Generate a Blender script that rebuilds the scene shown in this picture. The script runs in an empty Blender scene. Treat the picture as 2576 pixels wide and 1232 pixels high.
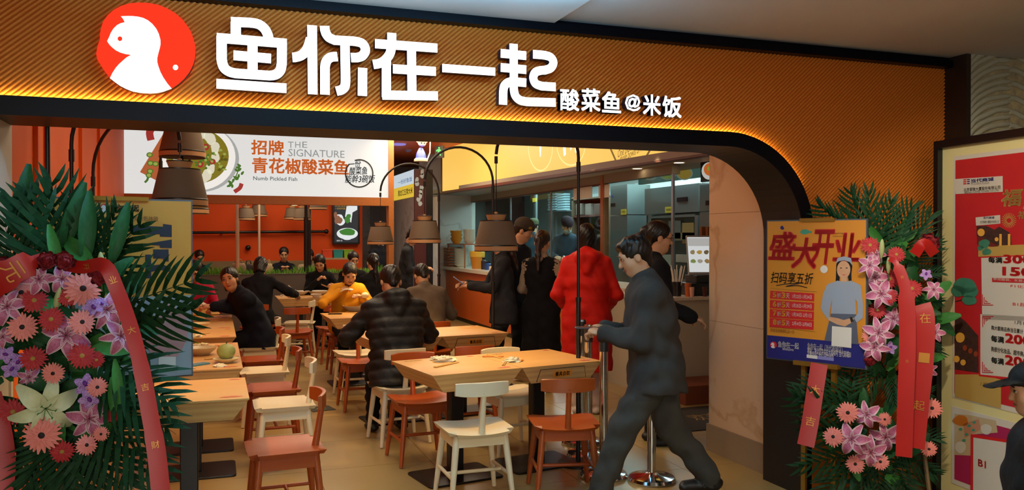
import bpy, math, random
import numpy as np
from mathutils import Vector, Matrix, Euler
random.seed(7)
SC = bpy.context.scene
COL = SC.collection
PI = math.pi
# ---------------------------------------------------------------- camera
F, CX, HZ, CAMZ = 2085.0, 1288.0, 598.0, 1.6
PSI = math.radians(19.7)
SV, CV = math.sin(PSI), math.cos(PSI)
cam_d = bpy.data.cameras.new('camera'); cam = bpy.data.objects.new('camera', cam_d)
COL.objects.link(cam); SC.camera = cam
cam_d.sensor_fit = 'HORIZONTAL'; cam_d.sensor_width = 36.0; cam_d.lens = 36.0 * F / 2576
cam_d.clip_start = 0.05; cam_d.clip_end = 100
cam.location = (0, 0, CAMZ)
cam.rotation_euler = (PI/2 - math.atan((616 - HZ)/F), 0, -PSI)
# ---------------------------------------------------------------- world and light
w = bpy.data.worlds.new('mall_air'); SC.world = w; w.use_nodes = True
w.node_tree.nodes['Background'].inputs[0].default_value = (0.62, 0.74, 0.9, 1)
w.node_tree.nodes['Background'].inputs[1].default_value = 0.05
SC.view_settings.view_transform = 'Standard'; SC.view_settings.look = 'None'
SC.view_settings.exposure = 0.0; SC.view_settings.gamma = 1.0
SC.view_settings.use_curve_mapping = False
def light(name, kind, loc, energy, color, size=None, rot=(0, 0, 0), spot=None, sizey=None):
    l = bpy.data.lights.new(name, kind); l.energy = energy; l.color = color
    if kind == 'AREA':
        l.size = size
        if sizey: l.shape = 'RECTANGLE'; l.size_y = sizey
    elif size is not None: l.shadow_soft_size = size
    if kind == 'SPOT': l.spot_size = math.radians(spot); l.spot_blend = 0.6
    o = bpy.data.objects.new(name, l); o.location = loc; o.rotation_euler = rot; COL.objects.link(o)
    return o
WARM = (1.0, 0.80, 0.54)
# restaurant ceiling panels (warm), the kitchen tubes, and the mall: a ceiling panel plus added fills that have no fixtures
light('dining_ceiling_light', 'AREA', (1.1, 6.3, 3.22), 52, WARM, 1.6)
light('dining_ceiling_light', 'AREA', (1.5, 9.6, 3.22), 58, WARM, 1.6)
light('booth_ceiling_light', 'AREA', (1.0, 14.6, 2.9), 32, WARM, 1.4)
light('passage_ceiling_light', 'AREA', (3.1, 12.8, 3.22), 85, (1, .80, .56), 1.2)
light('kitchen_ceiling_light', 'AREA', (6.2, 12.5, 2.75), 240, (0.66, .95, 1.0), 1.0, sizey=7.0)
def aim(p, q): return (Vector(q)-Vector(p)).to_track_quat('-Z', 'Y').to_euler()
light('ceiling_blue_fill', 'AREA', (0.75, 3.35, 2.62), 92, (0.22, .62, 1.0), 1.7, rot=(PI, 0, 0), sizey=.12)  # added bluish uplight, free-hanging without fixture, to tint the left ceiling
light('front_fill', 'AREA', (-1.0, -3.6, 1.9), 125, (1, .95, .88), 2.6, rot=aim((-1.2, -3.6, 1.9), (1.2, 4.2, 1.6)), sizey=2.0)  # fill added behind the camera to brighten fascia, posters and flowers
light('cabinet_fill_spot', 'SPOT', (2.1, 2.2, 2.72), 150, (1, .9, .72), .06, rot=aim((2.1, 2.2, 2.72), (4.2, 3.2, 1.35)), spot=62)  # spot added only to brighten the poster cabinet
light('mall_ceiling_light', 'AREA', (2.7, 0.6, 2.74), 55, (1, .88, .70), 1.0)
# ---------------------------------------------------------------- pixel helpers (2576 x 1232 frame -> place)
def ray(px): 
    u = (px - CX)/F
    return SV + u*CV, CV - u*SV
def D(px, py, d):
    a, b = ray(px); return Vector((a*d, b*d, CAMZ - (py - HZ)*d/F))
def H(px, py, z): return D(px, py, (CAMZ - z)*F/(py - HZ))
def VY(px, py, Y): return D(px, py, Y/ray(px)[1])
def VX(px, py, X): return D(px, py, X/ray(px)[0])
# ---------------------------------------------------------------- materials
def lin(h):
    if not isinstance(h, str): return tuple(h)
    h = h.lstrip('#'); c = [int(h[i:i+2], 16)/255 for i in (0, 2, 4)]
    return tuple(x/12.92 if x <= .04045 else ((x+.055)/1.055)**2.4 for x in c)
MATS = {}
def mat(name, col='#808080', rough=.5, metal=0., emit=None, es=0., noise=None, bump=None, wood=None, marble=None,
        trans=0., alpha=1., spec=None, sheen=0., coat=0., quilt=None):
    if name in MATS: return MATS[name]
    m = bpy.data.materials.new(name); m.use_nodes = True; MATS[name] = m
    nt = m.node_tree; b = nt.nodes['Principled BSDF']; N = nt.nodes.new; L = nt.links.new
    c = lin(col); b.inputs['Base Color'].default_value = (*c, 1)
    b.inputs['Roughness'].default_value = rough; b.inputs['Metallic'].default_value = metal
    if spec is not None: b.inputs['Specular IOR Level'].default_value = spec
    if trans: b.inputs['Transmission Weight'].default_value = trans; b.inputs['IOR'].default_value = 1.1
    if alpha < 1: b.inputs['Alpha'].default_value = alpha
    if sheen: b.inputs['Sheen Weight'].default_value = sheen
    if coat: b.inputs['Coat Weight'].default_value = coat; b.inputs['Coat Roughness'].default_value = .12
    if emit is not None:
        b.inputs['Emission Color'].default_value = (*lin(emit), 1); b.inputs['Emission Strength'].default_value = es
    def coord(scale):
        t = N('ShaderNodeTexCoord'); mp = N('ShaderNodeMapping'); L(t.outputs['Object'], mp.inputs[0])
        mp.inputs['Scale'].default_value = scale if isinstance(scale, (tuple, list)) else (scale,)*3
        return mp.outputs[0]
    if noise:                                   # (scale, second colour, contrast)
        n = N('ShaderNodeTexNoise'); L(coord(noise[0]), n.inputs['Vector']); n.inputs['Scale'].default_value = 1
        n.inputs['Detail'].default_value = 5
        r = N('ShaderNodeValToRGB'); L(n.outputs[0], r.inputs[0])
        k = noise[2]; r.color_ramp.elements[0].position = .5-k; r.color_ramp.elements[1].position = .5+k
        r.color_ramp.elements[0].color = (*c, 1); r.color_ramp.elements[1].color = (*lin(noise[1]), 1)
        L(r.outputs[0], b.inputs['Base Color'])
    if wood:                                    # (second colour, scale, axis stretch)
        n = N('ShaderNodeTexWave'); n.wave_type = 'RINGS'; n.rings_direction = 'Y'
        L(coord(wood[1]), n.inputs['Vector']); n.inputs['Scale'].default_value = 1.0
        n.inputs['Distortion'].default_value = 3.0; n.inputs['Detail'].default_value = 2.0; n.inputs['Detail Scale'].default_value = .6
        r = N('ShaderNodeValToRGB'); L(n.outputs[0], r.inputs[0])
        r.color_ramp.elements[0].color = (*c, 1); r.color_ramp.elements[1].color = (*lin(wood[0]), 1)
        L(r.outputs[0], b.inputs['Base Color'])
    if marble:                                  # (vein colour, scale)
        n = N('ShaderNodeTexNoise'); L(coord(marble[1]), n.inputs['Vector']); n.inputs['Scale'].default_value = 1
        n.inputs['Detail'].default_value = 6; n.inputs['Distortion'].default_value = 1.2
        r = N('ShaderNodeValToRGB'); L(n.outputs[0], r.inputs[0]); e = r.color_ramp.elements
        e[0].position = .47; e[0].color = (*c, 1); e[1].position = .53; e[1].color = (*c, 1)
        x = e.new(.50); x.color = (*lin(marble[0]), 1)
        L(r.outputs[0], b.inputs['Base Color'])
    if bump:                                    # (scale, strength, distance)
        n = N('ShaderNodeTexNoise'); L(coord(bump[0]), n.inputs['Vector']); n.inputs['Scale'].default_value = 1
        n.inputs['Detail'].default_value = 4
        bp = N('ShaderNodeBump'); L(n.outputs[0], bp.inputs['Height'])
        bp.inputs['Strength'].default_value = bump[1]; bp.inputs['Distance'].default_value = bump[2]
        L(bp.outputs[0], b.inputs['Normal'])
    return m
# ---------------------------------------------------------------- mesh builder
class MB:
    def __init__(s): s.v = []; s.f = []; s.m = []; s.T = None
    def add(s, vs, fs, m=0, M=None):
        o = len(s.v)
        for p in vs:
            p = Vector(p)
            if M is not None: p = M @ p
            if s.T is not None: p = s.T @ p
            s.v.append(tuple(p))
        for f in fs: s.f.append(tuple(i+o for i in f)); s.m.append(m)
        return s
    def box(s, x0, x1, y0, y1, z0, z1, m=0, M=None):
        return s.add([(x0,y0,z0),(x1,y0,z0),(x1,y1,z0),(x0,y1,z0),(x0,y0,z1),(x1,y0,z1),(x1,y1,z1),(x0,y1,z1)],
            [(0,3,2,1),(4,5,6,7),(0,1,5,4),(1,2,6,5),(2,3,7,6),(3,0,4,7)], m, M)
    def rbox(s, x0, x1, y0, y1, z0, z1, r, m=0, M=None, n=3):      # rounded vertical edges + small chamfer
        pts = []
        for cx, cy, a0 in ((x1-r,y1-r,0),(x0+r,y1-r,90),(x0+r,y0+r,180),(x1-r,y0+r,270)):
            for i in range(n+1):
                a = math.radians(a0+90*i/n); pts.append((cx+r*math.cos(a), cy+r*math.sin(a)))
        return s.cham(pts, z0, z1, min(r*.5, (z1-z0)*.25, .006), m, M)
    def cham(s, pts, z0, z1, c, m=0, M=None):                       # prism with chamfered top and bottom
        n = len(pts); cx = sum(p[0] for p in pts)/n; cy = sum(p[1] for p in pts)/n
        def ins(p):
            dx, dy = p[0]-cx, p[1]-cy; l = math.hypot(dx, dy) or 1
            return (p[0]-dx/l*c, p[1]-dy/l*c)
        q = [ins(p) for p in pts]
        vs = [(*p, z0) for p in q]+[(*p, z0+c) for p in pts]+[(*p, z1-c) for p in pts]+[(*p, z1) for p in q]
        fs = [tuple(range(n-1,-1,-1)), tuple(range(3*n, 4*n))]
        for k in range(3):
            for i in range(n): j = (i+1) % n; fs.append((k*n+i, k*n+j, (k+1)*n+j, (k+1)*n+i))
        return s.add(vs, fs, m, M)
    def prism(s, pts, z0, z1, m=0, M=None, mside=None, mback=None):
        n = len(pts); vs = [(*p, z0) for p in pts]+[(*p, z1) for p in pts]
        s.add(vs, [tuple(range(n, 2*n))], m, M)
        s.add(vs, [tuple(range(n-1,-1,-1))], m if mback is None else mback, M)
        s.add(vs, [(i,(i+1)%n,(i+1)%n+n,i+n) for i in range(n)], m if mside is None else mside, M)
        return s
    def flat(s, pts, z=0., m=0, M=None): return s.add([(*p, z) for p in pts], [tuple(range(len(pts)))], m, M)
    def tube(s, pts, r, n=8, m=0, M=None, caps=True, flat=None):
        pts = [Vector(p) for p in pts]; k = len(pts); rs = r if isinstance(r, (list, tuple)) else [r]*k
        vs = []; fs = []; prev = None
        for i, p in enumerate(pts):
            t = (pts[min(i+1,k-1)]-pts[max(i-1,0)]).normalized()
            if prev is None:
                a = Vector((0,0,1)) if abs(t.z) < .9 else Vector((1,0,0))
                u = t.cross(a).normalized()
            else: u = (prev - t*prev.dot(t)).normalized()
            prev = u; v = t.cross(u)
            for j in range(n):
                a = 2*PI*j/n; vs.append(p+(u*math.cos(a)+v*math.sin(a)*(flat or 1))*rs[i])
        for i in range(k-1):
            for j in range(n): q = (j+1) % n; fs.append((i*n+j, i*n+q, (i+1)*n+q, (i+1)*n+j))
        if caps: fs.append(tuple(range(n-1,-1,-1))); fs.append(tuple(range((k-1)*n, k*n)))
        return s.add(vs, fs, m, M)
    def lathe(s, prof, n=20, m=0, M=None, a0=0, a1=2*PI, wob=0):
        k = len(prof); full = abs(a1-a0-2*PI) < 1e-6; c = n if full else n+1; vs = []; fs = []
        for r, z in prof:
            for j in range(c):
                a = a0+(a1-a0)*j/n; vs.append((r*math.cos(a), r*math.sin(a), z))
        for i in range(k-1):
            for j in range(n):
                q = (j+1) % c; fs.append((i*c+j, i*c+q, (i+1)*c+q, (i+1)*c+j))
        return s.add(vs, fs, m, M)
    def ell(s, c, r, nu=12, nv=8, m=0, M=None):
        prof = [(max(math.sin(PI*i/nv), 1e-4), -math.cos(PI*i/nv)) for i in range(nv+1)]
        T = Matrix.Translation(Vector(c)) @ Matrix.Diagonal((r[0], r[1], r[2], 1))
        return s.lathe(prof, nu, m, T if M is None else M @ T)
    def stroke(s, pts, wd, z0, z1, m=0, M=None, mside=None, cap=0.):   # polyline of constant width, extruded
        pts = [Vector(p) for p in pts]; k = len(pts); Lp = []; Rp = []
        for i in range(k):
            a = (pts[i]-pts[i-1]).normalized() if i else None; b = (pts[i+1]-pts[i]).normalized() if i < k-1 else None
            if a is None: t = b; sc = 1
            elif b is None: t = a; sc = 1
            else:
                t = (a+b).normalized(); sc = min(1/max(t.dot(a), .35), 2)
            nn = Vector((-t.y, t.x))*wd/2*sc
            Lp.append(pts[i]+nn); Rp.append(pts[i]-nn)
        for i in range(k-1):
            q = [tuple(Rp[i]), tuple(Rp[i+1]), tuple(Lp[i+1]), tuple(Lp[i])]
            vs = [(*p, z0) for p in q]+[(*p, z1) for p in q]
            s.add(vs, [(4,5,6,7)], m, M); s.add(vs, [(3,2,1,0)], m if mside is None else mside, M)
            sd = [(0,1,5,4),(2,3,7,6)]
            if i == 0: sd.append((3,0,4,7))
            if i == k-2: sd.append((1,2,6,5))
            s.add(vs, sd, m if mside is None else mside, M)
        return s
    def build(s, name, mats, parent=None, smooth=False, loc=None, rz=0., bevel=0.):
        me = bpy.data.meshes.new(name); me.from_pydata(s.v, [], s.f)
        for x in (mats if isinstance(mats, (list, tuple)) else [mats]): me.materials.append(x)
        if any(s.m): me.polygons.foreach_set('material_index', s.m)
        if smooth:
            me.polygons.foreach_set('use_smooth', [True]*len(s.f))
            try: me.set_sharp_from_angle(angle=math.radians(smooth if smooth is not True else 40))
            except Exception: pass
        me.update()
        return obj(name, me, parent, loc, rz, bevel)
def obj(name, me, parent=None, loc=None, rz=0., bevel=0.):
    o = bpy.data.objects.new(name, me); COL.objects.link(o)
    if parent is not None: o.parent = parent
    if loc is not None: o.location = loc
    if rz: o.rotation_euler = (0, 0, rz)
    if bevel:
        b = o.modifiers.new('edge', 'BEVEL'); b.width = bevel; b.segments = 2; b.limit_method = 'ANGLE'
    return o
def empty(name, loc=(0,0,0), rz=0., label=None, cat=None, group=None):
    o = bpy.data.objects.new(name, None); COL.objects.link(o); o.location = loc; o.rotation_euler = (0, 0, rz)
    o.empty_display_size = .1
    return tag(o, label, cat, group)
def tag(o, label=None, cat=None, group=None, kind=None):
    if label: o['label'] = label
    if cat: o['category'] = cat
    if group: o['group'] = group
    if kind: o['kind'] = kind
    return o
def struct(o): o['kind'] = 'structure'; return o
def copy_tree(o, parent=None):
    c = o.copy(); COL.objects.link(c); c.parent = parent
    for ch in list(o.children): copy_tree(ch, c)
    return c
def arc(cx, cy, r, a0, a1, n=8): return [(cx+r*math.cos(math.radians(a0+(a1-a0)*i/n)), cy+r*math.sin(math.radians(a0+(a1-a0)*i/n))) for i in range(n+1)]
def smooth_path(pts, n=6):                                       # Catmull-Rom through the points
    P = [Vector(p) for p in pts]; P = [P[0]*2-P[1]]+P+[P[-1]*2-P[-2]]; out = []
    for i in range(1, len(P)-2):
        for j in range(n):
            t = j/n; a, b, c, d = P[i-1:i+3]
            out.append(.5*((2*b)+(c-a)*t+(2*a-5*b+4*c-d)*t*t+(3*b-3*c+d-a)*t**3))
    out.append(P[-2]); return out
# ---------------------------------------------------------------- flat panels and print
FRONT = Euler((PI/2, 0, 0)).to_matrix().to_4x4()                  # local x,y,z(out) -> X, Z, -Y
_txt = {}
def glyphs(body, bold=0.):
    key = (body, bold)
    if key not in _txt:
        c = bpy.data.curves.new('print', 'FONT'); c.body = body; c.resolution_u = 2
        o = bpy.data.objects.new('print', c); COL.objects.link(o)
        dg = bpy.context.evaluated_depsgraph_get()
        me = bpy.data.meshes.new_from_object(o.evaluated_get(dg))
        v = np.array([tuple(x.co) for x in me.vertices]); f = [tuple(p.vertices) for p in me.polygons]
        bpy.data.objects.remove(o); bpy.data.curves.remove(c); bpy.data.meshes.remove(me)
        if bold:                                                  # heavier weight: the glyph struck a few times, slightly shifted
            n = len(v); d = bold*.75; sh = [(-d, -d), (d, -d), (-d, d), (d, d)]+([(0, 0)] if bold > .025 else [])
            v = np.concatenate([v+np.array([a_, b_, 0]) for a_, b_ in sh]); f = [tuple(i+k*n for i in q) for k in range(len(sh)) for q in f]
        _txt[key] = (v, f)
    return _txt[key]
def text(parent, body, x0, y0, x1, y1, m, z=.002, bold=0., name='lettering', depth=0., shear=0., rot=0., M=None, side=None):
    v, f = glyphs(body, bold); lo = v.min(0); hi = v.max(0); u = (v-lo)/np.maximum(hi-lo, 1e-6)
    b = MB(); w_, h_ = x1-x0, y1-y0; cx, cy = (x0+x1)/2, (y0+y1)/2; pts = []
    for p in u:
        x = (p[0]-.5)*w_+shear*(p[1]-.5)*h_; y = (p[1]-.5)*h_
        pts.append((cx+x*math.cos(rot)-y*math.sin(rot), cy+x*math.sin(rot)+y*math.cos(rot)))
    if depth:
        b.add([(*p, z) for p in pts], f, 0, M)
        ed = {}
        for q in f:
            for i in range(len(q)):
                a, c = q[i], q[(i+1) % len(q)]; ed.setdefault((min(a,c),max(a,c)), []).append((a,c))
        vs = [(*p, z) for p in pts]+[(*p, z-depth) for p in pts]; n = len(pts)
        b.add(vs, [(e[0][1], e[0][0], e[0][0]+n, e[0][1]+n) for e in ed.values() if len(e) == 1], 1, M)
        return b.build(name, [m, side], parent)
    b.add([(*p, z) for p in pts], f, 0, M)
    return b.build(name, m, parent)
def blob(cx, cy, rx, ry, n=16, wob=0., seed=0, rot=0.):
    r = random.Random(seed); out = []; ph = [r.uniform(0, 6.28) for _ in range(3)]
    for i in range(n):
        a = 2*PI*i/n; k = 1+wob*(math.sin(2*a+ph[0])*.5+math.sin(3*a+ph[1])*.35+math.sin(5*a+ph[2])*.3)
        x, y = rx*k*math.cos(a), ry*k*math.sin(a)
        out.append((cx+x*math.cos(rot)-y*math.sin(rot), cy+x*math.sin(rot)+y*math.cos(rot)))
    return out
def place(o, M): o.matrix_basis = M; return o
# ================================================================ the shell
M_tile = mat('floor_tile', '#a38a58', .32, noise=(2.2, '#99804f', .3), bump=(30, .04, .01))
M_grout = mat('grout', '#6d5a43', .8)
M_orange = mat('orange_wall', '#e26418', .62, noise=(1.2, '#d15a17', .3), spec=.2)
M_orange_deep = mat('orange_deep', '#cf5310', .5)
M_white_wall = mat('white_wall', '#c9c3b6', .6)
M_ceiling = mat('mall_plaster', '#d2cec8', .85, noise=(1.5, '#cac6bf', .3))
M_black = mat('black_metal', '#08090c', .35)
M_navy = mat('navy_black_trim', '#04060d', .4, spec=.12)
M_reveal = mat('reveal_brown', '#0e0a0a', .5)
M_marble = mat('cream_marble', '#cba987', .16, marble=('#b9946e', .8))
M_greymarble = mat('grey_marble', '#b5afa6', .25, marble=('#a09a91', .7))
M_rib = mat('fascia_orange', '#cc7224', .5, spec=.3)
M_woodframe = mat('frame_wood', '#b06a2c', .5, noise=((30, 30, 2), '#a25f26', .3))
M_steel = mat('steel', '#8d9196', .3, .9)
M_chrome = mat('chrome', '#c9ccd0', .12, 1.)
M_darkwood = mat('dark_red_wood', '#5b2a1c', .5)

b = MB().box(-4.5, 9.0, -4.5, 22.5, -.06, -.005); floor = struct(b.build('floor', M_grout))
t = MB(); t.box(-.398, .398, -.398, .398, -.008, 0); tm = t.build('floor_tile', M_tile, floor)
k = 0
for i in range(-2, 7):
    for j in range(0, 21):
        o = tm if k == 0 else tm.copy()
        if k: COL.objects.link(o)
        o.location = (i*.8+.25, j*.8+.6, 0); k += 1
        if (i*7+j*3) % 4 == 0: o.rotation_euler = (0, 0, PI/2)

# mall ceiling: two plaster levels with a step at X = 1.75
struct(MB().box(-4.5, 1.75, -4.5, 4.26, 2.775, 2.95).build('ceiling', M_ceiling))
struct(MB().box(1.75, 9.0, -4.5, 4.26, 2.803, 2.95).build('ceiling', M_ceiling))
struct(MB().box(-4.6, -4.5, -4.5, 4.28, -.06, 2.95).build('wall_left', M_white_wall))
struct(MB().box(-4.6, 9.0, -4.6, -4.5, -.06, 2.95).build('wall_back', M_white_wall))
struct(MB().box(9.0, 9.1, -4.5, 22.5, -.06, 3.4).build('wall_right', M_white_wall))
struct(MB().box(-4.5, -.93, 4.3, 4.62, 0, 2.95).build('wall_front', M_white_wall))
# restaurant shell
def quadwall(name, x0, y0, x1, y1, z0, z1, th, m):
    d = Vector((x1-x0, y1-y0, 0)).normalized(); n = Vector((-d.y, d.x, 0))*th
    pts = [(x0, y0), (x1, y1), (x1+n.x, y1+n.y), (x0+n.x, y0+n.y)]
    return struct(MB().prism(pts, z0, z1).build(name, m))
WL = lambda Y: -.93-(Y-4.6)*.036
quadwall('wall_left', WL(4.62), 4.62, WL(16.3), 16.3, 0, 3.3, .1, M_orange)
struct(MB().box(-2, 2.7, 16.2, 16.35, 0, 3.3).build('wall_back', mat('orange_back_wall', '#d04e18', .65, spec=.2)))
struct(MB().box(-1.6, 9.0, 4.62, 22.5, 3.3, 3.42).build('ceiling', M_orange_deep))
struct(MB().box(2.7, 5.2, 19.6, 19.75, 0, 3.3).build('wall_back', M_greymarble))
# marble pier at the till, with joints between slabs and a taupe plinth
pier = struct(MB().box(3.512, 4.4, 4.62, 5.36, 0, 3.3).build('wall_right', M_grout))
zz = [.2, .98, 1.78, 2.55, 3.3]
for a, c in zip(zz[:-1], zz[1:]):
    MB().box(3.50, 3.53, 4.62, 5.37, a+.001, c-.001).build('marble_slab', M_marble, pier)
    MB().box(3.505, 4.4, 5.35, 5.38, a+.001, c-.001).build('marble_slab', M_marble, pier)
struct(MB().box(3.488, 4.4, 4.6, 5.39, 0, .2).build('baseboard_right', mat('taupe_plinth', '#8a7660', .3)))

# ------------------------------------------------ storefront fascia
FX0, FX1, FZ1 = -1.2, 4.79, 2.73
AX, AZ, AR = 2.88, 1.61, .61
wf = MB(); wf.box(FX0, FX1, 4.28, 4.6, AZ+AR, FZ1); wf.box(AX+AR, FX1, 4.28, 4.6, 0, AZ+AR)
pa = arc(AX, AZ, AR, 0, 90, 14)
for p, q in zip(pa[:-1], pa[1:]):
    c = (AX+AR, AZ+AR); M = Matrix.Translation((0, 4.6, 0)) @ FRONT
    wf.prism([p, c, q][::-1], 0, .32, M=M)
fascia = struct(wf.build('wall_front', M_rib))
def in_fascia(x, z):
    if not (FX0+.2 < x < FX1 and .35 < z < FZ1): return False
    if x < AX: return z > AZ+AR
    if z > AZ: return math.hypot(x-AX, z-AZ) > AR
    return x > AX+AR
SL = math.radians(41); pitch = .0283; dx, dz = math.cos(SL), math.sin(SL); pw = pitch*math.sin(SL)*.5
prof = [(-pw*.96, 0), (-pw*.78, .008), (-pw*.3, .0145), (pw*.3, .0145), (pw*.78, .008), (pw*.96, 0)]
for i in range(292):
    c = -4.05 + i*pitch                               # foot of this rib on z = 0
    runs = []; cur = None; s = 0.
    while s < 4.3:
        x, z = c + s*dx, s*dz; ok = in_fascia(x, z)
        if ok and cur is None: cur = s
        if not ok and cur is not None: runs.append((cur, s)); cur = None
        s += .006
    if not runs: continue
    rb = MB()
    for a, e in runs:
        if e-a < .02: continue
        vs = []
        for s in (a, e):
            for u, h in prof: vs.append((c+s*dx-u*dz, 4.281-h, s*dz+u*dx))
        n = len(prof); fs = [(j, j+n, j+n+1, j+1) for j in range(n-1)]+[tuple(range(n)), tuple(range(2*n-1, n-1, -1))]
        rb.add(vs, fs)
    if rb.v: rb.build('fascia_slat', M_rib, fascia, smooth=60)
# black portal frame round the opening
path = [(-.95, AZ+AR), (AX, AZ+AR)] + arc(AX, AZ, AR, 90, 0, 16)[1:] + [(AX+AR, 0)]
inn = [(-.95, AZ+AR-.075), (AX, AZ+AR-.075)] + arc(AX, AZ, AR-.075, 90, 0, 16)[1:] + [(AX+AR-.075, 0)]
fr = MB(); Y0, Y1 = 4.215, 4.6
for i in range(len(path)-1):
    o0, o1, i0, i1 = path[i], path[i+1], inn[i], inn[i+1]
    P = lambda p, y: (p[0], y, p[1])
    fr.add([P(o0,Y0), P(o1,Y0), P(i1,Y0), P(i0,Y0)], [(0,3,2,1)], 0)
    fr.add([P(i0,Y0), P(i1,Y0), P(i1,Y1), P(i0,Y1)], [(0,3,2,1)], 1)
    fr.add([P(o0,Y0), P(o1,Y0), P(o1,4.279), P(o0,4.279)], [(0,1,2,3)], 0)
    fr.add([P(o0,Y1), P(o1,Y1), P(i1,Y1), P(i0,Y1)], [(0,1,2,3)], 1)
for i in range(len(path)-2):
    o0, o1 = path[i], path[i+1]; n0 = Vector((o0[0]-AX, o0[1]-AZ)).normalized() if i > 0 else Vector((0, 1)); n1 = Vector((o1[0]-AX, o1[1]-AZ)).normalized() if i > 0 else Vector((0, 1)); q0, q1 = (o0[0]+n0.x*.012, o0[1]+n0.y*.012), (o1[0]+n1.x*.012, o1[1]+n1.y*.012)
    vs = [P(o0,Y0), P(o1,Y0), P(q1,Y0), P(q0,Y0), P(o0,Y0+.006), P(o1,Y0+.006), P(q1,Y0+.006), P(q0,Y0+.006)]; fr.add(vs, [(0,1,2,3),(7,6,5,4),(3,2,6,7)], 0)
struct(fr.build('trim_1', [M_navy, M_reveal], smooth=30))
struct(MB().box(FX0, 4.614, 4.2, 4.62, 2.73, 2.776).box(FX0, 4.614, 4.235, 4.62, 2.776, 2.80).build('trim_2', M_navy))
# amber LED strip lying on top of the portal frame
led = MB(); M_led = mat('amber_led', '#ffb040', .5, emit=(1, .95, .3), es=75)
lp = [(-.95, AZ+AR+.004), (AX, AZ+AR+.004)] + arc(AX, AZ, AR+.004, 90, 30, 10)[1:]
for p, q in zip(lp[:-1], lp[1:]):
    n0, n1 = [Vector((max(c[0]-AX, 0), c[1]-AZ)).normalized()*.009 for c in (p, q)]
    vs = [(p[0],4.240,p[1]), (q[0],4.240,q[1]), (q[0],4.247,q[1]), (p[0],4.247,p[1]), (p[0]+n0.x,4.240,p[1]+n0.y), (q[0]+n1.x,4.240,q[1]+n1.y), (q[0]+n1.x,4.247,q[1]+n1.y), (p[0]+n0.x,4.247,p[1]+n0.y)]
    led.add(vs, [(2,6,7,3)], 0); led.add(vs, [(0,1,2,3),(4,7,6,5),(0,4,5,1)], 1)
tag(led.build('led_strip', [M_led, M_black]), 'amber LED strip glowing along the black frame under the fascia', 'light strip')

# ------------------------------------------------ carved plaster column on the right
M_plaster = mat('column_plaster', '#c0ab7e', .8, noise=(14, '#8e8163', .25), bump=(25, .5, .02))
M_ridge = mat('column_ridge', '#a8a590', .7, noise=(20, '#b0a88c', .25), bump=(40, .4, .01))
colm = struct(MB().box(4.655, 6.6, 4.12, 4.9, 0, 2.8).build('wall_column', M_plaster))
struct(MB().box(4.615, 4.655, 4.1, 4.62, 0, 2.8).build('trim_3', mat('bronze_edge', '#2a1c12', .4)))
for i in range(24):
    y = 345-i*17.5
    for k, pts in enumerate(([(2433, 52), (2452, 30), (2478, 13), (2508, 3), (2536, 0)], [(2538, 16), (2552, 19), (2567, 26), (2590, 38)])):
        if k == 1 and i % 2: continue
        P = [VY(px, y+dy-(10 if k else 0), 4.118) for px, dy in pts]
        jit = random.Random(i*2+k); P = [p+Vector((0, 0, jit.uniform(-.006, .006))) for p in P]
        MB().tube(smooth_path(P, 3), [.010]+[.015]*11+[.011] if k == 0 else [.016]*10, 6, flat=1.3).build('plaster_ridge', M_ridge, colm, smooth=70)
# ================================================================ illuminated shop sign
M_signwhite = mat('sign_white_face', '#404040', .8, spec=.05, emit='#f2f7ff', es=2.2)
M_signred = mat('sign_red_face', '#300804', .8, spec=.05, emit='#ff3a1e', es=1.0)
M_signside = mat('sign_return', '#1b2036', .4)
YS = 4.2
sign = empty('shop_sign', (1.2, 4.255, 2.2), 0, 'white illuminated restaurant lettering with round red logo on the ribbed orange fascia', 'sign')
Ms = sign.matrix_basis.copy(); Ms = Matrix.Translation((1.2, 4.255, 2.2)); Mi = Ms.inverted()
SM = Mi @ Matrix.Translation((0, YS, 0)) @ FRONT                  # panel coords (X, Z, out) -> sign local
def s1(x, y): p = VY(x/2.862, y/2.862, YS); return (p.x, p.z)
def s2(x, y): p = VY(800+x/2.567, y/2.567, YS); return (p.x, p.z)
def zpoly(pts, f): return [f(*p) for p in pts]
red = [(1010,22),(940,28),(880,45),(825,75),(780,115),(750,155),(735,200),(726,245),(725,290),(709,330),(698,390),(706,430),(730,470),(762,520),(797,565),(835,595),(870,620),(915,643),(960,660),(1020,671),(1085,675),(1140,671),(1180,662),(1240,640),(1290,607),(1330,570),(1368,523),(1395,470),(1408,425),(1413,380),(1411,335),(1400,290),(1383,238),(1355,190),(1318,142),(1270,100),(1212,65),(1150,40),(1080,26)]
wht = [(878,122),(893,140),(905,165),(875,172),(850,185),(824,210),(805,240),(793,270),(778,300),(795,325),(815,345),(840,365),(870,380),(910,392),(950,397),(915,418),(890,440),(862,465),(840,490),(815,528),(797,565),(835,595),(870,620),(915,643),(960,660),(1020,671),(1085,675),(1140,671),(1180,662),(1240,640),(1208,602),(1180,560),(1160,522),(1145,480),(1137,450),(1137,420),(1145,385),(1155,350),(1161,320),(1160,290),(1149,248),(1130,210),(1102,176),(1070,150),(1037,134),(1000,125),(965,121),(930,120)]
lg = MB().prism(zpoly(red, s1)[::-1], -.05, 0, 0, SM, mside=1).build('logo_disc', [M_signred, M_signside], sign)
fg = MB(); fg.prism(zpoly(wht, s1)[::-1], .0005, .003, 0, SM)
fg.prism([s1(1268+19*math.cos(a), 488+19*math.sin(a)) for a in np.linspace(0, 6.0, 14)][::-1], .0005, .003, 0, SM)
fgo = fg.build('logo_figure', M_signwhite, lg)
MB().prism([s1(870+17*math.cos(a), 283+17*math.sin(a)) for a in np.linspace(0, 6.0, 14)][::-1], .003, .005, 0, SM).build('logo_eye', M_signred, lg)
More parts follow.
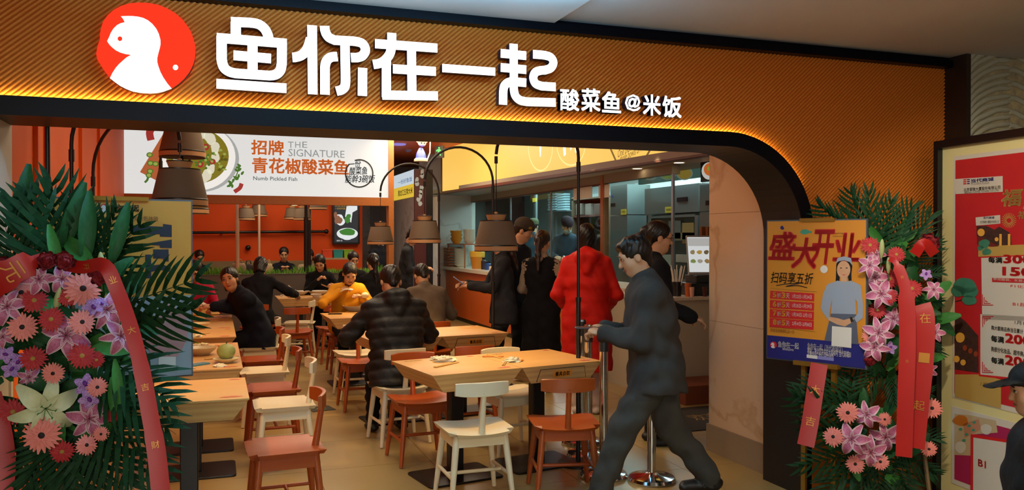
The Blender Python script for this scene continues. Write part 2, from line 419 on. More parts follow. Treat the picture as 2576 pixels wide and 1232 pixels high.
def cv(pts, n=5): return [tuple(p) for p in smooth_path([Vector((*p, 0)).to_2d() for p in pts], n)]
def letter(strokes, f, wd):
    b = MB()
    for sp in strokes:
        ww = wd
        if isinstance(sp[0], (int, float)): ww = sp[0]; sp = sp[1]
        b.stroke([f(*p) for p in sp], ww, -.05, 0, 0, SM, mside=1)
    b.build('channel_letter', [M_signwhite, M_signside], sign)
W1 = .047
letter([[(1702,262),(1702,162)], [(1668,161),(1800,166)]+cv([(1820,167),(1870,180),(1910,212),(1932,255),(1936,292)])[1:],
    [(1565,275),(2068,316)], [(1600,262),(1600,430)]+cv([(1601,445),(1618,490),(1655,518),(1700,530)])[1:]+[(1940,546)]+cv([(1955,547),(1995,535),(2022,505),(2032,460)])[1:]+[(2034,305)],
    [(1822,290),(1822,540)], [(1685,400),(1955,424)], [(1562,604),(2065,637)]], s1, W1)
letter([[(2250,185),(2254,680)], [(2108,415)]+cv([(2125,415),(2170,402),(2205,370),(2225,330),(2240,280)],4)] , s1, W1)
yl = sign.children[-1]
letter([[(45,170),(47,195)]+cv([(50,212),(72,243),(110,262)])[1:]+[(230,268)]+cv([(245,269),(290,285),(308,325),(288,362),(255,374)])[1:]+[(215,374)],
    [(176,262),(180,520)]+cv([(180,530),(174,562),(152,582),(120,590)])[1:], [(47,612),(47,440)]+cv([(47,430),(58,395),(85,372),(128,367)])[1:], [(290,440),(288,620)]], s2, W1)
# join the two halves of that character into one letter
yr = sign.children[-1]
def join_into(a, c):
    ma, mc = a.data, c.data; va = [tuple(v.co) for v in ma.vertices]; n = len(va)
    vs = va+[tuple(v.co) for v in mc.vertices]
    fs = [tuple(p.vertices) for p in ma.polygons]+[tuple(i+n for i in p.vertices) for p in mc.polygons]
    mi = [p.material_index for p in ma.polygons]+[p.material_index for p in mc.polygons]
    me = bpy.data.meshes.new(ma.name); me.from_pydata(vs, [], fs)
    for m in ma.materials: me.materials.append(m)
    me.polygons.foreach_set('material_index', mi); a.data = me; bpy.data.objects.remove(c)
halves = [o for o in sign.children if o.name.startswith('channel_letter')]
halves.sort(key=lambda o: min(v.co.x for v in o.data.vertices)); join_into(halves[1], halves[2])
letter([[(370,284),(772,313)], [(478,215),(478,290)]+cv([(478,300),(465,350),(432,392),(395,412),(358,418)])[1:], [(443,385),(443,630)],
    [(416,615),(775,620)], [(605,305),(608,615)], [(485,446),(762,463)]], s2, W1)
letter([[(803,441),(1145,465)]], s2, .043)
letter([[(1263,285),(1265,540)], [(1180,346),(1345,362)], [(1180,437),(1345,452)], [(1195,677),(1196,600)]+cv([(1196,590),(1204,556),(1228,534),(1262,528)])[1:]+[(1345,536)],
    [(1263,500),(1264,570)]+cv([(1264,580),(1275,620),(1305,648),(1350,658)])[1:]+[(1535,663)],
    [(1388,352),(1450,357)]+cv([(1462,358),(1502,372),(1520,405),(1503,440),(1465,455)])[1:]+cv([(1440,456),(1405,468),(1390,502),(1404,540),(1442,557)])[0:]+[(1535,563)]], s2, W1)
for ch, x0, y0, x1, y1 in (('酸',1409,223,1457,280),('菜',1462,222,1510,282),('鱼',1514,230,1562,285),('@',1572,237,1611,281),('米',1617,237,1662,292),('饭',1666,241,1714,297)):
    p = VY(x0, (y0+y1)/2, YS); q = VY(x1, (y0+y1)/2, YS); xm = (x0+x1)/2
    zt = VY(xm, y0+1, YS).z; zb = VY(xm, y1-1, YS).z
    text(sign, ch, p.x, zb, q.x, zt, M_signwhite, z=0, bold=.026, name='channel_letter', depth=.045, M=SM, side=M_signside)
# ================================================================ chairs
M_ch_w = mat('chair_white_paint', '#dccdaa', .42)
M_ch_o = mat('chair_orange_wood', '#a64a18', .38, noise=((6, 6, 40), '#96410f', .35))
def chair_meshes(m):
    out = {}
    s = MB(); nx, ny = 10, 9                                   # dished seat with soft corners
    def edge(u, v):
        x = u*.215*(1-.05*(1-v)/2); y = v*.205
        k = .045; ax, ay = abs(u), abs(v)
        if ax > .8 and ay > .8: f = ((ax-.8)/.2)*((ay-.8)/.2); x -= math.copysign(k*f, u); y -= math.copysign(k*f, v)
        return x, y
    top = []; bot = []
    for j in range(ny+1):
        for i in range(nx+1):
            u, v = -1+2*i/nx, -1+2*j/ny; x, y = edge(u, v)
            dish = .014*(u*u)-.010*(1-u*u)*(1-(v*.7+.2)**2); rim = -.006 if max(abs(u), abs(v)) > .95 else 0
            top.append((x, y, .448+dish+rim)); bot.append((x*.93, y*.93, .420+.008*u*u))
    n = nx+1; fs = []
    for j in range(ny):
        for i in range(nx): a = j*n+i; fs.append((a, a+1, a+n+1, a+n))
    s.add(top, fs); s.add(bot, [f[::-1] for f in fs])
    ring = [i for i in range(n)]+[j*n+nx for j in range(1, ny+1)]+[ny*n+i for i in range(nx-1, -1, -1)]+[j*n for j in range(ny-1, 0, -1)]
    q = len(ring); s.add([top[i] for i in ring]+[bot[i] for i in ring], [(i, q+i, q+(i+1) % q, (i+1) % q) for i in range(q)])
    out['seat'] = s.build('seat', m, smooth=45)
    r = MB()                                                    # curved top rail of the back
    k = 12; vs = []
    for i in range(k+1):
        u = -1+2*i/k; x = u*.165; y = -.212+.045*u*u; h = .040*(1-.18*u**4); zc = .705
        for yy, zz in ((-.011, -h), (-.011, h), (-.004, h+.004), (.011, h), (.011, -h), (.004, -h-.004)): vs.append((x, y+yy, zc+zz))
    fs = [(i*6+j, i*6+(j+1) % 6, (i+1)*6+(j+1) % 6, (i+1)*6+j) for i in range(k) for j in range(6)]+[(5,4,3,2,1,0), tuple(k*6+j for j in range(6))]
    r.add(vs, [f[::-1] for f in fs]); out['backrest'] = r.build('backrest', m, smooth=50)
    p = MB().tube([(0, -.165, .43), (0, -.180, .52), (0, -.196, .62), (0, -.208, .69)], [.021, .018, .0165, .018], 10); out['back_post'] = p.build('back_post', m, smooth=50)
    a = MB()
    for sx in (-1, 1): a.box(sx*.160-.011, sx*.160+.011, -.14, .14, .36, .424)
    a.box(-.15, .15, .142, .164, .36, .424); a.box(-.15, .15, -.164, -.142, .36, .424)
    out['apron'] = a.build('apron', m)
    for sx in (-1, 1):
        for sy in (-1, 1):
            l = MB().tube([(sx*.150, sy*.145, .425), (sx*.172, sy*.166, .22), (sx*.195, sy*.188, .006)], [.0215, .019, .0135], 10)
            out['leg%d%d' % (sx, sy)] = l.build('leg', m, smooth=50)
        st = MB().tube([(sx*.177, -.171, .175), (sx*.177, .171, .175)], .0115, 8); out['stretcher%d' % sx] = st.build('stretcher', m, smooth=50)
    st = MB().tube([(-.177, -.02, .175), (.177, -.02, .175)], .0115, 8); out['stretcherm'] = st.build('stretcher', m, smooth=50)
    return out
def chair_proto(m):
    root = empty('dining_chair', (0, 0, -0)); 
    for o in chair_meshes(m).values(): o.parent = root
    return root
protos = {}
def chair(x, y, deg, colr, label, group=None, z=0.):
    first = colr not in protos
    if first: protos[colr] = chair_proto(M_ch_w if colr == 'w' else M_ch_o)
    o = protos[colr] if first else copy_tree(protos[colr])
    o.location = (x, y, z); o.rotation_euler = (0, 0, math.radians(deg))
    if 'group' in o: del o['group']
    tag(o, label, 'chair', group or 'T-back dining chairs'); return o
chair(.36, 4.74, 92, 'o', 'orange-brown T-back chair at the bare table by the flower stand')
chair(.45, 5.98, 90, 'w', 'white T-back chair between two orange-brown ones on the aisle of the wall-side tables')
chair(.41, 6.62, 91, 'o', 'orange-brown T-back chair at the wall-side table with the green melon')
chair(.40, 7.50, 90, 'w', 'white T-back chair with its back to the aisle beyond the melon table')
chair(.40, 8.20, 92, 'o', 'orange-brown T-back chair next to the woman turning to look out')
chair(.44, 9.20, 88, 'w', 'white T-back chair that the woman in the navy coat sits on')
chair(1.49, 4.86, 0, 'w', 'white T-back chair tucked under the table with the crumpled napkins')
chair(2.06, 4.80, -13, 'o', 'orange-brown T-back chair beside the striding man at the napkin table')
chair(1.39, 5.86, 184, 'o', 'orange-brown T-back chair at the far side of the napkin table, beside the puffer jacket')
chair(2.10, 5.90, 188, 'w', 'white T-back chair half hidden behind the napkin table')
chair(1.36, 6.46, 6, 'w', 'white T-back chair under the man in the black puffer jacket')
chair(1.93, 6.46, 3, 'o', 'orange-brown T-back chair whose back rises behind the napkin table')
chair(1.30, 7.84, 182, 'o', 'orange-brown T-back chair facing the man in the black puffer jacket')
chair(1.34, 8.42, 2, 'w', 'white T-back chair opposite the woman in yellow')
chair(2.10, 8.40, 4, 'o', 'orange-brown T-back chair under the man in the grey jacket')
chair(1.46, 10.0, 180, 'o', 'orange-brown T-back chair under the woman in yellow')
chair(1.44, 10.86, 4, 'o', 'orange-brown T-back chair standing behind the woman in yellow')
chair(.92, 10.62, 8, 'o', 'orange-brown T-back chair alone in the middle aisle, back to the street')
chair(.52, 11.3, -12, 'o', 'orange-brown T-back chair under the woman in black seen from behind')
chair(1.07, 11.62, 75, 'w', 'white T-back chair at the far table with many dishes')
chair(2.06, 11.3, 0, 'o', 'orange-brown T-back chair under the woman with the ponytail')
chair(1.50, 13.0, 180, 'w', 'white T-back chair under the woman holding chopsticks at the far table')
chair(2.02, 13.0, 180, 'o', 'orange-brown T-back chair under the woman in black by the wooden post')
# ================================================================ tables
M_tw = mat('table_ash', '#cda064', .38, wood=('#c08f4f', (2.2, 5.5, 12)))
M_tw2 = mat('table_ash_side', '#c89c60', .45, wood=('#ba8a50', (1.6, 4, 9)))
M_line = mat('drawer_gap', '#4a3418', .8)
M_sticker = mat('orange_sticker', '#d98a28', .5)
M_ink = mat('black_ink', '#17110c', .6)
M_redink = mat('faded_red_ink', '#b8543a', .6)
def table(x, y, deg, label, drawer=True, lx=.64, ly=.70, marks=1, group='wooden pedestal tables'):
    t = empty('dining_table', (x, y, 0), math.radians(deg), label, 'table', group)
    hx, hy = lx/2-.002, ly/2; zt, zm, zb = .75, .741, .635
    b = MB(); ix, iy = .082, .028
    b.add([(-hx,-hy,zt),(hx,-hy,zt),(hx,hy,zt),(-hx,hy,zt),(-hx,-hy,zm),(hx,-hy,zm),(hx,hy,zm),(-hx,hy,zm)],
          [(0,1,2,3),(0,4,5,1),(1,5,6,2),(2,6,7,3),(3,7,4,0)], 0)
    top = b.build('table_top', M_tw, t)
    c = MB(); e = .004
    c.add([(-hx+e,-hy+e,zm),(hx-e,-hy+e,zm),(hx-e,hy-e,zm),(-hx+e,hy-e,zm),(-hx+ix,-hy+iy,zb),(hx-ix,-hy+iy,zb),(hx-ix,hy-iy,zb),(-hx+ix,hy-iy,zb)],
          [(0,3,2,1),(0,4,5,1),(1,5,6,2),(2,6,7,3),(3,7,4,0),(4,7,6,5)], 0)
    body = c.build('table_body', M_tw2, t)
    # drawer front follows the leaning side of the body
    tilt = math.atan2(iy-e, zm-zb)
    Md = Matrix.Translation((0, -hy+e+(iy-e)*.5, (zm+zb)/2)) @ Matrix.Rotation(tilt, 4, 'X') @ FRONT
    if drawer:
        dw, dh = .175, .038
        rr = [(dw,-dh),(dw*1.0,dh),(-dw,dh),(-dw,-dh)]
        MB().stroke([(-dw-.022,-dh-.008),(-dw,dh),(dw,dh),(dw+.022,-dh-.008)], .004, 0, .002, 0, Md).build('drawer_gap', M_line, t)
        dr = MB().prism([(-dw-.018,-dh-.006),(dw+.018,-dh-.006),(dw-.002,dh-.003),(-dw+.002,dh-.003)], 0, .004, 0, Md).build('drawer', M_tw2, t)
        MB().prism([(-.075,-.024),(.075,-.024),(.075,.022),(-.075,.022)], .0042, .0052, 0, Md).build('sticker', M_sticker, dr)
        text(dr, '餐具自取', -.058, -.017, .058, .016, M_ink, z=.0058, bold=.03, M=Md)
    T = Matrix.Translation((0, 0, zt+.0008))
    if marks:
        text(t, '谢谢惠顾', -hx+.07, hy-.075, -hx+.20, hy-.05, M_line, z=.0004, name='print', M=T)
        MB().flat(blob(hx-.09, -hy+.075, .05, .022, 14, .35, int(x*10+y)), .0004, 0, T).build('print', M_redink, t)
        MB().flat(blob(hx-.06, hy-.06, .03, .016, 12, .35, int(x*7+y)), .0004, 0, T).build('print', M_redink, t)
    MB().rbox(-.048, .048, -.035, .035, .014, zb, .006).build('post', M_black, t)
    MB().rbox(-.27, .27, -.20, .20, 0, .014, .03).build('base_plate', M_black, t)
    return t
def pair(x, y, deg, lab, labb):
    a = math.radians(deg); u = Vector((math.cos(a), math.sin(a)))*.32
    table(x-u.x, y-u.y, deg, lab, drawer=False); table(x+u.x, y+u.y, deg, labb)
pair(1.83, 5.42, 9.8, 'wooden table with crumpled napkins and chopsticks, without a drawer', 'wooden drawer table reading 餐具自取 beside the striding man')
pair(1.80, 7.27, 7, 'wooden table the man in the puffer jacket eats at', 'wooden drawer table reading 餐具自取 between the two seated men')
pair(1.76, 9.2, 2, 'wooden table with the bowl of the woman in yellow', 'wooden table in front of the man in the grey jacket')
pair(1.46, 12.3, 0, 'wooden table with many dishes near the planter, chopsticks side', 'wooden table near the planter and the wooden post')
table(-.14, 4.95, 0, 'bare wooden table lit from above beside the flower stand', drawer=False, lx=.62)
table(-.14, 6.04, 0, 'wooden wall-side table with the green melon and a phone', drawer=False, lx=.62)
table(-.14, 6.745, 0, 'wooden wall-side table with a bowl and food scraps', drawer=False, lx=.62)
table(-.14, 7.86, 0, 'wooden wall-side table with a used bowl, next after the melon tables', drawer=False, lx=.62)
table(-.14, 8.565, 0, 'wooden wall-side table with plates before the woman turning round', drawer=False, lx=.62)
table(-.14, 9.30, 0, 'wooden wall-side table with the paper bag under the looking woman', drawer=False, lx=.62)
# ================================================================ arc floor lamps
M_shade = mat('lamp_shade_taupe', '#6f5e4c', .8, bump=(160, .3, .002))
M_band = mat('lamp_band_tan', '#b98a5c', .7)
M_bulb = mat('lamp_bulb', '#ffdca0', .4, emit='#ffc060', es=10)
M_pole = mat('lamp_pole_black', '#0e0a0a', .4)
M_polew = mat('lamp_pole_white', '#c9a78a', .45)
def shade_parts(root, T, lit=True):
    b = MB(); b.lathe([(.111,.213),(.150,.042),(.150,.0)], 28, 0, T); b.lathe([(.147,.0),(.147,.042),(.108,.211)], 28, 0, T)
    b.lathe([(.150,0),(.147,0)], 28, 0, T); b.lathe([(.111,.213),(.02,.214)], 28, 0, T)
    sh = b.build('lamp_shade', M_shade, root, smooth=40)
    MB().lathe([(.1513,.006),(.1513,.036)], 28, 0, T).build('band', M_band, sh, smooth=40)
    for pr_ in ([(.1518,.036),(.1518,.043),(.149,.046)], [(.1518,.0),(.1518,.006)], [(.113,.209),(.113,.215)]): MB().lathe(pr_, 28, 0, T).build('piping', M_pole, sh, smooth=40)
    MB().lathe([(.056,.214),(.071,.254),(.071,.258),(.02,.258)], 24, 0, T).build('collar', M_band, root, smooth=40)
    MB().lathe([(.0725,.254),(.0725,.260),(.06,.261)], 24, 0, T).build('collar_rim', M_pole, root, smooth=40)
    MB().lathe([(.001,.275),(.012,.272),(.012,.258)], 10, 0, T).build('socket', M_band, root, smooth=40)
    MB().ell((0,0,.10), (.034,.034,.045), 12, 8, 0, T).build('bulb', M_bulb if lit else M_band, root, smooth=60)
def arc_lamp(pole, shade, zb, label, power=9., top=2.46, split=1.15, group='arc floor lamps', pm=None):
    pm = pm or M_pole; px, py = pole; vx, vy = shade[0]-px, shade[1]-py; span = math.hypot(vx, vy); a = math.atan2(vy, vx)
    r = span/2; zc = top-r
    L = empty('arc_floor_lamp', (px, py, 0), a, label, 'lamp', group)
    MB().lathe([(.001,0),(.15,0),(.15,.012),(.14,.018),(.02,.022),(.001,.022)], 28).build('lamp_base', pm, L, smooth=40)
    MB().tube([(0,0,.02),(0,0,split)], .0165, 10).tube([(0,0,split),(0,0,split+.03)], .02, 10).build('lower_pole', pm, L, smooth=50)
    pts = [(0,0,split),(0,0,zc-.2),(0,0,zc)]+[(r-r*math.cos(t), 0, zc+r*math.sin(t)) for t in np.linspace(.15, PI-.05, 18)]
    MB().tube(pts, .0115, 8).build('arc_pole', pm, L, smooth=60)
    MB().tube([(span,0,zc),(span,0,zc-.05)], .012, 8).build('pole_sleeve', pm, L, smooth=50); MB().tube([(0,0,zc-.1),(0,0,zc-.03)], .016, 8).build('pole_sleeve', pm, L, smooth=50)
    zt = zb+.26
    if zc-.05 > zt: MB().tube([(span,0,zc-.04),(span,0,zt)], .0035, 6).build('cord', pm, L)
    shade_parts(L, Matrix.Translation((span, 0, zb)), bool(power))
    if power:
        s = light('lamp_light', 'SPOT', (0,0,0), power, (1.0, .66, .28), .04, spot=112); s.parent = L; s.location = (span, 0, zb+.03)
    return L
def xy(px, d): p = D(px, 600, d); return (p.x, p.y)
arc_lamp(xy(1455, 5.86), xy(1248, 5.76), 1.506, 'black arc lamp bowing over the napkin table', 40)
arc_lamp(xy(1240, 7.95), xy(1068, 7.80), 1.548, 'black arc lamp bowing over the table of the two seated men', 42)
arc_lamp(xy(1104, 9.65), xy(957, 9.60), 1.520, 'black arc lamp bowing over the woman with the ponytail', 42)
arc_lamp(xy(235, 5.95), xy(460, 5.70), 2.15, 'black arc lamp whose short-hung shade covers the bowl picture', 0, top=2.46)
arc_lamp(xy(181, 4.77), xy(453, 4.72), 1.777, 'black arc lamp with the low shade beside the easel poster', 50)
arc_lamp(xy(121, 4.12), xy(440, 4.35), 2.21, 'black arc lamp standing nearest the white door jamb', 0, top=2.62)
arc_lamp(xy(405, 7.1), xy(478, 6.95), 1.80, 'black arc lamp hidden behind the low hanging shade', 36)
# ================================================================ panels laid out on vertical planes
class Panel:
    def __init__(s, p0, p1, name=None, label=None, cat=None, group=None):
        s.p0 = Vector(p0); s.u = (Vector(p1)-s.p0).normalized(); s.len = (Vector(p1)-s.p0).length
        s.M = Matrix(((s.u.x, 0, s.u.y, s.p0.x), (s.u.y, 0, -s.u.x, s.p0.y), (0, 1, 0, 0), (0, 0, 0, 1)))
        s.root = None
        if name:
            s.root = empty(name, (0,0,0), 0, label, cat, group); s.root.matrix_basis = s.M
    def f(s, px, py):
        a, b = ray(px); ux, uy = s.u.x, s.u.y                      # a d = p0 + t u
        det = a*(-uy)+ux*b; d = (s.p0.x*(-uy)+ux*s.p0.y)/det; t = (a*s.p0.y-b*s.p0.x)/det
        t = ((a*d-s.p0.x)*ux+(b*d-s.p0.y)*uy)
        return (t, CAMZ-(py-HZ)*d/F)
    def rect(s, x0, y0, x1, y1):
        a = s.f(x0, (y0+y1)/2)[0]; c = s.f(x1, (y0+y1)/2)[0]; xm = (x0+x1)/2
        return a, s.f(xm, y1)[1], c, s.f(xm, y0)[1]
    def poly(s, pts): return [s.f(*p) for p in pts][::-1]
    def flat(s, pts, z, m, name='print', parent=None): return MB().flat(pts, z).build(name, m, parent or s.root)
    def slab(s, x0, y0, x1, y1, z0, z1, m, name, parent=None):
        a, b_, c, d_ = s.rect(x0, y0, x1, y1)
        return MB().box(a, c, b_, d_, z0, z1).build(name, m, parent or s.root)
    def text(s, body, x0, y0, x1, y1, m, z=.004, parent=None, **k):
        a, b_, c, d_ = s.rect(x0, y0, x1, y1); return text(parent or s.root, body, a, b_, c, d_, m, z=z, **k)
def emat(n, col, es): return mat(n, tuple(x*.22 for x in lin(col)), .5, emit=col, es=es*1.12)
# ---------------------------------------------------------------- big white light box
YB = 13.2
LB = Panel((-1.2, YB), (3, YB), 'menu_light_box', 'large white light box sign with a fish bowl picture and orange characters', 'light box')
ESW = .74
E_white = emat('box_white', '#e9ecea', ESW); E_bowl = emat('box_bowl_white', '#fbfbf6', .72); E_shadow = emat('box_shadow_grey', '#c3c8c6', .55)
E_soup = emat('box_soup', '#8f8526', .6); E_fish = emat('box_fish', '#ece9cf', .66); E_chili = emat('box_chili', '#b23a34', .6)
E_green = emat('box_green', '#4f7f2e', .6); E_lime = emat('box_lime', '#a9bb57', .6); E_board = emat('box_board', '#c26a3e', .6)
E_text = emat('box_orange_text', '#d2682a', .62); E_grey = emat('box_grey_text', '#a3abab', .55); E_dgrey = emat('box_dark_text', '#707573', .5); E_ink = emat('box_ink', '#2a2c2e', .3)
b0 = LB.f(283, 486); b1 = LB.f(977, 489); ztop = 3.22; zb_ = b0[1]
face = MB().box(b0[0], b1[0], zb_, ztop, -.12, 0).build('light_panel', E_white, LB.root)
fr_ = [(b0[0]-.09, b0[0], 0., ztop+.07), (b1[0], b1[0]+.085, 0., ztop+.07)]
for a, c, z0, z1 in fr_: MB().box(a, c, z0, z1, -.16, .03).build('frame_post', M_woodframe, LB.root)
MB().box(b0[0], b1[0], ztop, ztop+.07, -.16, .03).build('frame_rail', M_woodframe, LB.root)
MB().box(b0[0], b1[0], zb_-.13, zb_, -.16, .03).build('frame_rail', M_woodframe, LB.root)
def lz(x, y): return (280+x/3.68, 280+y/3.68)
def lbe(cx, cy, rx, ry, z, m, n=32, wob=0., seed=0, rot=0.): LB.flat([LB.f(*lz(*p)) for p in blob(cx, cy, rx, ry, n, wob, seed, rot)][::-1], z, m, parent=face)
def lbp(pts, z, m): LB.flat([LB.f(*lz(*p)) for p in pts][::-1], z, m, parent=face)
def lbs(pts, wd, z, m):
    q = [LB.f(*lz(*p)) for p in pts]; b = MB(); b.stroke(smooth_path([Vector(p) for p in q], 5), wd, z-.001, z); b.build('print', m, face)
lbp([(268,562),(505,175),(700,250),(600,640),(420,640)], .002, E_board)
lbe(835,440,350,305,.003, E_shadow, 40); lbe(800,425,352,308,.005, E_bowl, 44); lbe(800,415,290,252,.007, E_soup, 40)
R = random.Random(3)
for cx, cy, rx, ry in ((915,250,62,52),(965,340,52,44),(968,425,50,36),(920,528,54,40),(880,600,72,46),(835,215,44,46),(650,300,60,45),(620,400,60,45),(680,500,60,40),(760,600,55,40),(740,230,50,40)):
    lbe(cx, cy, rx, ry, .009, E_fish, 14, .22, cx, R.uniform(0, 3))
for cx, cy in ((878,330),(935,465),(825,490),(700,380),(600,500)): lbe(cx, cy, 32, 30, .010, E_chili, 14, .15, cy); lbe(cx, cy, 13, 12, .0105, E_lime, 10)
for i in range(36): lbe(R.gauss(850, 55), R.gauss(425, 40), R.uniform(8, 16), R.uniform(8, 15), .011, E_green if i % 3 else E_lime, 8, .2, i)
for i in range(14): lbe(R.uniform(1000,1060), R.uniform(360,560), R.uniform(10,22), R.uniform(8,16), .0085, E_lime if i % 2 else emat('box_olive','#6f6a1c',.5), 8, .3, i)
lbs([(445,70),(400,130),(362,185),(362,230),(372,268)], .10, .004, E_chili); lbs([(478,132),(520,105),(570,88)], .10, .004, E_green)
for cx, cy in ((358,403),(365,480),(412,487),(362,555),(350,592)): lbe(cx, cy, 30, 24, .005, E_green, 14); lbe(cx, cy, 20, 16, .006, E_lime, 12)
lbs([(345,600),(335,635),(312,658)], .03, .005, E_green)
lbs([(1185,490),(1165,580),(1105,690)], .015, .004, E_green)
for cx, cy in ((1185,500),(1175,520),(1160,545),(1190,540),(1215,572),(1180,600),(1150,610),(1130,640),(1105,670),(1090,690),(1120,690),(1100,655),(1165,625)): lbe(cx, cy, 20, 12, .005, E_green, 10, .2, cx, cx)
lbs([(1208,668),(1190,710),(1140,745)], .06, .004, E_chili)
for s_, x0, y0, x1, y1, m, bd in (('招牌',1297,268,1600,405,E_text,.028),('T',1637,282,1690,338,E_grey,0),('H',1704,282,1752,338,E_grey,0),('E',1770,282,1815,338,E_grey,0),('SIGNATURE',1642,357,2160,424,E_grey,0),('青花椒酸菜鱼',1305,437,2200,582,E_text,.028),('Numb Pickled Fish',1315,606,1722,641,E_dgrey,.01)):
    (px0, py0), (px1, py1) = lz(x0, y0), lz(x1, y1); LB.text(s_, px0, py0, px1, py1, m, .006, face, bold=bd)
lbs([(2295+126*math.cos(a), 575+126*math.sin(a)) for a in np.linspace(-1.9, 3.9, 18)], .022, .007, E_ink)
for s_, x0, y0, x1, y1, rt in (('一份',2200,452,2310,522,.1),('酸菜鱼',2205,515,2372,588,.08),('能幹3碗饭',2168,588,2440,662,.03)):
    (px0, py0), (px1, py1) = lz(x0, y0), lz(x1, y1); LB.text(s_, px0, py0, px1, py1, E_ink, .009, face, bold=.012, shear=.2, rot=rt)
M_dl = mat('downlight_glow', '#fff1d6', .4, emit='#ffe2b0', es=9)
def downlight(p, label, r=.055, group='recessed downlights'):
    t = empty('downlight', p, 0, label, 'light', group)
    MB().lathe([(r*1.25,0),(r*1.25,-.006),(r,-.008),(r,0)], 20).build('trim_ring', mat('dl_ring', '#d9cfc0', .4), t, smooth=40)
    MB().lathe([(r,-.004),(.001,-.004)], 20).build('lens', M_dl, t)
for px, py, o_ in ((507,502,'in front of the easel poster'),(741,503,'beside the black pole')):
    p = VY(px, py, 13.27); downlight((p.x, p.y, zb_-.13), 'recessed downlight under the white light box, '+o_, .045, 'downlights under the light box')
# ---------------------------------------------------------------- planter with artificial grass
x0 = VY(470, 684, 13.6).x; x1 = VY(968, 684, 13.6).x; zp = VY(720, 690, 13.6).z
pl = empty('planter_divider', ((x0+x1)/2, 13.75, 0), 0, 'low grey divider planter in front of the booth bench', 'planter'); hw = (x1-x0)/2
M_grey = mat('grey_panel', '#5f5850', .6); MB().box(-hw, hw, -.14, .14, 0, zp).build('planter_box', M_grey, pl)
MB().box(-hw-.01, hw+.01, -.15, .15, zp, zp+.012).build('planter_cap', M_grey, pl)
g = MB(); R = random.Random(5)
for i in range(1500):
    x, y = R.uniform(-hw+.02, hw-.02), R.uniform(-.13, .13); h = R.uniform(.05, .13)*(1.25 if math.sin(x*5) > .3 else .8); a = R.uniform(0, 6.28); l = R.uniform(.0, .06)
    c, s = math.cos(a), math.sin(a); w_ = .006
    g.add([(x-s*w_,y+c*w_,zp+.012),(x+s*w_,y-c*w_,zp+.012),(x+c*l*.4+s*w_*.7,y+s*l*.4-c*w_*.7,zp+h*.6),(x+c*l,y+s*l,zp+h)], [(0,1,2),(0,2,3)])
tag(g.build('grass', mat('grass_green', '#4f9226', .5, noise=(8, '#79b534', .3)), pl), 'bright green artificial grass', kind='stuff')
# raised strips standing in for lamp-pole shadows and reflections on the orange side wall
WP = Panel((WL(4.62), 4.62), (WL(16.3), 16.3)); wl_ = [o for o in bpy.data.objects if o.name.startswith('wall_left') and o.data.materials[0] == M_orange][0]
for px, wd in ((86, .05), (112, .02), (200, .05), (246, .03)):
    q = WP.f(px, 500); MB().box(q[0]-wd/2, q[0]+wd/2, 0, 3.28, 0, .025, 0, WP.M).build('pole_shadow_strip', M_orange, wl_)
# ---------------------------------------------------------------- booth bench, pipe, poles, pendants
bn = empty('booth_bench', (1.0, 15.8, 0), 0, 'beige upholstered booth bench along the orange back wall', 'bench')
M_bench = mat('bench_beige', '#8d7a57', .7, noise=(4, '#83714f', .3))
zs = VY(700, 656, 16.0).z
MB().rbox(-2.25, .92, .18, .38, .3, zs, .03).build('backrest', M_bench, bn); MB().rbox(-2.25, .92, -.35, .18, .30, .47, .03).build('seat', M_bench, bn); MB().box(-2.2, .9, -.28, .36, 0, .30).build('plinth', M_darkwood, bn)
pa_ = VY(470, 585, 16.1); pb_ = VY(821, 582, 16.1)
MB_p = MB().tube([pa_, pb_], .028, 10); po = empty('horizontal_pipe', pa_, 0, 'black horizontal pipe along the orange back wall', 'pipe')
MB().tube([Vector((0,0,0)), pb_-pa_], .026, 10).build('pipe', M_black, po, smooth=50); MB().ell(pb_-pa_, (.045,.045,.045), 12, 8).build('end_cap', M_black, po, smooth=60)
MB().tube([pb_-pa_-Vector((.4,0,0)), pb_-pa_-Vector((.4,-.1,0))], .02, 8).build('bracket', M_black, po); MB().tube([Vector((.6,0,0)), Vector((.6,.1,0))], .02, 8).build('bracket', M_black, po)
def pole(px, Y, z0, z1, m, label, r=.02, slv=None):
    p = VY(px, 600, Y); t = empty('steel_pole', (p.x, Y, z0), 0, label, 'pole')
    MB().tube([(0,0,0),(0,0,z1-z0)], r, 10).build('shaft', m, t, smooth=50)
    MB().tube([(0,0,.0),(0,0,(slv or .9))], r*1.4, 10).build('sleeve', m, t, smooth=50)
    MB().lathe([(r*2.6,0),(r*2.6,.012),(r,.014)], 14).build('flange', m, t)
pole(597, 13.72, zp+.012, 3.3, M_polew, 'slim white pole rising from the planter grass', .022, .85)
pole(652, 15.35, 0, 3.3, M_polew, 'slim white pole with a black knob before the back wall', .022, 1.2)
pole(770, 13.72, zp+.012, 3.3, M_pole, 'black pole rising from the planter grass', .026, .9)
pole(779, 15.35, 0, 3.3, M_pole, 'black pole before the back wall beside the hanging lamps', .024, 1.2)
p = VY(624, 623, 16.1); tag(MB().ell((0,0,0), (.05,.05,.05), 12, 8).build('ball_hook', M_black, loc=(p.x, 16.15, p.z), smooth=60), 'round black knob on the orange back wall', 'hook')
def pendant(px, pyb, d, label):
    p = D(px, pyb, d); t = empty('pendant_lamp', p, 0, label, 'lamp', 'small hanging lamps over the booth'); MB().tube([(0,0,.26),(0,0,3.3-p.z)], .005, 6).build('cord', M_pole, t)
    shade_parts(t, Matrix.Identity(4), False); return t
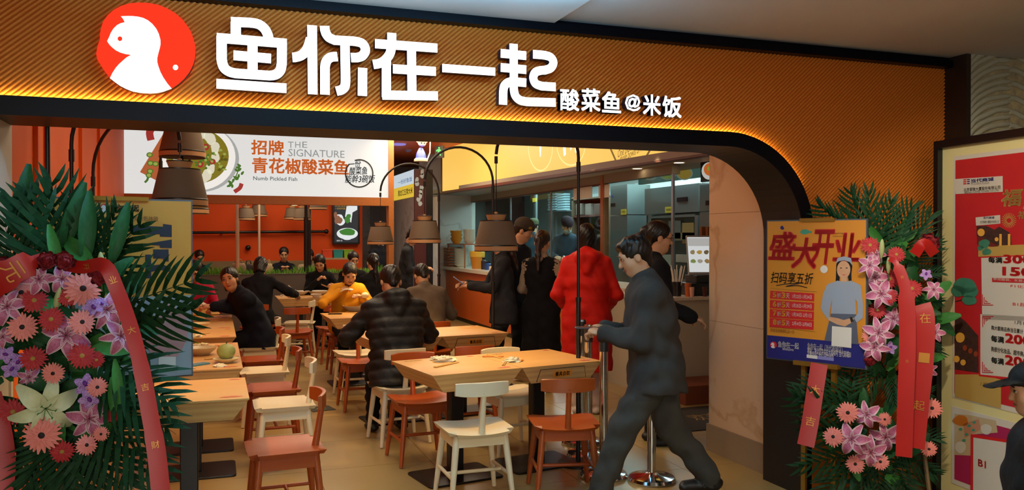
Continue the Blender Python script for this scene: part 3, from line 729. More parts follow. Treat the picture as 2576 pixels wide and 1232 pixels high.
pendant(619, 554, 14.5, 'hanging taupe lamp before the white pole, the lower of its pair'); pendant(651, 545, 15.2, 'hanging taupe lamp behind the white pole, the higher of its pair'); pendant(736, 552, 15.3, 'hanging taupe lamp left partly covered beside the black pole')
pendant(761, 554, 14.6, 'hanging taupe lamp crossed by the black pole'); pendant(801, 527, 14.3, 'hanging taupe lamp tucked up under the light box frame')
# ---------------------------------------------------------------- wall screen with a dish picture
TV = Panel((0, 16.12), (3, 16.12), 'advertising_screen', 'upright advertising screen with a dish of greens on the orange wall', 'screen')
TV.slab(836, 506, 904, 614, -.08, .05, M_black, 'bezel'); scr = TV.slab(840.5, 510.5, 899.5, 609.5, .05, .053, emat('scr_dark', '#29313a', .5), 'screen_glass')
def tvz(x, y): return (400+x/2.933, 480+y/2.933)
def tvb(cx, cy, rx, ry, z, m, n=18, wob=0., seed=0): TV.flat([TV.f(*tvz(*p)) for p in blob(cx, cy, rx, ry, n, wob, seed)][::-1], z, m, parent=scr)
S_w = emat('scr_white', '#dfe6ea', .8); S_g = emat('scr_green', '#3f8a35', .6); S_s = emat('scr_skin', '#a06a50', .5); S_y = emat('scr_yellow', '#c9a23a', .6)
TV.flat([TV.f(*tvz(*p)) for p in [(1385,90),(1460,90),(1460,140),(1425,160),(1415,235),(1370,190)]][::-1], .055, S_w, parent=scr)
tvb(1330,215,38,40,.055,S_w,16,.2,2); tvb(1320,215,26,34,.0555,S_s,14,.3,4); tvb(1390,205,24,30,.056,S_g,14,.4,5)
tvb(1386,315,78,42,.055,S_w,24); tvb(1388,303,62,24,.056,S_g,20,.15,6); tvb(1300,180,12,30,.0565,S_s,10,.2,3); tvb(1385,352,30,10,.0545,S_w,14)
TV.text('蒜蓉油麦菜', 841.5, 514, 876, 520, S_y, .056, scr); TV.text('一份好时蔬', 841.5, 522, 868, 527, S_y, .056, scr); TV.text('鱼你在一起', 846, 603, 860, 607, S_w, .056, scr)
# storage boxes on a low stand
st = VY(851, 637, 15.45); sb = empty('storage_stand', (st.x, 15.45, 0), 0, 'low beige stand under the coloured boxes', 'stand')
sh_w = (VY(889, 637, 15.45).x-VY(814, 637, 15.45).x)/2
MB().box(-sh_w, sh_w, -.14, .14, st.z-.03-.08, st.z-.08).build('top', mat('stand_beige', '#a58a66', .6), sb); MB().box(-sh_w, -sh_w+.03, -.14, .14, 0, st.z-.11).build('side', MATS['stand_beige'], sb); MB().box(sh_w-.03, sh_w, -.14, .14, 0, st.z-.11).build('side', MATS['stand_beige'], sb)
for px, cl, nm in ((822, '#d8492a', 'orange-red'), (849, '#2f8f8c', 'teal'), (875, '#7fae2c', 'lime green')):
    c = VY(px, 640, 15.45); t = empty('storage_box', (c.x, 15.45, st.z-.08), 0, nm+' plastic storage box on the low beige stand', 'box', 'coloured storage boxes')
    m = mat('box_'+nm, cl, .4); h = .085
    MB().add([(-h*.9,-.1,0),(h*.9,-.1,0),(h*.9,.1,0),(-h*.9,.1,0),(-h,-.11,.13),(h,-.11,.13),(h,.11,.13),(-h,.11,.13)], [(0,3,2,1),(0,1,5,4),(1,2,6,5),(2,3,7,6),(3,0,4,7),(4,5,6,7)]).build('tub', m, t)
    MB().rbox(-h-.006, h+.006, -.117, .117, .13, .148, .01).build('lid', m, t)
# bags left on the divider
def bag(px, py0, py1, Y, wd, m, label, plastic=False):
    p = VY(px, py1, Y); hgt = VY(px, py0, Y).z-p.z; t = empty('handbag' if not plastic else 'plastic_bag', (p.x, Y, p.z), 0, label, 'bag')
    b = MB(); n = 16; vs = []; R = random.Random(px)
    for zf, k in ((0, .85), (.15, 1.0), (.45, 1.02), (.62, .9), (.72, .75)):
        for i in range(n):
            a = 2*PI*i/n; j = 1+(R.uniform(-.14, .14) if plastic else 0); q = .35 if not plastic else .7
            vs.append((math.copysign(abs(math.cos(a))**q, math.cos(a))*wd/2*k*j, math.copysign(abs(math.sin(a))**q, math.sin(a))*.07*k*j, zf*hgt))
    fs = [(r*n+i, r*n+(i+1) % n, (r+1)*n+(i+1) % n, (r+1)*n+i) for r in range(4) for i in range(n)]+[tuple(range(n-1,-1,-1)), tuple(range(4*n, 5*n))]
    b.add(vs, fs); b.build('bag_body', m, t, smooth=60)
    for s in (-1, 1):
        hp = [(-wd*.25, s*.03, .68*hgt), (-wd*.2, s*.03, .95*hgt), (0, s*.03, hgt), (wd*.2, s*.03, .95*hgt), (wd*.25, s*.03, .68*hgt)] if not plastic else [(s*wd*.32, -.03, .66*hgt), (s*wd*.28, 0, .98*hgt), (s*wd*.18, .02, .66*hgt)]
        MB().tube(smooth_path(hp, 4), .007 if not plastic else .02, 6, flat=1 if not plastic else .4).build('handle', m, t, smooth=60)
bag(600, 652, 688, 13.93, .23, mat('bag_tan', '#9a8468', .6), 'tan handbag standing behind the planter grass')
bag(625, 655, 688, 14.0, .15, mat('bag_dark', '#2b2420', .6), 'dark handbag beside the tan one behind the planter')
bag(667, 653, 688, 13.93, .23, mat('bag_plastic', '#cdbd92', .35), 'crumpled white plastic carrier bag on the planter', True)
for px, zl in ((600, 688), (625, 688), (667, 688)): pass
sl = VY(630, 688, 13.97); tag(MB().box(-.45, .75, -.07, .14, sl.z-.03, sl.z).box(-.45, .75, .1, .14, 0, sl.z-.03).build('bag_ledge', M_grey, loc=(sl.x, 13.97, 0)), 'narrow grey ledge behind the planter carrying the bags', 'ledge')
# ================================================================ passage at the back right
SG = Panel((3.44, 16.85), (3.44, 14.95), 'rice_stall_sign', 'small white and yellow light box sign in the back passage', 'light box')
a0 = SG.f(990, 503); a1 = SG.f(1042, 503); z0, z1 = 2.36, 2.86; zm = 2.60
SG_w = MB().box(a0[0], a1[0], zm, z1, -.1, 0).build('white_panel', emat('rice_white', '#cfdde6', .75), SG.root); SG_y = MB().box(a0[0], a1[0], z0, zm, -.1, 0).build('yellow_panel', emat('rice_yellow', '#e6c23e', .75), SG.root)
L_ = a1[0]-a0[0]
text(SG.root, '一份好鱼饭', a0[0]+L_*.25, zm+.05, a1[0]-L_*.08, zm+.14, emat('rice_blue', '#5b7fa8', .5), z=.004, bold=.01); text(SG.root, '黑龙江五常大米', a0[0]+L_*.25, zm-.18, a1[0]-L_*.06, zm-.06, E_ink, z=.004, bold=.02)
struct(MB().box(3.45, 3.9, 14.9, 19.6, 0, 2.36).build('wall_passage', M_greymarble))
for px, py, o_ in ((1014,506,'away from'),(1033,503,'next to')):
    p = H(px, py, 2.355); downlight((p.x, p.y, 2.36), 'recessed downlight under the small rice sign, %s the dark red banner' % o_, .06, 'downlights under the rice sign')
bn_ = empty('standing_banner', (3.55, 14.62, 0), 0, 'tall dark red banner board with a blossom branch', 'banner')
c0 = VY(1043, 500, 14.6); c1 = VY(1072, 500, 14.6); c2 = VY(1088, 500, 14.6)
MB().box(c0.x-3.55, c1.x-3.55, -.03, .03, .02, 2.83).build('board', mat('banner_red', '#43100f', .5), bn_)
MB().box(c1.x-3.55, c2.x-3.55, -.05, .05, 0, 2.83).build('upright', M_black, bn_); MB().box(c0.x-3.6, c2.x-3.5, -.2, .2, 0, .03).build('foot', M_black, bn_)
M_bl = mat('blossom_pale', '#9fb0b8', .6); Rb = random.Random(2)
for i in range(9):
    q = VY(1056+Rb.uniform(-7, 8), 432+i*10, 14.56); MB().flat([(x-3.55, z) for x, z in blob(q.x, q.z, .035, .05, 8, .3, i)], .032, 0, FRONT).build('blossom', M_bl, bn_)
# ================================================================ yellow light box over the counter
YP = Panel((4.0, 15.7), (4.72, 6.9), 'counter_light_box', 'long yellow light box sign over the service counter', 'light box')
E_yel = emat('box_yellow', '#f6c65c', .86); E_yelw = emat('box_yellow_white', '#fbf8ea', .95); E_yl = emat('box_yellow_line', '#f8e08c', .92); E_yd = emat('box_yellow_dark', '#4b3a18', .4); E_yb = emat('box_yellow_brown', '#8a6a20', .5)
e0 = YP.f(1113, 480)[0]; zs_ = 2.475
ypf = MB().box(e0, YP.len, zs_, 3.27, -.1, 0).build('light_panel', E_yel, YP.root)
MB().box(e0-.05, YP.len, zs_-.04, zs_, -.12, .012).build('bottom_rail', M_darkwood, YP.root); MB().box(e0-.05, e0, zs_, 3.27, -.12, .012).build('end_rail', M_darkwood, YP.root)
def yz(x, y): return (800+x/2.567, y/2.567)
def ystroke(pts, wd, z, m): MB().stroke([YP.f(*yz(*p)) for p in pts], wd, z-.001, z).build('print', m, ypf)
for cx, cy, rx, ry in ((1438, 950, 78, 152), (1635, 930, 92, 137)):
    ystroke([(cx+rx*math.cos(a), cy+ry*math.sin(a)) for a in np.linspace(-2.6, 5.2-1.0, 30)], .02, .004, E_yl)
for pl_ in ([(1420,800),(1452,800),(1446,900),(1440,1012),(1434,1012),(1428,900)], [(1568,890),(1600,850),(1602,1000),(1588,1010),(1580,920)], [(1612,870),(1650,840),(1690,845),(1680,990),(1662,985),(1655,920),(1632,975)]):
    YP.flat([YP.f(*yz(*p)) for p in pl_][::-1], .004, E_yelw, parent=ypf)
ystroke([(1868,905),(1890,960),(1925,1040)], .03, .004, E_yb); ystroke([(2168,905),(2150,960),(2122,1008)], .03, .004, E_yb)
def ytext(s_, x0, y0, x1, y1, m, **k): (a, c), (d, e) = yz(x0, y0), yz(x1, y1); YP.text(s_, a, c, d, e, m, .005, ypf, **k)
ytext('酸菜鱼', 1825, 830, 1955, 935, E_yd, bold=.02, shear=.2); ytext('饭', 2000, 850, 2060, 925, E_yb)
ytext('One pickled fish VS', 1935, 920, 2128, 985, E_yb, shear=.35, rot=.2); ytext('three bowls of rice', 1950, 960, 2120, 1008, E_yb, shear=.35, rot=.2)
# soffit and downlights
sof = MB(); d_ = YP.u; n_ = Vector((d_.y*-1, d_.x)); A = Vector((4.0, 15.7)); B = Vector((4.72, 6.9))
sof.prism([(A.x-.02, A.y+.3), (5.3, 16.4), (5.9, 6.9), (B.x-.02, B.y)][::-1], zs_-.02, zs_+.06)
struct(sof.build('ceiling_soffit', mat('soffit_taupe', '#8d8071', .5)))
for (px, py), o_ in zip(((1192,475),(1271,463),(1370,448),(1502,428),(1603,423),(1661,404),(1708,408)), ('seventh', 'sixth', 'fifth', 'fourth', 'third', 'second', 'first')):
    p = H(px, py, zs_-.02); downlight((p.x, p.y, zs_-.02), o_+' recessed downlight from the marble pier in the counter soffit', .06, 'downlights over the counter')
for y in (8.4, 10.5, 13.0): light('counter_spot', 'SPOT', (4.6, y, 2.4), 26, (1, .8, .55), .05, spot=110)
# ---------------------------------------------------------------- marble wall, counter
struct(MB().box(3.9, 5.0, 16.4, 16.5, 0, 3.3).build('wall_marble', M_greymarble))
ct = empty('service_counter', (4.7, 12.2, 0), 0, 'long orange service counter with white stone top', 'counter')
MB().box(-.28, .30, -3.75, 4.14, .08, .965).build('counter_body', mat('counter_orange', '#c45a1c', .4), ct); MB().box(-.34, .32, -3.8, 4.18, .965, 1.025).build('counter_top', mat('counter_stone', '#d6c9b4', .18, noise=(30, '#c9bba5', .3)), ct); MB().box(-.25, .28, -3.7, 4.1, 0, .08).build('toe_kick', M_black, ct)
rg = empty('till_counter', (4.75, 7.85, 0), 0, 'white fronted till counter next to the marble pier', 'counter')
MB().box(-.62, .6, -.45, .5, .0, .96).build('counter_body', mat('till_panel', '#b9ad96', .45), rg); MB().box(-.64, .62, -.47, .52, .96, .99).build('counter_top', MATS['counter_stone'], rg)
tag(MB().rbox(-.5, .5, -.24, .24, 0, .18, .01).build('wooden_step', mat('step_brown', '#7a3f26', .5), loc=(4.72, 7.12, 0)), 'low brown wooden step in front of the till counter', 'step')
mt = empty('floor_mat', (4.3, 6.35, 0), 0, 'black floor mat with yellow lettering before the till step', 'mat'); MB().rbox(-.6, .4, -.42, .42, 0, .008, .01).build('rubber', mat('mat_black', '#1c1612', .8), mt)
text(mt, '欢迎光临', -.35, -.12, .3, .12, mat('mat_yellow', '#8a6a28', .8), z=.009, name='print')
# kitchen glass front
M_glass = mat('kitchen_glass', '#dff2f0', .03, trans=1., spec=.6)
def glasspane(y0, y1, z0, z1, nm):
    o = MB().box(4.992, 5.0, y0, y1, z0, z1).build(nm, M_glass); struct(o); return o
ys = [(8.45, 10.2), (10.25, 12.1), (12.15, 14.0), (14.05, 16.38)]
for i, (a, c) in enumerate(ys): glasspane(a, c, 1.03, 2.34, 'window_%d' % (i+1))
for y in (8.42, 12.12, 14.02): struct(MB().box(4.985, 5.01, y-.02, y+.02, 1.025, 2.34).build('trim_4', M_steel))
struct(MB().box(4.96, 5.05, 10.19, 10.27, 1.025, 2.46).build('trim_5', mat('mullion_orange_reflection', '#b9825a', .25, .9)))  # steel mullion with its orange reflection put into the metal colour
struct(MB().box(4.97, 5.08, 8.4, 16.4, 2.34, 2.46).build('wall_header', mat('header_taupe', '#8f8778', .5)))
struct(MB().box(4.965, 5.08, 10.3, 16.38, 2.325, 2.34).build('trim_6', M_darkwood))
# kitchen room
struct(MB().box(7.3, 7.42, 6.4, 22.0, 0, 3.3).build('wall_kitchen', mat('kitchen_backing', '#9ea6a4', .6)))
kw = bpy.data.objects['wall_kitchen']; tl = MB().box(-.009, 0, -.147, .147, -.147, .147); t0 = None
M_kt = mat('kitchen_tile', '#b9c2c0', .25)
for j in range(12):
    for i in range(5):
        o = tl.build('wall_tile', M_kt, kw) if t0 is None else t0.copy()
        if t0 is None: t0 = o
        else: COL.objects.link(o)
        o.location = (7.3, 12.4+j*.3, 1.15+i*.3)
struct(MB().box(5.0, 7.4, 21.5, 21.6, 0, 3.3).build('wall_kitchen_end', MATS['kitchen_backing'])); struct(MB().box(5.0, 5.1, 16.5, 21.5, 0, 3.3).build('wall_kitchen_left', M_white_wall)); struct(MB().box(5.3, 7.4, 6.4, 21.5, 2.85, 2.95).build('ceiling_kitchen', M_white_wall)); struct(MB().box(5.4, 7.4, 6.3, 6.4, 0, 3.3).build('wall_kitchen_side', M_white_wall))
KP = lambda X, nm, lb, ct_: Panel((X, 17), (X, 6), nm, lb, ct_)
M_st2 = mat('brushed_steel', '#7f8583', .35, .7); M_dsp = mat('display_black', '#0b1014', .2); M_tagy = mat('yellow_tag', '#d6b02e', .5)
K1 = KP(6.0, 'steel_steam_cabinet', 'tall stainless steel cabinet with a yellow price tag in the kitchen', 'cabinet')
K1.slab(1622, 468, 1757, 536, -.7, 0, M_st2, 'upper_door'); K1.slab(1622, 538, 1757, 700, -.7, -.03, mat('cab_dark', '#1d3434', .4), 'lower_cavity')
K1.slab(1632, 541, 1640, 700, -.03, .01, M_st2, 'frame_bar'); K1.slab(1749, 541, 1757, 700, -.03, .01, M_st2, 'frame_bar'); K1.slab(1640, 541, 1749, 547, -.03, .01, M_st2, 'frame_bar')
K1.slab(1704, 496, 1730, 507, 0, .012, M_dsp, 'display'); dl_ = K1.slab(1674, 520, 1692, 535, 0, .006, M_tagy, 'price_tag'); K1.text('440', 1677, 524, 1689, 530, M_ink, .008, dl_)
for i, (xa, ya, xb, yb, cl) in enumerate(((1648,580,1680,625,'#8a8a78'),(1682,555,1712,600,'#5a5a50'),(1716,560,1745,612,'#8c7440'),(1680,585,1745,602,'#7a6a3c'),(1655,640,1690,668,'#8f938a'),(1700,640,1745,660,'#8f8f84'))):
    K1.slab(xa, ya, xb, yb, -.03, .0, mat('food_box_%d' % i, cl, .6), 'stacked_carton')
K1.slab(1640, 602, 1749, 605, -.03, .005, M_st2, 'shelf')
r_ = K1.rect(1622, 468, 1757, 700); MB().box(r_[0], r_[2], 0, r_[1], -.7, -.02).build('cabinet_base', M_st2, K1.root)
K2 = KP(5.9, 'steel_fridge', 'steel fridge with copper handles beside the till', 'fridge'); K2.slab(1760, 462, 1830, 530, -.7, 0, M_st2, 'upper_door'); K2.slab(1760, 532, 1830, 660, -.7, 0, M_st2, 'lower_door')
for x in (1770, 1785): K2.slab(x, 570, x+4, 598, 0, .05, mat('copper', '#b5652c', .3, .8), 'handle')
K2.slab(1776, 504, 1795, 516, 0, .01, M_dsp, 'display'); r_ = K2.rect(1760, 462, 1830, 660); MB().box(r_[0], r_[2], 0, r_[1], -.7, -.02).build('fridge_base', M_st2, K2.root)
K3 = KP(6.0, 'steel_cupboard', 'steel cupboard with a blue dot sticker behind the kitchen glass', 'cupboard'); K3.slab(1536, 466, 1578, 540, -.6, 0, M_st2, 'door'); K3.slab(1536, 542, 1578, 690, -.6, 0, M_st2, 'door')
K3.flat([K3.f(*p) for p in blob(1541, 494, 3, 3, 10)][::-1], .004, mat('blue_dot', '#1f2d7a', .5), 'sticker'); K3.slab(1537, 511, 1548, 519, 0, .005, M_dsp, 'display'); q_ = K3.slab(1563, 526, 1576, 540, 0, .006, M_tagy, 'price_tag'); K3.text('440', 1565, 530, 1574, 535, M_ink, .008, q_)
r_ = K3.rect(1536, 466, 1578, 690); MB().box(r_[0], r_[2], 0, r_[1], -.6, -.02).build('cupboard_base', M_st2, K3.root)
K4 = KP(6.3, 'kitchen_shelf', 'brown open shelf unit with bands of trays behind the kitchen glass', 'shelf'); M_brn = mat('shelf_brown', '#5f4a35', .5)
K4.slab(1438, 496, 1530, 500, -.4, 0, M_brn, 'shelf_board'); K4.slab(1438, 496, 1442, 700, -.4, 0, M_brn, 'side_panel'); K4.slab(1526, 496, 1530, 700, -.4, 0, M_brn, 'side_panel'); K4.slab(1442, 540, 1526, 545, -.4, 0, M_darkwood, 'shelf_board'); K4.slab(1442, 590, 1526, 595, -.4, 0, M_brn, 'shelf_board'); K4.slab(1442, 500, 1526, 700, -.4, -.36, mat('shelf_back', '#463a30', .6), 'back_panel')
for x in (1447, 1470, 1492, 1508): K4.slab(x, 512, x+14, 540, -.34, -.02, mat('tray_%d' % x, ('#6d5a50', '#8a7050', '#5a4038', '#77665a')[(x//2) % 4], .5), 'tray')
q_ = K4.slab(1514, 527, 1520, 533, 0, .006, M_tagy, 'price_tag')
for x0_, y0_, x1_, y1_, o_ in ((1443,470,1490,500,'wider'),(1506,465,1533,497,'narrower')):
    pg = Panel((4.985, 17), (4.985, 6), 'paper_notice', 'blank white paper notice on the kitchen glass, the %s of the two' % o_, 'notice', 'paper notices on the glass'); pg.slab(x0_, y0_, x1_, y1_, 0, .003, mat('paper_white', '#d9d6cc', .7), 'sheet')
K5 = KP(6.9, 'lid_rack', 'rack of stacked pale blue food lids at the kitchen back wall', 'rack')
for cx in (1388, 1411):
    for i in range(7): K5.slab(cx-10+(i % 2)*1.5, 487+i*6.2, cx+10, 491.5+i*6.2, -.12, 0, mat('lid_blue', '#a9c4cc', .4), 'food_lid')
K5.slab(1374, 530, 1428, 533, -.25, .02, M_st2, 'shelf_board'); r_ = K5.rect(1374, 486, 1428, 533); MB().box(r_[0], r_[0]+.04, 0, r_[3], -.25, -.2).build('upright', M_st2, K5.root); MB().box(r_[2]-.04, r_[2], 0, r_[3], -.25, -.2).build('upright', M_st2, K5.root)
K6 = KP(6.9, 'range_hood', 'dark red cooking range with hood in the kitchen', 'range'); M_hood = mat('hood_red', '#5a2a28', .4, .2)
K6.slab(1222, 497, 1282, 560, -.4, 0, M_hood, 'hood'); r_ = K6.rect(1222, 560, 1282, 600); MB().box(r_[0], r_[2], 0, .9, -.4, .1).build('stove', M_st2, K6.root)
MB().box(r_[0], r_[2], .9, r_[3]+.05, -.4, -.36).build('splash_back', M_st2, K6.root)
K7 = KP(6.2, 'amber_notice', 'small amber notice on the kitchen post', 'notice'); K7.slab(1341, 498, 1350, 508, 0, .01, M_tagy, 'plate'); K7.slab(1343, 440, 1348, 640, -.04, 0, M_st2, 'post')
r_ = K7.rect(1343, 440, 1348, 640); MB().box(r_[0], r_[2], 0, r_[1], -.04, 0).build('post_foot', M_st2, K7.root)
# picture menu above the kitchen window
K8 = KP(5.6, 'picture_menu', 'row of dish pictures above the steel cabinets', 'menu board'); mb_ = K8.slab(1606, 412, 1762, 455, -.05, 0, emat('menu_teal', '#5f8f84', .22), 'board')
for cx, cl in ((1636, '#4f6a54'), (1680, '#8a9a3a'), (1722, '#a58f3a')):
    K8.flat([K8.f(*p) for p in blob(cx, 436, 21, 17, 20)][::-1], .003, emat('dish_rim_'+cl, '#9fb3a2', .25), parent=mb_); K8.flat([K8.f(*p) for p in blob(cx, 436, 17.5, 14, 18)][::-1], .005, emat('dish_'+cl, cl, .35), parent=mb_)
K9 = KP(5.2, 'hanging_menu_board', 'black hanging menu board with a bowl picture', 'menu board'); k9 = K9.slab(1762, 404, 1800, 456, -.03, 0, M_black, 'board'); K9.flat([K9.f(*p) for p in blob(1784, 430, 19, 22, 18)][::-1], .003, emat('k9w', '#d9dcd6', .5), parent=k9); K9.flat([K9.f(*p) for p in blob(1786, 426, 15, 16, 18)][::-1], .005, emat('k9o', '#d9702a', .5), parent=k9); K9.flat([K9.f(*p) for p in blob(1786, 424, 6, 6, 10)][::-1], .007, emat('k9g', '#8fae3a', .5), parent=k9)
K10 = KP(6.4, 'tube_light', 'white fluorescent strip light on the kitchen ceiling', 'light'); K10.slab(1600, 456, 1750, 472, -.1, 0, emat('fluo', '#bfe0d6', 1.1), 'diffuser'); K10.slab(1600, 452, 1750, 456, -.12, .02, M_st2, 'housing')
# worktop for the cooks
wt = empty('prep_table', (6.2, 13.4, 0), 0, 'stainless prep table where the cooks work', 'table'); MB().box(-.3, .3, -1.3, 1.2, .86, .9).build('top', M_st2, wt)
for sx in (-.26, .26):
    for sy in (-1.2, 1.1): MB().box(sx-.02, sx+.02, sy-.02, sy+.02, 0, .86).build('leg', M_st2, wt)
# ================================================================ things on the counter
M_tray = mat('tray_brown', '#8a4f22', .5); M_bowl = mat('bowl_white', '#d8d0bf', .35); M_amber = mat('bowl_amber', '#b9761e', .4)
ZC = 1.025
def on_counter(px, X): p = VX(px, 640, X); return (p.x, p.y)
cx_, cy_ = on_counter(1139, 4.51)
ORD = ['lowest', 'second', 'third', 'fourth', 'fifth', 'sixth', 'seventh', 'eighth', 'ninth', 'tenth', 'eleventh', 'twelfth']
def nth(i, n): return 'topmost' if i == n-1 else ('lowest' if i == 0 else ORD[i]+' from the bottom')
for i in range(7):
    t = empty('serving_tray', (cx_, cy_, ZC+i*.055), 0, 'brown slotted serving tray, %s of the stack at the counter end' % nth(i, 7), 'tray', 'stacked brown trays')
    MB().rbox(-.13, .13, -.19, .19, 0, .012, .03).build('tray_base', M_tray, t)
    for s in (-1, 1): MB().tube(smooth_path([(s*.08-.07, -.19, .01), (s*.08-.05, -.205, .04), (s*.08, -.21, .048), (s*.08+.05, -.205, .04), (s*.08+.07, -.19, .01)], 3), .009, 6).build('handle', M_tray, t, smooth=60); MB().box(s*.135-.008, s*.135+.008, -.18, .18, .01, .045).build('rim', M_tray, t)
def bowl_mesh(r, h, n=24): return MB().lathe([(.001,0),(r*.5,0),(r*.55,.008),(r*.85,h*.6),(r,h),(r*.965,h),(r*.8,h*.6),(r*.45,.016),(.001,.016)], n)
def bowl_stack(px, X, n, r, h, step, m, z, lab, group, dy=0.):
    x, y = on_counter(px, X); me = None
    for i in range(n):
        o = tag(bowl_mesh(r, h).build('bowl', m, smooth=50) if me is None else obj('bowl', me), lab % nth(i, n), 'bowl', group)
        me = o.data; o.location = (x+.004*math.sin(i*2.3), y+dy, z+i*step)
bowl_stack(1160, 4.58, 12, .145, .06, .028, M_bowl, ZC, 'white bowl, %s of the tall stack beside the trays', 'white bowls on the counter')
rs_ = empty('counter_riser', (4.64, 15.75, ZC), 0, 'brown riser shelf standing over the trays at the counter end', 'shelf'); MB().box(-.19,.19,-.62,.62,.44,.46).build('shelf_board', M_tray, rs_); [MB().box(x_-.01,x_+.01,y_-.01,y_+.01,0,.44).build('leg', M_tray, rs_) for x_ in (-.17,.17) for y_ in (-.6,.6)]; (0)
bowl_stack(1148, 4.56, 3, .125, .12, .07, M_amber, ZC+.46, 'amber bowl, %s of the short stack on the riser', 'amber bowls'); bowl_stack(1181, 4.66, 11, .12, .06, .022, M_bowl, ZC+.46, 'white bowl, %s of the stack on the riser shelf', 'white bowls on the riser')
x, y = on_counter(1201, 4.60); t = empty('ingredient_tub', (x, y, ZC), 0, 'yellow topped amber tub on the counter', 'tub'); MB().lathe([(.001,0),(.10,0),(.135,.22),(.13,.22)], 20).build('tub_body', M_amber, t, smooth=40); MB().lathe([(.14,.22),(.14,.31),(.12,.33),(.001,.33)], 20).build('tub_lid', mat('tub_yellow', '#c99a2a', .5), t, smooth=40)
for px, cl, h, r, nm in ((1217, '#2a2530', .20, .05, 'dark sauce bottle'), (1228, '#1f3f7a', .14, .06, 'blue sauce jar'), (1240, '#c2b49c', .09, .07, 'cream napkin box')):
    x, y = on_counter(px, 4.62); t = empty('condiment_jar', (x, y, ZC), 0, nm+' on the counter near the headscarfed woman', 'jar'); MB().lathe([(.001,0),(r,0),(r,h*.75),(r*.6,h*.85),(r*.55,h),(.001,h)], 16).build('jar_body', mat('jar_'+nm, cl, .35), t, smooth=40); MB().lathe([(r*.62,h*.9),(r*.62,h*1.06),(.001,h*1.06)], 14).build('cap', M_black, t, smooth=40)
x, y = on_counter(1418, 4.70); t = empty('sink_faucet', (x, y, ZC), 0, 'chrome gooseneck faucet on the counter beside the red coat', 'faucet'); MB().tube(smooth_path([(0,.09,0),(0,.09,.14),(0,.08,.24),(0,.03,.30),(0,-.03,.30),(0,-.08,.25),(0,-.09,.16)], 4), .014, 10).build('spout', M_chrome, t, smooth=60); MB().lathe([(.03,0),(.03,.03),(.015,.04)], 14, 0, Matrix.Translation((0,.09,0))).build('base', M_chrome, t, smooth=50); MB().tube([(.03,.09,.05),(.09,.09,.09)], .008, 8).build('lever', M_chrome, t, smooth=50)
x, y = on_counter(1416, 4.55); t = empty('soap_bottle', (x, y, ZC), 0, 'clear soap bottle with pump under the faucet', 'bottle'); MB().lathe([(.001,0),(.045,0),(.045,.11),(.03,.14),(.014,.15),(.014,.17),(.001,.17)], 16).build('bottle_body', mat('soap', '#c7cbb0', .3), t, smooth=50); MB().tube([(0,0,.17),(0,0,.20),(-.04,0,.20)], .006, 8).build('pump', M_bowl, t)
# ---------------------------------------------------------------- till
ZT = .99
def till(px, Y): p = VY(px, 700, Y); return (p.x, p.y)
x, y = till(1760, 7.72); t = empty('cash_drawer', (x, y, ZT), 0, 'black cash drawer unit on the till counter', 'till'); MB().rbox(-.20, .24, -.16, .16, 0, .13, .01).build('drawer_box', M_black, t); MB().box(-.18, .22, -.163, -.158, .03, .11).build('drawer_front', mat('till_dark', '#15120f', .4), t); MB().rbox(-.1, .2, -.1, .14, .13, .21, .02).build('printer', mat('till_grey', '#22201e', .4), t)
x, y = till(1768, 7.66); t = empty('order_screen', (x, y, ZT+.21), 0, 'tilted touch order screen showing dish pictures', 'screen'); Mt = Matrix.Rotation(math.radians(-18), 4, 'Z') @ Matrix.Rotation(math.radians(-16), 4, 'X'); t.matrix_basis = Matrix.Translation((x, y+.04, ZT+.21)) @ Mt
MB().rbox(-.135, .135, -.012, .012, .0, .44, .01).build('case', mat('case_grey', '#8f9292', .4), t); MB().box(-.122, .122, -.0145, -.012, .03, .42).build('glass', emat('os_white', '#e6ecec', .62), t); gl = t.children[-1]
MB().box(-.118, .118, -.016, -.0146, .32, .41).build('header', emat('os_grey', '#c9c9c6', .55), gl)
for i in range(6):
    cx, cz = (-.075+.075*(i % 3)), .25-.10*(i//3)
    MB().flat(blob(cx, cz, .028, .024, 10, .2, i), .0165, 0, FRONT).build('dish_icon', emat('os_d%d' % i, ('#a7946a', '#c9a24a', '#7a6a4a', '#8fa05a', '#b9b0a0', '#a98a5a')[i], .5), gl)
MB().tube([(0, .02, .02), (0, .05, -.08)], .02, 8).build('stand', M_black, t)
x, y = till(1703, 7.60); t = empty('straw_cup', (x, y, ZT), 0, 'dark cup full of white straws by the till', 'cup'); MB().lathe([(.001,0),(.045,0),(.052,.15),(.047,.15),(.042,.01)], 16).build('cup_body', M_black, t, smooth=40); Rs = random.Random(4)
for i in range(16):
    a = Rs.uniform(0, 6.28); r = Rs.uniform(0, .03); l = Rs.uniform(.03, .07); MB().tube([(r*math.cos(a), r*math.sin(a), .02), (math.cos(a)*(r+l), math.sin(a)*(r+l), .30+Rs.uniform(-.03,.03))], .005, 6).build('straw', M_bowl, t)
for px, Y, r, h, cl, nm in ((1731, 7.5, .035, .14, '#b35a24', 'stack of orange paper cups beside the straws'), (1741, 7.45, .025, .10, '#c99a86', 'pink tumbler on the till counter'), (1773, 7.45, .026, .10, '#4a1c14', 'small dark red sauce jar by the order screen')):
    x, y = till(px, Y); t = empty('drink_cup', (x, y, ZT), 0, nm, 'cup'); MB().lathe([(.001,0),(r*.8,0),(r,h),(r*.92,h),(r*.75,.01)], 16).build('cup_body', mat('cup_'+cl, cl, .4), t, smooth=40)
    for k in range(1, 4): MB().lathe([(r*(.8+.2*k/4)*1.0,h*k/4),(r*(.8+.2*k/4)*1.12,h*k/4+.004),(r*(.8+.2*k/4),h*k/4+.008)], 16).build('cup_ring', MATS['cup_'+cl], t, smooth=40)
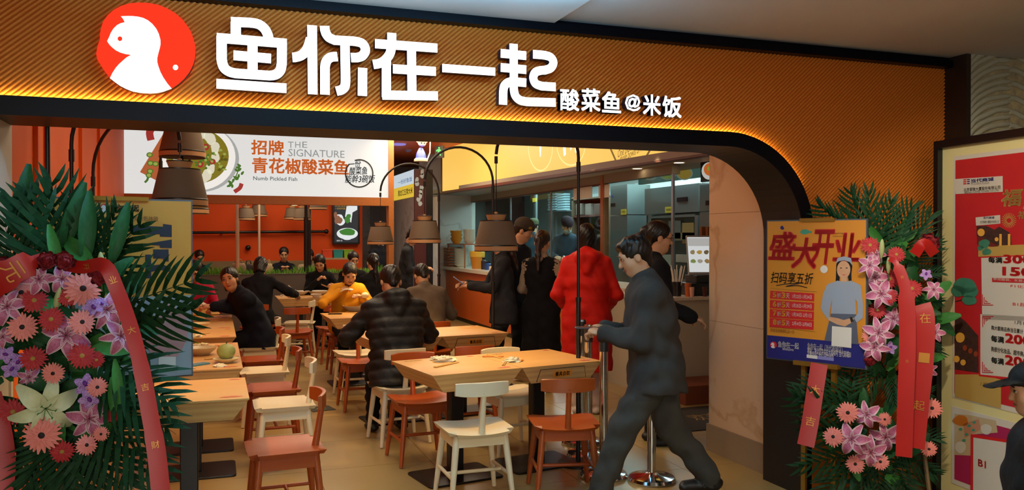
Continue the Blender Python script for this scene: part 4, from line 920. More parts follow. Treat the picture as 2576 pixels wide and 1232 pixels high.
# ---------------------------------------------------------------- exit sign, cameras on the ceiling
XP = Panel((VY(1094, 380, 13.6).x, 13.6), (VY(1114, 380, 13.6).x, 13.4), 'exit_sign', 'small dark exit sign with a glowing green running figure', 'sign'); e_ = XP.slab(1094, 367, 1114, 397, -.04, 0, mat('exit_case', '#26241f', .5), 'case'); E_gr = emat('exit_green', '#5fd06a', 1.1)
for p_ in ([(1103,370),(1107,370),(1107,374),(1103,374)], [(1101,375),(1108,375),(1107,384),(1102,384)], [(1097,378),(1101,376),(1101,380),(1098,382)], [(1108,376),(1111,380),(1110,383),(1107,380)], [(1102,384),(1105,384),(1101,392),(1098,391)], [(1105,384),(1108,384),(1110,391),(1107,392)]): XP.flat(XP.poly(p_), .003, E_gr, 'figure', e_)
q = XP.f(1104, 367); MB().tube([(q[0], q[1], -.02), (q[0], 3.3, -.02)], .004, 6).build('hanger', M_black, XP.root)
def dome(px, py, d, s, cl, em, label):
    p = D(px, py, d); t = empty('security_camera', (p.x, p.y, p.z), 0, label, 'camera'); m = mat('dome_'+cl, cl, .4, emit=em[0] if em else None, es=em[1] if em else 0)
    MB().lathe([(.001,.09*s),(.075*s,.09*s),(.08*s,.02*s),(.06*s,.0)], 18).build('housing', m, t, smooth=50); MB().ell((0,0,0), (.058*s,.058*s,.05*s), 14, 8).build('eyeball', m, t, smooth=60)
    for k in (-1, 1): MB().ell((k*.02*s,-.053*s,-.005), (.012*s,.008*s,.012*s), 8, 6).build('lens', M_black, t)
    MB().tube([(0,0,.08*s),(0,0,3.3-p.z)], .02, 8).build('stem', m, t); return t
dome(1062, 360, 13.2, 1.15, '#c9c0b0', None, 'white dome security camera above the blue light'); dome(1027, 374, 16.0, 1.4, '#8a7fae', None, 'violet tinted dome camera further down the passage')
p = D(1059, 392, 13.2); t = empty('blue_lamp', (p.x, p.y, p.z-.04), 0, 'glowing blue cone lamp below the security camera', 'lamp'); MB().lathe([(.001,.17),(.03,.16),(.07,.08),(.085,.0),(.001,.0)], 18).build('lens', mat('blue_glow', '#3040ff', .4, emit='#2430ff', es=2.2), t, smooth=50); MB().lathe([(.09,0),(.11,-.02),(.11,-.05),(.001,-.05)], 18).build('base', mat('blue_base', '#b8a08a', .5), t, smooth=40); MB().tube([(.1,0,-.03),(.16,.05,.1),(.18,.1,3.3-p.z)], .01, 6).build('bracket', M_polew, t)
p = H(1003, 363, 3.28); t = empty('disc_light', (p.x, p.y, 3.3), 0, 'flat round ceiling light tinted violet', 'light'); MB().lathe([(.13,0),(.13,-.03),(.11,-.035),(.001,-.035)], 20).build('diffuser', emat('violet_disc', '#8f7fd6', .8), t, smooth=40); MB().lathe([(.14,0),(.14,-.012)], 20).build('rim', M_polew, t)
# ---------------------------------------------------------------- queue posts
for i, (px, d, lb_) in enumerate(((1480, 6.06, 'chrome queue post next to the lamp pole'), (1519, 5.55, 'chrome queue post just before the striding man'), (1640, 5.45, 'chrome queue post behind the striding man'), (1464, 6.45, 'chrome queue post behind the lamp pole, reflecting the red coat'))):
    x, y = xy(px, d); t = empty('queue_post', (x, y, 0), 0, lb_, 'stanchion', 'chrome queue posts'); MB().lathe([(.001,.0),(.155,.0),(.16,.012),(.15,.03),(.05,.045),(.03,.06)], 28).build('base', M_chrome, t, smooth=50); MB().tube([(0,0,.05),(0,0,.84)], .029, 16).build('post', M_chrome, t, smooth=50); MB().tube([(0,0,.84),(0,0,.95)], .033, 16).build('head', mat('post_head', '#2a2624', .4), t, smooth=50); MB().lathe([(.034,.95),(.03,.965),(.001,.97)], 16).build('cap', M_chrome, t, smooth=50)
# ================================================================ people: smooth distance fields meshed with surface nets
class Field:
    def __init__(s, lo, hi, vox):
        s.lo = np.array(lo, float); s.vox = vox; s.n = np.maximum(np.ceil((np.array(hi, float)-s.lo)/vox).astype(int)+1, 4)
        s.d = np.full(s.n, 9., np.float32); s.r = np.zeros(s.n, np.int8)
    def _sub(s, lo, hi):
        a = np.clip(np.floor((np.array(lo)-s.lo)/s.vox).astype(int), 0, s.n); b = np.clip(np.ceil((np.array(hi)-s.lo)/s.vox).astype(int)+1, 0, s.n)
        if np.any(b <= a): return None, None
        sl = tuple(slice(i, j) for i, j in zip(a, b))
        ax = [(s.lo[i]+np.arange(a[i], b[i])*s.vox).astype(np.float32) for i in range(3)]
        return sl, np.stack(np.meshgrid(*ax, indexing='ij'), -1)
    def _mix(s, sl, x, m, k, sub=False, force=False):
        d = s.d[sl]
        if sub:
            h = np.clip(.5-.5*(d+x)/k, 0, 1); s.d[sl] = d*(1-h)-x*h+k*h*(1-h); return
        h = np.clip(.5+.5*(d-x)/k, 0, 1); s.r[sl] = np.where((x < d) | (x < force) if force else (x < d), m, s.r[sl]); s.d[sl] = d*(1-h)+x*h-k*h*(1-h)
    def cap(s, a, b, ra, rb, m=0, k=.02, flat=None, puff=None, sub=False, force=0., cut=None):
        a = np.array(a, np.float32); b = np.array(b, np.float32); R = max(ra, rb)*1.05+k+.03
        sl, P = s._sub(np.minimum(a, b)-R, np.maximum(a, b)+R)
        if sl is None: return
        ab = b-a; L2 = float(ab@ab)+1e-9; t = np.clip(((P-a)@ab)/L2, 0, 1); q = P-a-t[..., None]*ab
        if flat: ax = np.array(flat[0], np.float32); c = q@ax; q = q+(c*(1/flat[1]-1))[..., None]*ax
        x = np.sqrt((q*q).sum(-1))-(ra+(rb-ra)*t)
        if flat: x = x*max(flat[1], .6)
        if puff: x = x-puff[1]*(np.abs(np.sin(PI*t*puff[0]))-.5)
        if cut is not None: x = np.maximum(x, (P-np.array(cut[0], np.float32)) @ np.array(cut[1], np.float32))
        s._mix(sl, x, m, k, sub, force)
    def ell(s, c, fr, r, m=0, k=.02, sub=False):
        c = np.array(c, np.float32); R = max(r)+k+.03; sl, P = s._sub(c-R, c+R)
        if sl is None: return
        q = (P-c) @ np.array(fr, np.float32).T / np.array(r, np.float32)
        l = np.sqrt((q*q).sum(-1)); x = (l-1)*min(r)
        s._mix(sl, x.astype(np.float32), m, k, sub)
    def ripple(s, amp, seed=0, strand=None):
        ax = [(s.lo[i]+np.arange(s.n[i])*s.vox).astype(np.float32) for i in range(3)]; X, Y, Z = np.meshgrid(*ax, indexing='ij', sparse=True)
        if strand is not None:                              # fine grooves running down from the crown
            c, R = strand; x = (X-c[0])*R[0, 0]+(Y-c[1])*R[1, 0]+(Z-c[2])*R[2, 0]; y = (X-c[0])*R[0, 1]+(Y-c[1])*R[1, 1]+(Z-c[2])*R[2, 1]; z = (X-c[0])*R[0, 2]+(Y-c[1])*R[1, 2]+(Z-c[2])*R[2, 2]
            a = np.arctan2(x, y+.02); s.d += amp*(np.sin(17*a+9*np.sin(14*z)+seed)+.6*np.sin(31*a+20*z)); return
        w = np.sin(19*X+23*Z+2.2*np.sin(13*Y+7*Z+seed)+seed)*np.sin(17*Y-14*Z+2*np.sin(15*X+seed*2))+.6*np.sin(41*Z+16*X+2.5*np.sin(17*X+19*Y+seed))*np.sin(23*X-21*Y+seed)
        s.d += (amp*w).astype(np.float32)
    def mesh(s):
        d = s.d; S = d < 0; nx, ny, nz = s.n
        off = [(i, j, k) for i in (0, 1) for j in (0, 1) for k in (0, 1)]
        cnt = sum(S[i:nx-1+i, j:ny-1+j, k:nz-1+k].astype(np.int8) for i, j, k in off)
        act = np.argwhere((cnt > 0) & (cnt < 8))
        if len(act) == 0: return np.zeros((0, 3)), np.zeros((0, 4), int), np.zeros(0, int)
        V = np.stack([d[act[:, 0]+i, act[:, 1]+j, act[:, 2]+k] for i, j, k in off], 1); O = np.array(off, float)
        acc = np.zeros((len(act), 3)); c = np.zeros(len(act))
        for a in range(8):
            for b in range(a+1, 8):
                if abs(O[a]-O[b]).sum() != 1: continue
                x = (V[:, a] < 0) != (V[:, b] < 0); t = np.where(x, V[:, a]/np.where(x, V[:, a]-V[:, b], 1), 0)
                acc += np.where(x[:, None], O[a]+t[:, None]*(O[b]-O[a]), 0); c += x
        vs = s.lo+(act+acc/c[:, None])*s.vox
        vid = np.full((nx, ny, nz), -1, np.int64); vid[act[:, 0], act[:, 1], act[:, 2]] = np.arange(len(act)); F_ = []
        for ax in range(3):
            u, v = (ax+1) % 3, (ax+2) % 3
            s0 = [slice(None)]*3; s1 = [slice(None)]*3; s0[ax] = slice(0, -1); s1[ax] = slice(1, None)
            A, B = S[tuple(s0)], S[tuple(s1)]; e = np.argwhere(A != B); e = e[(e[:, u] > 0) & (e[:, v] > 0)]
            ins = A[e[:, 0], e[:, 1], e[:, 2]]
            def cell(du, dv):
                q = e.copy(); q[:, u] += du; q[:, v] += dv; return vid[q[:, 0], q[:, 1], q[:, 2]]
            Q = np.stack([cell(-1, -1), cell(0, -1), cell(0, 0), cell(-1, 0)], 1); Q[~ins] = Q[~ins][:, ::-1]
            F_.append(Q)
        Fa = np.concatenate(F_); Fa = Fa[(Fa >= 0).all(1)]
        ci = np.clip(np.round((vs-s.lo)/s.vox).astype(int), 0, s.n-1); rg = s.r[ci[:, 0], ci[:, 1], ci[:, 2]]
        return vs, Fa, rg[Fa[:, 0]].astype(int)
def fmesh(name, parts, mats, parent=None):
    vs = []; fs = []; ms = []; n = 0
    for v, f, m in parts: vs.append(v); fs.append(f+n); ms.append(m); n += len(v)
    v = np.concatenate(vs); f = np.concatenate(fs); m = np.concatenate(ms)
    me = bpy.data.meshes.new(name); me.vertices.add(len(v)); me.vertices.foreach_set('co', v.astype(np.float32).ravel())
    me.loops.add(len(f)*4); me.loops.foreach_set('vertex_index', f.astype(np.int32).ravel())
    me.polygons.add(len(f)); me.polygons.foreach_set('loop_start', np.arange(0, len(f)*4, 4, dtype=np.int32))
    for x in mats: me.materials.append(x)
    me.polygons.foreach_set('material_index', m.astype(np.int32)); me.polygons.foreach_set('use_smooth', np.ones(len(f), bool))
    me.update(calc_edges=True); me.validate(); return obj(name, me, parent)
def rotm(yaw=0, pitch=0, roll=0):          # columns: right, forward, up ; pitch > 0 looks down
    return np.array(Matrix.Rotation(math.radians(yaw), 3, 'Z') @ Matrix.Rotation(math.radians(-pitch), 3, 'X') @ Matrix.Rotation(math.radians(roll), 3, 'Y'))
def ik(a, b, l1, l2, pole):
    a, b, pole = np.array(a, float), np.array(b, float), np.array(pole, float); d = b-a; L = np.linalg.norm(d); mx = (l1+l2)*.995
    if L > mx: b = a+d/L*mx; d = b-a; L = mx
    u = d/L; x = (l1*l1-l2*l2+L*L)/(2*L); h = math.sqrt(max(l1*l1-x*x, 0)); p = pole-u*(pole@u); p /= (np.linalg.norm(p)+1e-9)
    return a+u*x+p*h, b
M_skin = mat('skin', '#c4946f', .55, noise=(30, '#bc8b66', .3)); M_skin2 = mat('skin_warm', '#bf8a64', .55); M_lip = mat('lips', '#8f4a3c', .5)
M_hair = mat('hair_black', '#0d0a0a', .45, bump=((90, 90, 20), .4, .004)); M_hairb = mat('hair_brown', '#2a1810', .45, bump=((90, 90, 20), .4, .004))
M_eye = mat('eye_white', '#b9a99a', .4); M_iris = mat('eye_dark', '#120c0a', .3); M_shoe = mat('shoe_black', '#0c0b0b', .5)
def cloth(n, c, c2=None, rough=.9): return mat('cloth_'+n, c, rough, noise=(7, c2 or c, .3) if c2 else None, bump=(16, .35, .01), spec=.2)
_face = {}
def face_parts(body, Hc, Rh, s, far):
    if not _face:
        e = MB(); e.ell((0,0,0), (.0145,.006,.0062), 10, 6, 0); e.ell((0,.004,0), (.0065,.0045,.0062), 8, 6, 1)
        e.tube([(-.016,.003,.0045),(-.006,.0065,.0085),(.006,.0065,.0085),(.016,.003,.004)], .0022, 5, 1)
        o = e.build('eye', [M_eye, M_iris], smooth=60); _face['eye'] = o.data; bpy.data.objects.remove(o)
        w_ = MB(); w_.tube([(-.02,-.002,-.002),(-.008,.003,.003),(.008,.003,.003),(.021,-.004,-.003)], [.002,.0038,.004,.0022], 6); o = w_.build('eyebrow', M_hair, smooth=60); _face['eyebrow'] = o.data; bpy.data.objects.remove(o)
        w_ = MB(); w_.tube([(-.024,-.006,.001),(-.012,.001,.0025),(0,.003,.001),(.012,.001,.0025),(.024,-.006,.001)], [.002,.005,.0055,.005,.002], 6, flat=.9); o = w_.build('mouth', M_lip, smooth=60); _face['mouth'] = o.data; bpy.data.objects.remove(o)
    def put(nm, p):
        o = obj(nm, _face[nm], body); M = Matrix([list(Rh[i])+[0] for i in range(3)]+[[0,0,0,1]]); q = Hc+Rh @ (np.array(p)*s)
        o.matrix_basis = Matrix.Translation(Vector(q)) @ M @ Matrix.Diagonal((s, s, s, 1))
    for sx in (-1, 1): put('eye', (sx*.032, .0825, .006)); put('eyebrow', (sx*.032, .0905, .030))
    put('mouth', (0, .0885, -.064))
def person(loc, deg, label, pelvis, H=1.65, lean=0, side=0, twist=0, head=(0, 0, 0), hands=(None, None), feet=None, top=None, bottom=None, sleeve=None,
           skin=None, shoe=None, hair='short', hm=None, bulk=0., puff=None, coat=0., coatm=None, hood=False, vox=.011, collar=None, elbow=(1, 1), face=True, hat=None, skirt=None, shin=None, grip=(.6, .6), headoff=(0, 0, 0), group=None, palm=None, armb=None, wrinkle=.0055, hem=.05, quilt=None, loose=1.):
    armb = bulk if armb is None else armb
    s = H/1.65; skin = skin or M_skin; shoe = shoe or M_shoe; sleeve = sleeve or top; shin = shin or bottom
    mats = [top, bottom, skin, shoe, M_lip, sleeve, coatm or top, collar or top, shin]
    T, B, SK, SH, LP, SL, CT, CL, SN = range(9)
    pel = np.array(pelvis, float); Rt = rotm(twist*.4, lean*.75, side); Rc = rotm(twist, lean, side); up = Rt[:, 2]; X = np.array([1., 0, 0])
    P0 = rotm(0, 0, 0); chest = pel+up*.30*s; shc = pel+up*.30*s+Rc[:, 2]*.17*s; shw = .150*s+bulk*.35
    shL, shR = shc-Rc[:, 0]*shw-Rc[:, 2]*.014, shc+Rc[:, 0]*shw-Rc[:, 2]*.014; nb = shc+Rc[:, 2]*.066*s+Rc[:, 1]*.005
    hd = np.array(head, float); Rh = Rc @ rotm(*hd) if not isinstance(head, str) else Rc
    Hc = nb+Rc[:, 2]*.080*s+Rc[:, 1]*.02*s+Rh[:, 2]*.075*s+np.array(headoff)
    hipL, hipR = pel-X*.088*s, pel+X*.088*s
    feet = feet or ((-.1, .40, .08), (.1, .40, .08)); hnd = []; joints = []
    for i, (sh, sg) in enumerate(((shL, -1), (shR, 1))):
        h = hands[i] if hands[i] is not None else tuple(pel+np.array([sg*.26, .02, -.06])*s)
        e, wv = ik(sh, h, .285*s, .245*s, Rc @ np.array([sg*.5*elbow[i], -.75, -.45])); hnd.append((sh, e, wv)); joints += [e, wv]
    legs = []
    for hp, ft in ((hipL, feet[0]), (hipR, feet[1])):
        kn, an = ik(hp, ft, .405*s, .40*s, np.array([0, 1., .15])); legs.append((hp, kn, an)); joints += [kn, an]
    allp = np.array([pel, shL, shR, nb]+joints); mar = .24+bulk; f = Field(allp.min(0)-mar, allp.max(0)+mar, vox)
    b = bulk; fy = (Rt[:, 1], .78)
    # trunk
    f.cap(hipL, hipR, .112*s+b*.4, .112*s+b*.4, B, .05, fy); f.cap(pel+up*.02, pel+up*.16*s, .118*s+b*.6, .112*s+b*.8, T, .05, (Rt[:, 1], .74), )
    f.cap(pel+up*.13*s-X*.03, chest-X*.0, .118*s+b, .128*s+b, T, .05, (Rt[:, 1], .72), puff); f.cap(pel+up*.13*s+X*.03, chest, .118*s+b, .128*s+b, T, .05, (Rt[:, 1], .72), puff)
    cx = Rc[:, 0]*.055*s; pq = (2, puff[1]) if puff else None; f.cap(chest-cx, shc-cx*1.1-Rc[:, 2]*.04, .105*s+b, .098*s+b*.8, T, .05, (Rc[:, 1], .85), pq); f.cap(chest+cx, shc+cx*1.1-Rc[:, 2]*.04, .105*s+b, .098*s+b*.8, T, .05, (Rc[:, 1], .85), pq)
    f.cap(shL, shR, .044*s+b*.5, .044*s+b*.5, T, .05); f.cap(nb-Rc[:, 2]*.035, shL, .046*s+b*.4, .042*s+b*.4, T, .04); f.cap(nb-Rc[:, 2]*.035, shR, .046*s+b*.4, .042*s+b*.4, T, .04)
    f.cap(nb-Rc[:, 2]*.04-Rc[:, 1]*.006, nb+Rc[:, 2]*.004-Rc[:, 1]*.012, .070*s+b*.3, .062*s+b*.25, CL, .014)
    for hp, kn, an in legs:
        f.cap(hp, kn, .092*s*loose, .070*s*loose, B, .045); f.cap(kn, an+(kn-an)*.04, .068*s*loose, .054*s*loose, SN, .03)
        fd = (an-np.array([hp[0], hp[1], an[2]])); fwd = np.array([0, 1., 0]) if True else fd
        heel = an+np.array([0, -.035, -.045]); toe = an+np.array([0, .15, -.052]); f.cap(heel, toe, .043, .034, SH, .015, (np.array([0, 0, 1.]), .8))
    if hem and not coat and not skirt: [f.cap(pel+up*.12+X*sx*.03, pel-up*hem+X*sx*.066*s, .112*s+b*.7, .122*s+b*.7, T, .010, (Rt[:, 1], .98), force=.03, cut=(pel-up*(hem+.03), -up)) for sx in (-1, 1)]
    if coat:                                   # skirt of the coat: a flared tube that clears the legs
        for sx in (-1, 1): f.cap(pel+up*.10+X*sx*.03, pel+np.array([sx*.068*s, .005, -.03]), .115*s+b*.7, .126*s+b*.7, CT, .03, (np.array([0, 1., 0]), .98), force=.03, cut=(pel-np.array([0, 0, coat+.03]), (0, 0, -1.))); f.cap(pel+np.array([sx*.068*s, .005, -.03]), pel+np.array([sx*.072*s, .005, -coat]), .126*s+b*.7, .132*s+b*.7, CT, .010, (np.array([0, 1., 0]), .98), force=.03, cut=(pel-np.array([0, 0, coat+.03]), (0, 0, -1.)))
    if skirt:
        for sx in (-1, 1): f.cap(pel+np.array([sx*.03, 0, .12]), pel+np.array([sx*.065, 0, -.04]), .10*s, .122*s, T, .03, (np.array([0, 1., 0]), .98), force=.03); f.cap(pel+np.array([sx*.065, 0, -.04]), pel+np.array([sx*.075, 0, -skirt]), .122*s, .135*s, T, .010, (np.array([0, 1., 0]), .98), force=.03, cut=(pel-np.array([0, 0, skirt+.03]), (0, 0, -1.)))
    if hood:
        for sx in (-1, 1): f.cap(nb-Rc[:, 1]*.085+Rc[:, 2]*.015, nb+Rc[:, 0]*sx*.105-Rc[:, 1]*.02-Rc[:, 2]*.01, .060, .048, T, .025); f.cap(nb-Rc[:, 1]*.115+Rc[:, 0]*sx*.04-Rc[:, 2]*.01, nb-Rc[:, 1]*.135-Rc[:, 2]*.14, .07, .028, T, .03)
    for i, (sh, e, wv) in enumerate(hnd):
        pp = (4, puff[1]*.9) if puff else None
        f.cap(sh, e, .050*s+armb*.55, .046*s+armb*.5, SL, .03, puff=pp, force=.012); f.cap(e, wv+(wv-e)/np.linalg.norm(wv-e)*-.01, .047*s+armb*.5, .041*s+armb*.4, SL, .025, puff=pp, force=.012)
    if quilt:
        ax_ = [(f.lo[i]+np.arange(f.n[i])*f.vox).astype(np.float32) for i in range(3)]; X_, Y_, Z_ = np.meshgrid(*ax_, indexing='ij', sparse=True); hh = (X_-pel[0])*up[0]+(Y_-pel[1])*up[1]+(Z_-pel[2])*up[2]; f.d -= (quilt[1]*(np.abs(np.sin(PI*hh/quilt[0]))-.7)*np.where(f.r == B, 0, 1)).astype(np.float32)
    f.ripple(wrinkle, seed=float(abs(loc[0]*7+loc[1]*3) % 6))
    parts = [f.mesh()]
    # head and neck
    g = Field(Hc-.20*s, Hc+.20*s, .0068 if vox < .0125 else .0085); A = lambda p: Hc+Rh @ (np.array(p)*s); E = lambda p, r, m=SK, k=.02, sub=False: g.ell(A(p), Rh.T, np.array(r)*s, m, k, sub)
    E((0, -.012, .034), (.073, .092, .083)); E((0, .018, -.03), (.062, .068, .088)); E((0, .036, -.088), (.036, .040, .030), k=.03)
    for sx in (-1, 1): E((sx*.036, .052, -.03), (.026, .026, .03)); E((sx*.074, -.008, -.012), (.010, .020, .031), k=.008); E((sx*.032, .100, .006), (.018, .018, .011), k=.012, sub=True)
    g.cap(A((0, .086, .006)), A((0, .103, -.030)), .007*s, .0125*s, SK, .012); g.cap(A((-.033, .074, .026)), A((.033, .074, .026)), .013*s, .013*s, SK, .02)
    g.cap(nb-Rc[:, 2]*.03, A((0, -.018, -.07)), .052*s, .050*s, SK, .02); parts.append(g.mesh())
    # hands
    for i, (sh, e, wv) in enumerate(hnd):
        sg = -1 if i == 0 else 1; u = (wv-e)/np.linalg.norm(wv-e); pn = np.array(palm[i], float) if palm and palm[i] is not None else np.array([-sg*.4, .1, -1.]); pn = pn-u*(pn@u); pn /= np.linalg.norm(pn)+1e-9; sd = np.cross(u, pn)
        th = np.array([-sg, .3, .3]); tsg = 1 if sd@th > 0 else -1
        h = Field(wv-.16, wv+u*.08+.16, .0055 if vox < .0125 else .0075); cu = grip[i]
        h.cap(wv-u*.03, wv+u*.02, .027*s, .026*s, SK, .012, (pn, .75)); h.cap(wv+u*.025, wv+u*.065*s, .036*s, .038*s, SK, .012, (pn, .45))
        for q in range(4):
            w0 = wv+u*.085*s+sd*(-tsg)*(q-1.5)*-.020*s*-1; ln = (.040, .046, .042, .033)[q]*s; a1 = cu*.9; d1 = u*math.cos(a1)+pn*math.sin(a1); d2 = u*math.cos(a1*2.2)+pn*math.sin(a1*2.2)
            k1 = w0+d1*ln; h.cap(w0-u*.02, k1, .0098*s, .009*s, SK, .004); h.cap(k1, k1+d2*ln*.85, .009*s, .0078*s, SK, .003)
        t0 = wv+u*.03*s+sd*tsg*.030*s; t1 = t0+(u*.6+sd*tsg*.55+pn*.35)*.045*s; h.cap(t0, t1, .0125*s, .0105*s, SK, .008); h.cap(t1, t1+(u*.75+pn*.5*(.4+cu))*.032*s, .0105*s, .009*s, SK, .004)
        parts.append(h.mesh())
    o = fmesh('person', parts, mats); o.location = loc; o.rotation_euler = (0, 0, math.radians(deg)); tag(o, label, 'person', group)
    if face: face_parts(o, Hc, Rh, s, False)
    hm = hm or M_hair
    # hair
    if hair:
        k = Field(Hc-.24*s-np.array([0, 0, .30 if hair in ('pony', 'long', 'lowpony') else .05]), Hc+.24*s, .0085); E = lambda p, r, kk=.02, sub=False: k.ell(A(p), Rh.T, np.array(r)*s, 0, kk, sub); C_ = lambda p, q, r0, r1, kk=.02, sub=False: k.cap(A(p), A(q), r0*s, r1*s, 0, kk, sub=sub)
        E((0, -.018, .040), (.084, .101, .090))
        if hair == 'messy':
            for q in range(14): a = q*2.4; E((.055*math.cos(a), -.02+.06*math.sin(a), .085+.018*math.sin(q)), (.032, .034, .028), .01)
            C_((-.05, .06, .085), (.05, .065, .075), .026, .024)
        if hair in ('bob', 'long'):
            for sx in (-1, 1): C_((sx*.060, -.012, .03), (sx*.066, -.03, -.10 if hair == 'bob' else -.2), .028, .016)
            C_((0, -.065, .02), (0, -.07, -.08 if hair == 'bob' else -.26), .052, .034); C_((-.04, -.055, 0), (-.04, -.055, -.095), .042, .024); C_((.04, -.055, 0), (.04, -.055, -.095), .042, .024)
        if hair in ('pony', 'lowpony', 'bun'): C_((0, -.05, .0), (0, -.06, -.05), .06, .04)
        if hair == 'pony': C_((0, -.10, .035), (0, -.135, .0), .030, .036); C_((0, -.135, .0), (0, -.12, -.16), .036, .032); C_((0, -.12, -.16), (.01, -.115, -.33), .032, .012)
        if hair == 'lowpony': C_((0, -.09, -.06), (0, -.11, -.2), .03, .034); C_((0, -.11, -.2), (.01, -.11, -.38), .034, .016)
        if hair == 'bun': E((0, -.115, .03), (.042, .036, .042))
        if hair in ('short', 'messy'): C_((0, -.055, .0), (0, -.06, -.06), .058, .035)
        E((0, .115, -.028), (.070, .092, .102), .010, True)
        if hair in ('bob', 'long'): E((0, .10, -.09), (.066, .10, .13), .010, True)
        k.ripple(.0022, seed=float(deg % 6), strand=(A((0, 0, .02)), Rh)); fmesh('hair', [k.mesh()], [hm], o)
    if hat:
        kind, m1, m2 = hat; k = Field(Hc-.26*s, Hc+.26*s, .0075); E = lambda p, r, mm=0, kk=.012, sub=False: k.ell(A(p), Rh.T, np.array(r)*s, mm, kk, sub)
        E((0, -.012, .052), (.094, .112, .092)); 
        if kind == 'scarf': E((0, .0, -.09), (.2, .2, .12), 0, .01, True); E((0, .09, -.03), (.075, .075, .075), 0, .01, True); k.cap(A((-.07, .07, .052)), A((.07, .07, .052)), .016*s, .016*s, 1, .01)
        elif kind == 'boat': E((0, 0, -.075), (.3, .3, .13), 0, .008, True); k.cap(A((0, -.10, .10)), A((0, .09, .115)), .028*s, .024*s, 0, .02)
        elif kind == 'chef': E((0, 0, -.085), (.3, .3, .125), 0, .008, True); E((0, -.02, .09), (.098, .105, .06))
        elif kind == 'cap':
            E((0, 0, -.09), (.3, .3, .125), 0, .008, True); k.cap(A((-.035, .10, .048)), A((-.02, .175, .036)), .045*s, .038*s, 0, .01, (Rh[:, 2], .2)); k.cap(A((.035, .10, .048)), A((.02, .175, .036)), .045*s, .038*s, 0, .01, (Rh[:, 2], .2))
        fmesh('cap' if kind != 'scarf' else 'headscarf', [k.mesh()], [m1, m2], o)
    o['_h'] = 0; del o['_h']
    info = dict(Hc=Hc, Rh=Rh, hands=[x[2] for x in hnd], dirs=[(x[2]-x[1])/np.linalg.norm(x[2]-x[1]) for x in hnd])
    return o, info
def wpos(o, p):
    a = o.rotation_euler.z; return Vector((o.location.x+p[0]*math.cos(a)-p[1]*math.sin(a), o.location.y+p[0]*math.sin(a)+p[1]*math.cos(a), o.location.z+p[2]))
SIT = (0, -.02, .565)
black = cloth('black', '#0f1013', '#15161a'); navy = cloth('navy', '#12151f', '#171b27'); charcoal = cloth('charcoal', '#25272b', '#2d2f34'); trou = cloth('trousers', '#101114', '#16171b')
# --- the man striding past the entrance
g1, g2 = cloth('stride_jacket', '#413e3a', '#34322f'), cloth('stride_trousers', '#45443f', '#393833')
pm, inf = person((*xy(1652, 4.92), 0), 70, 'man in a grey jacket and grey trousers striding past the entrance', (0, 0, .835), H=1.60, lean=9, head=(0, 12, 0), hands=((-.06, .32, 1.04), (.10, .29, 1.05)),
    feet=((-.09, .36, .10), (.10, -.34, .15)), top=g1, bottom=g2, hair='messy', bulk=.06, armb=.03, wrinkle=.008, loose=1.28, vox=.0105, grip=(.9, .9), coat=.10, coatm=g1)
pp = wpos(pm, (.02, .41, 1.06)); tag(MB().rbox(-.036, .036, -.075, .075, 0, .009, .008).build('smartphone', mat('phone_dark', '#3a2f33', .25), loc=pp, rz=math.radians(70)), 'dark smartphone held in front of the striding man', 'phone')
# --- queue at the counter
redc = cloth('red_coat', '#d8241a', '#c81d14', .6)
person((*xy(1476, 7.55), 0), -25, 'person in a long bright red padded coat queueing at the counter', (0, 0, .89), H=1.70, top=redc, bottom=cloth('pale_trousers', '#b79d8d'), shoe=mat('shoe_pale', '#b9a79a', .6), hair='bob', bulk=.035, armb=.012, quilt=(.12, .005), coat=.46, coatm=redc, hood=True, feet=((-.09, 0, .08), (.09, 0, .08)), hands=((-.22, .22, .98), (.22, .22, .98)))
per, inf = person((*xy(1646, 6.45), 0), -105, 'woman with glasses and hair tied back in a black coat beside the till', (0, 0, .89), H=1.70, top=black, bottom=trou, hair='bun', bulk=.03, coat=.25, coatm=black, feet=((-.09, 0, .08), (.09, 0, .08)), hands=((-.18, .25, 1.0), (.18, .25, 1.0)), head=(0, 8, 0))
gl = MB()
for sx in (-1, 1): gl.tube([inf['Hc']+inf['Rh'] @ np.array([sx*.032+.022*math.cos(a), .098, .003+.017*math.sin(a)]) for a in np.linspace(0, 2*PI, 13)], .002, 5)
for sx in (-1, 1): gl.tube([inf['Hc']+inf['Rh'] @ np.array(p) for p in ((sx*.054, .098, .006), (sx*.076, .0, .004))], .002, 5)
gl.tube([inf['Hc']+inf['Rh'] @ np.array(p) for p in ((-.01, .1, .005), (.01, .1, .005))], .002, 5); gl.build('glasses', M_black, per)
person((*xy(1362, 8.62), 0), -32, 'woman with a ponytail in a black sleeveless dress over a white blouse at the counter', (0, 0, .87), H=1.64, top=black, bottom=trou, sleeve=cloth('blouse', '#a8957f', '#97846f'), collar=cloth('blouse', '#a8957f'), hair='pony', hm=M_hairb, skirt=.42, feet=((-.08, 0, .08), (.08, 0, .08)), hands=((-.14, .30, 1.02), (.30, .18, .98)), head=(-6, 14, 0))
per, inf = person((*xy(1268, 8.66), 0), 78, 'woman with long brown hair in a charcoal jacket looking at a phone beside the counter', (0, 0, .88), H=1.68, top=charcoal, bottom=trou, hair='lowpony', hm=M_hairb, bulk=.012, coat=.14, coatm=charcoal, feet=((-.08, .04, .08), (.09, -.03, .08)), hands=((-.05, .36, 1.10), (.06, .38, 1.12)), head=(0, 18, 0), lean=4)
pp = wpos(per, (.0, .47, 1.15)); o = tag(MB().rbox(-.036, .036, -.075, .075, 0, .009, .008).build('smartphone', mat('phone_lit', '#6b7890', .25, emit='#8fa0c0', es=.15), loc=pp), 'lit smartphone held by the woman with long brown hair', 'phone'); o.rotation_euler = (math.radians(35), 0, math.radians(78))
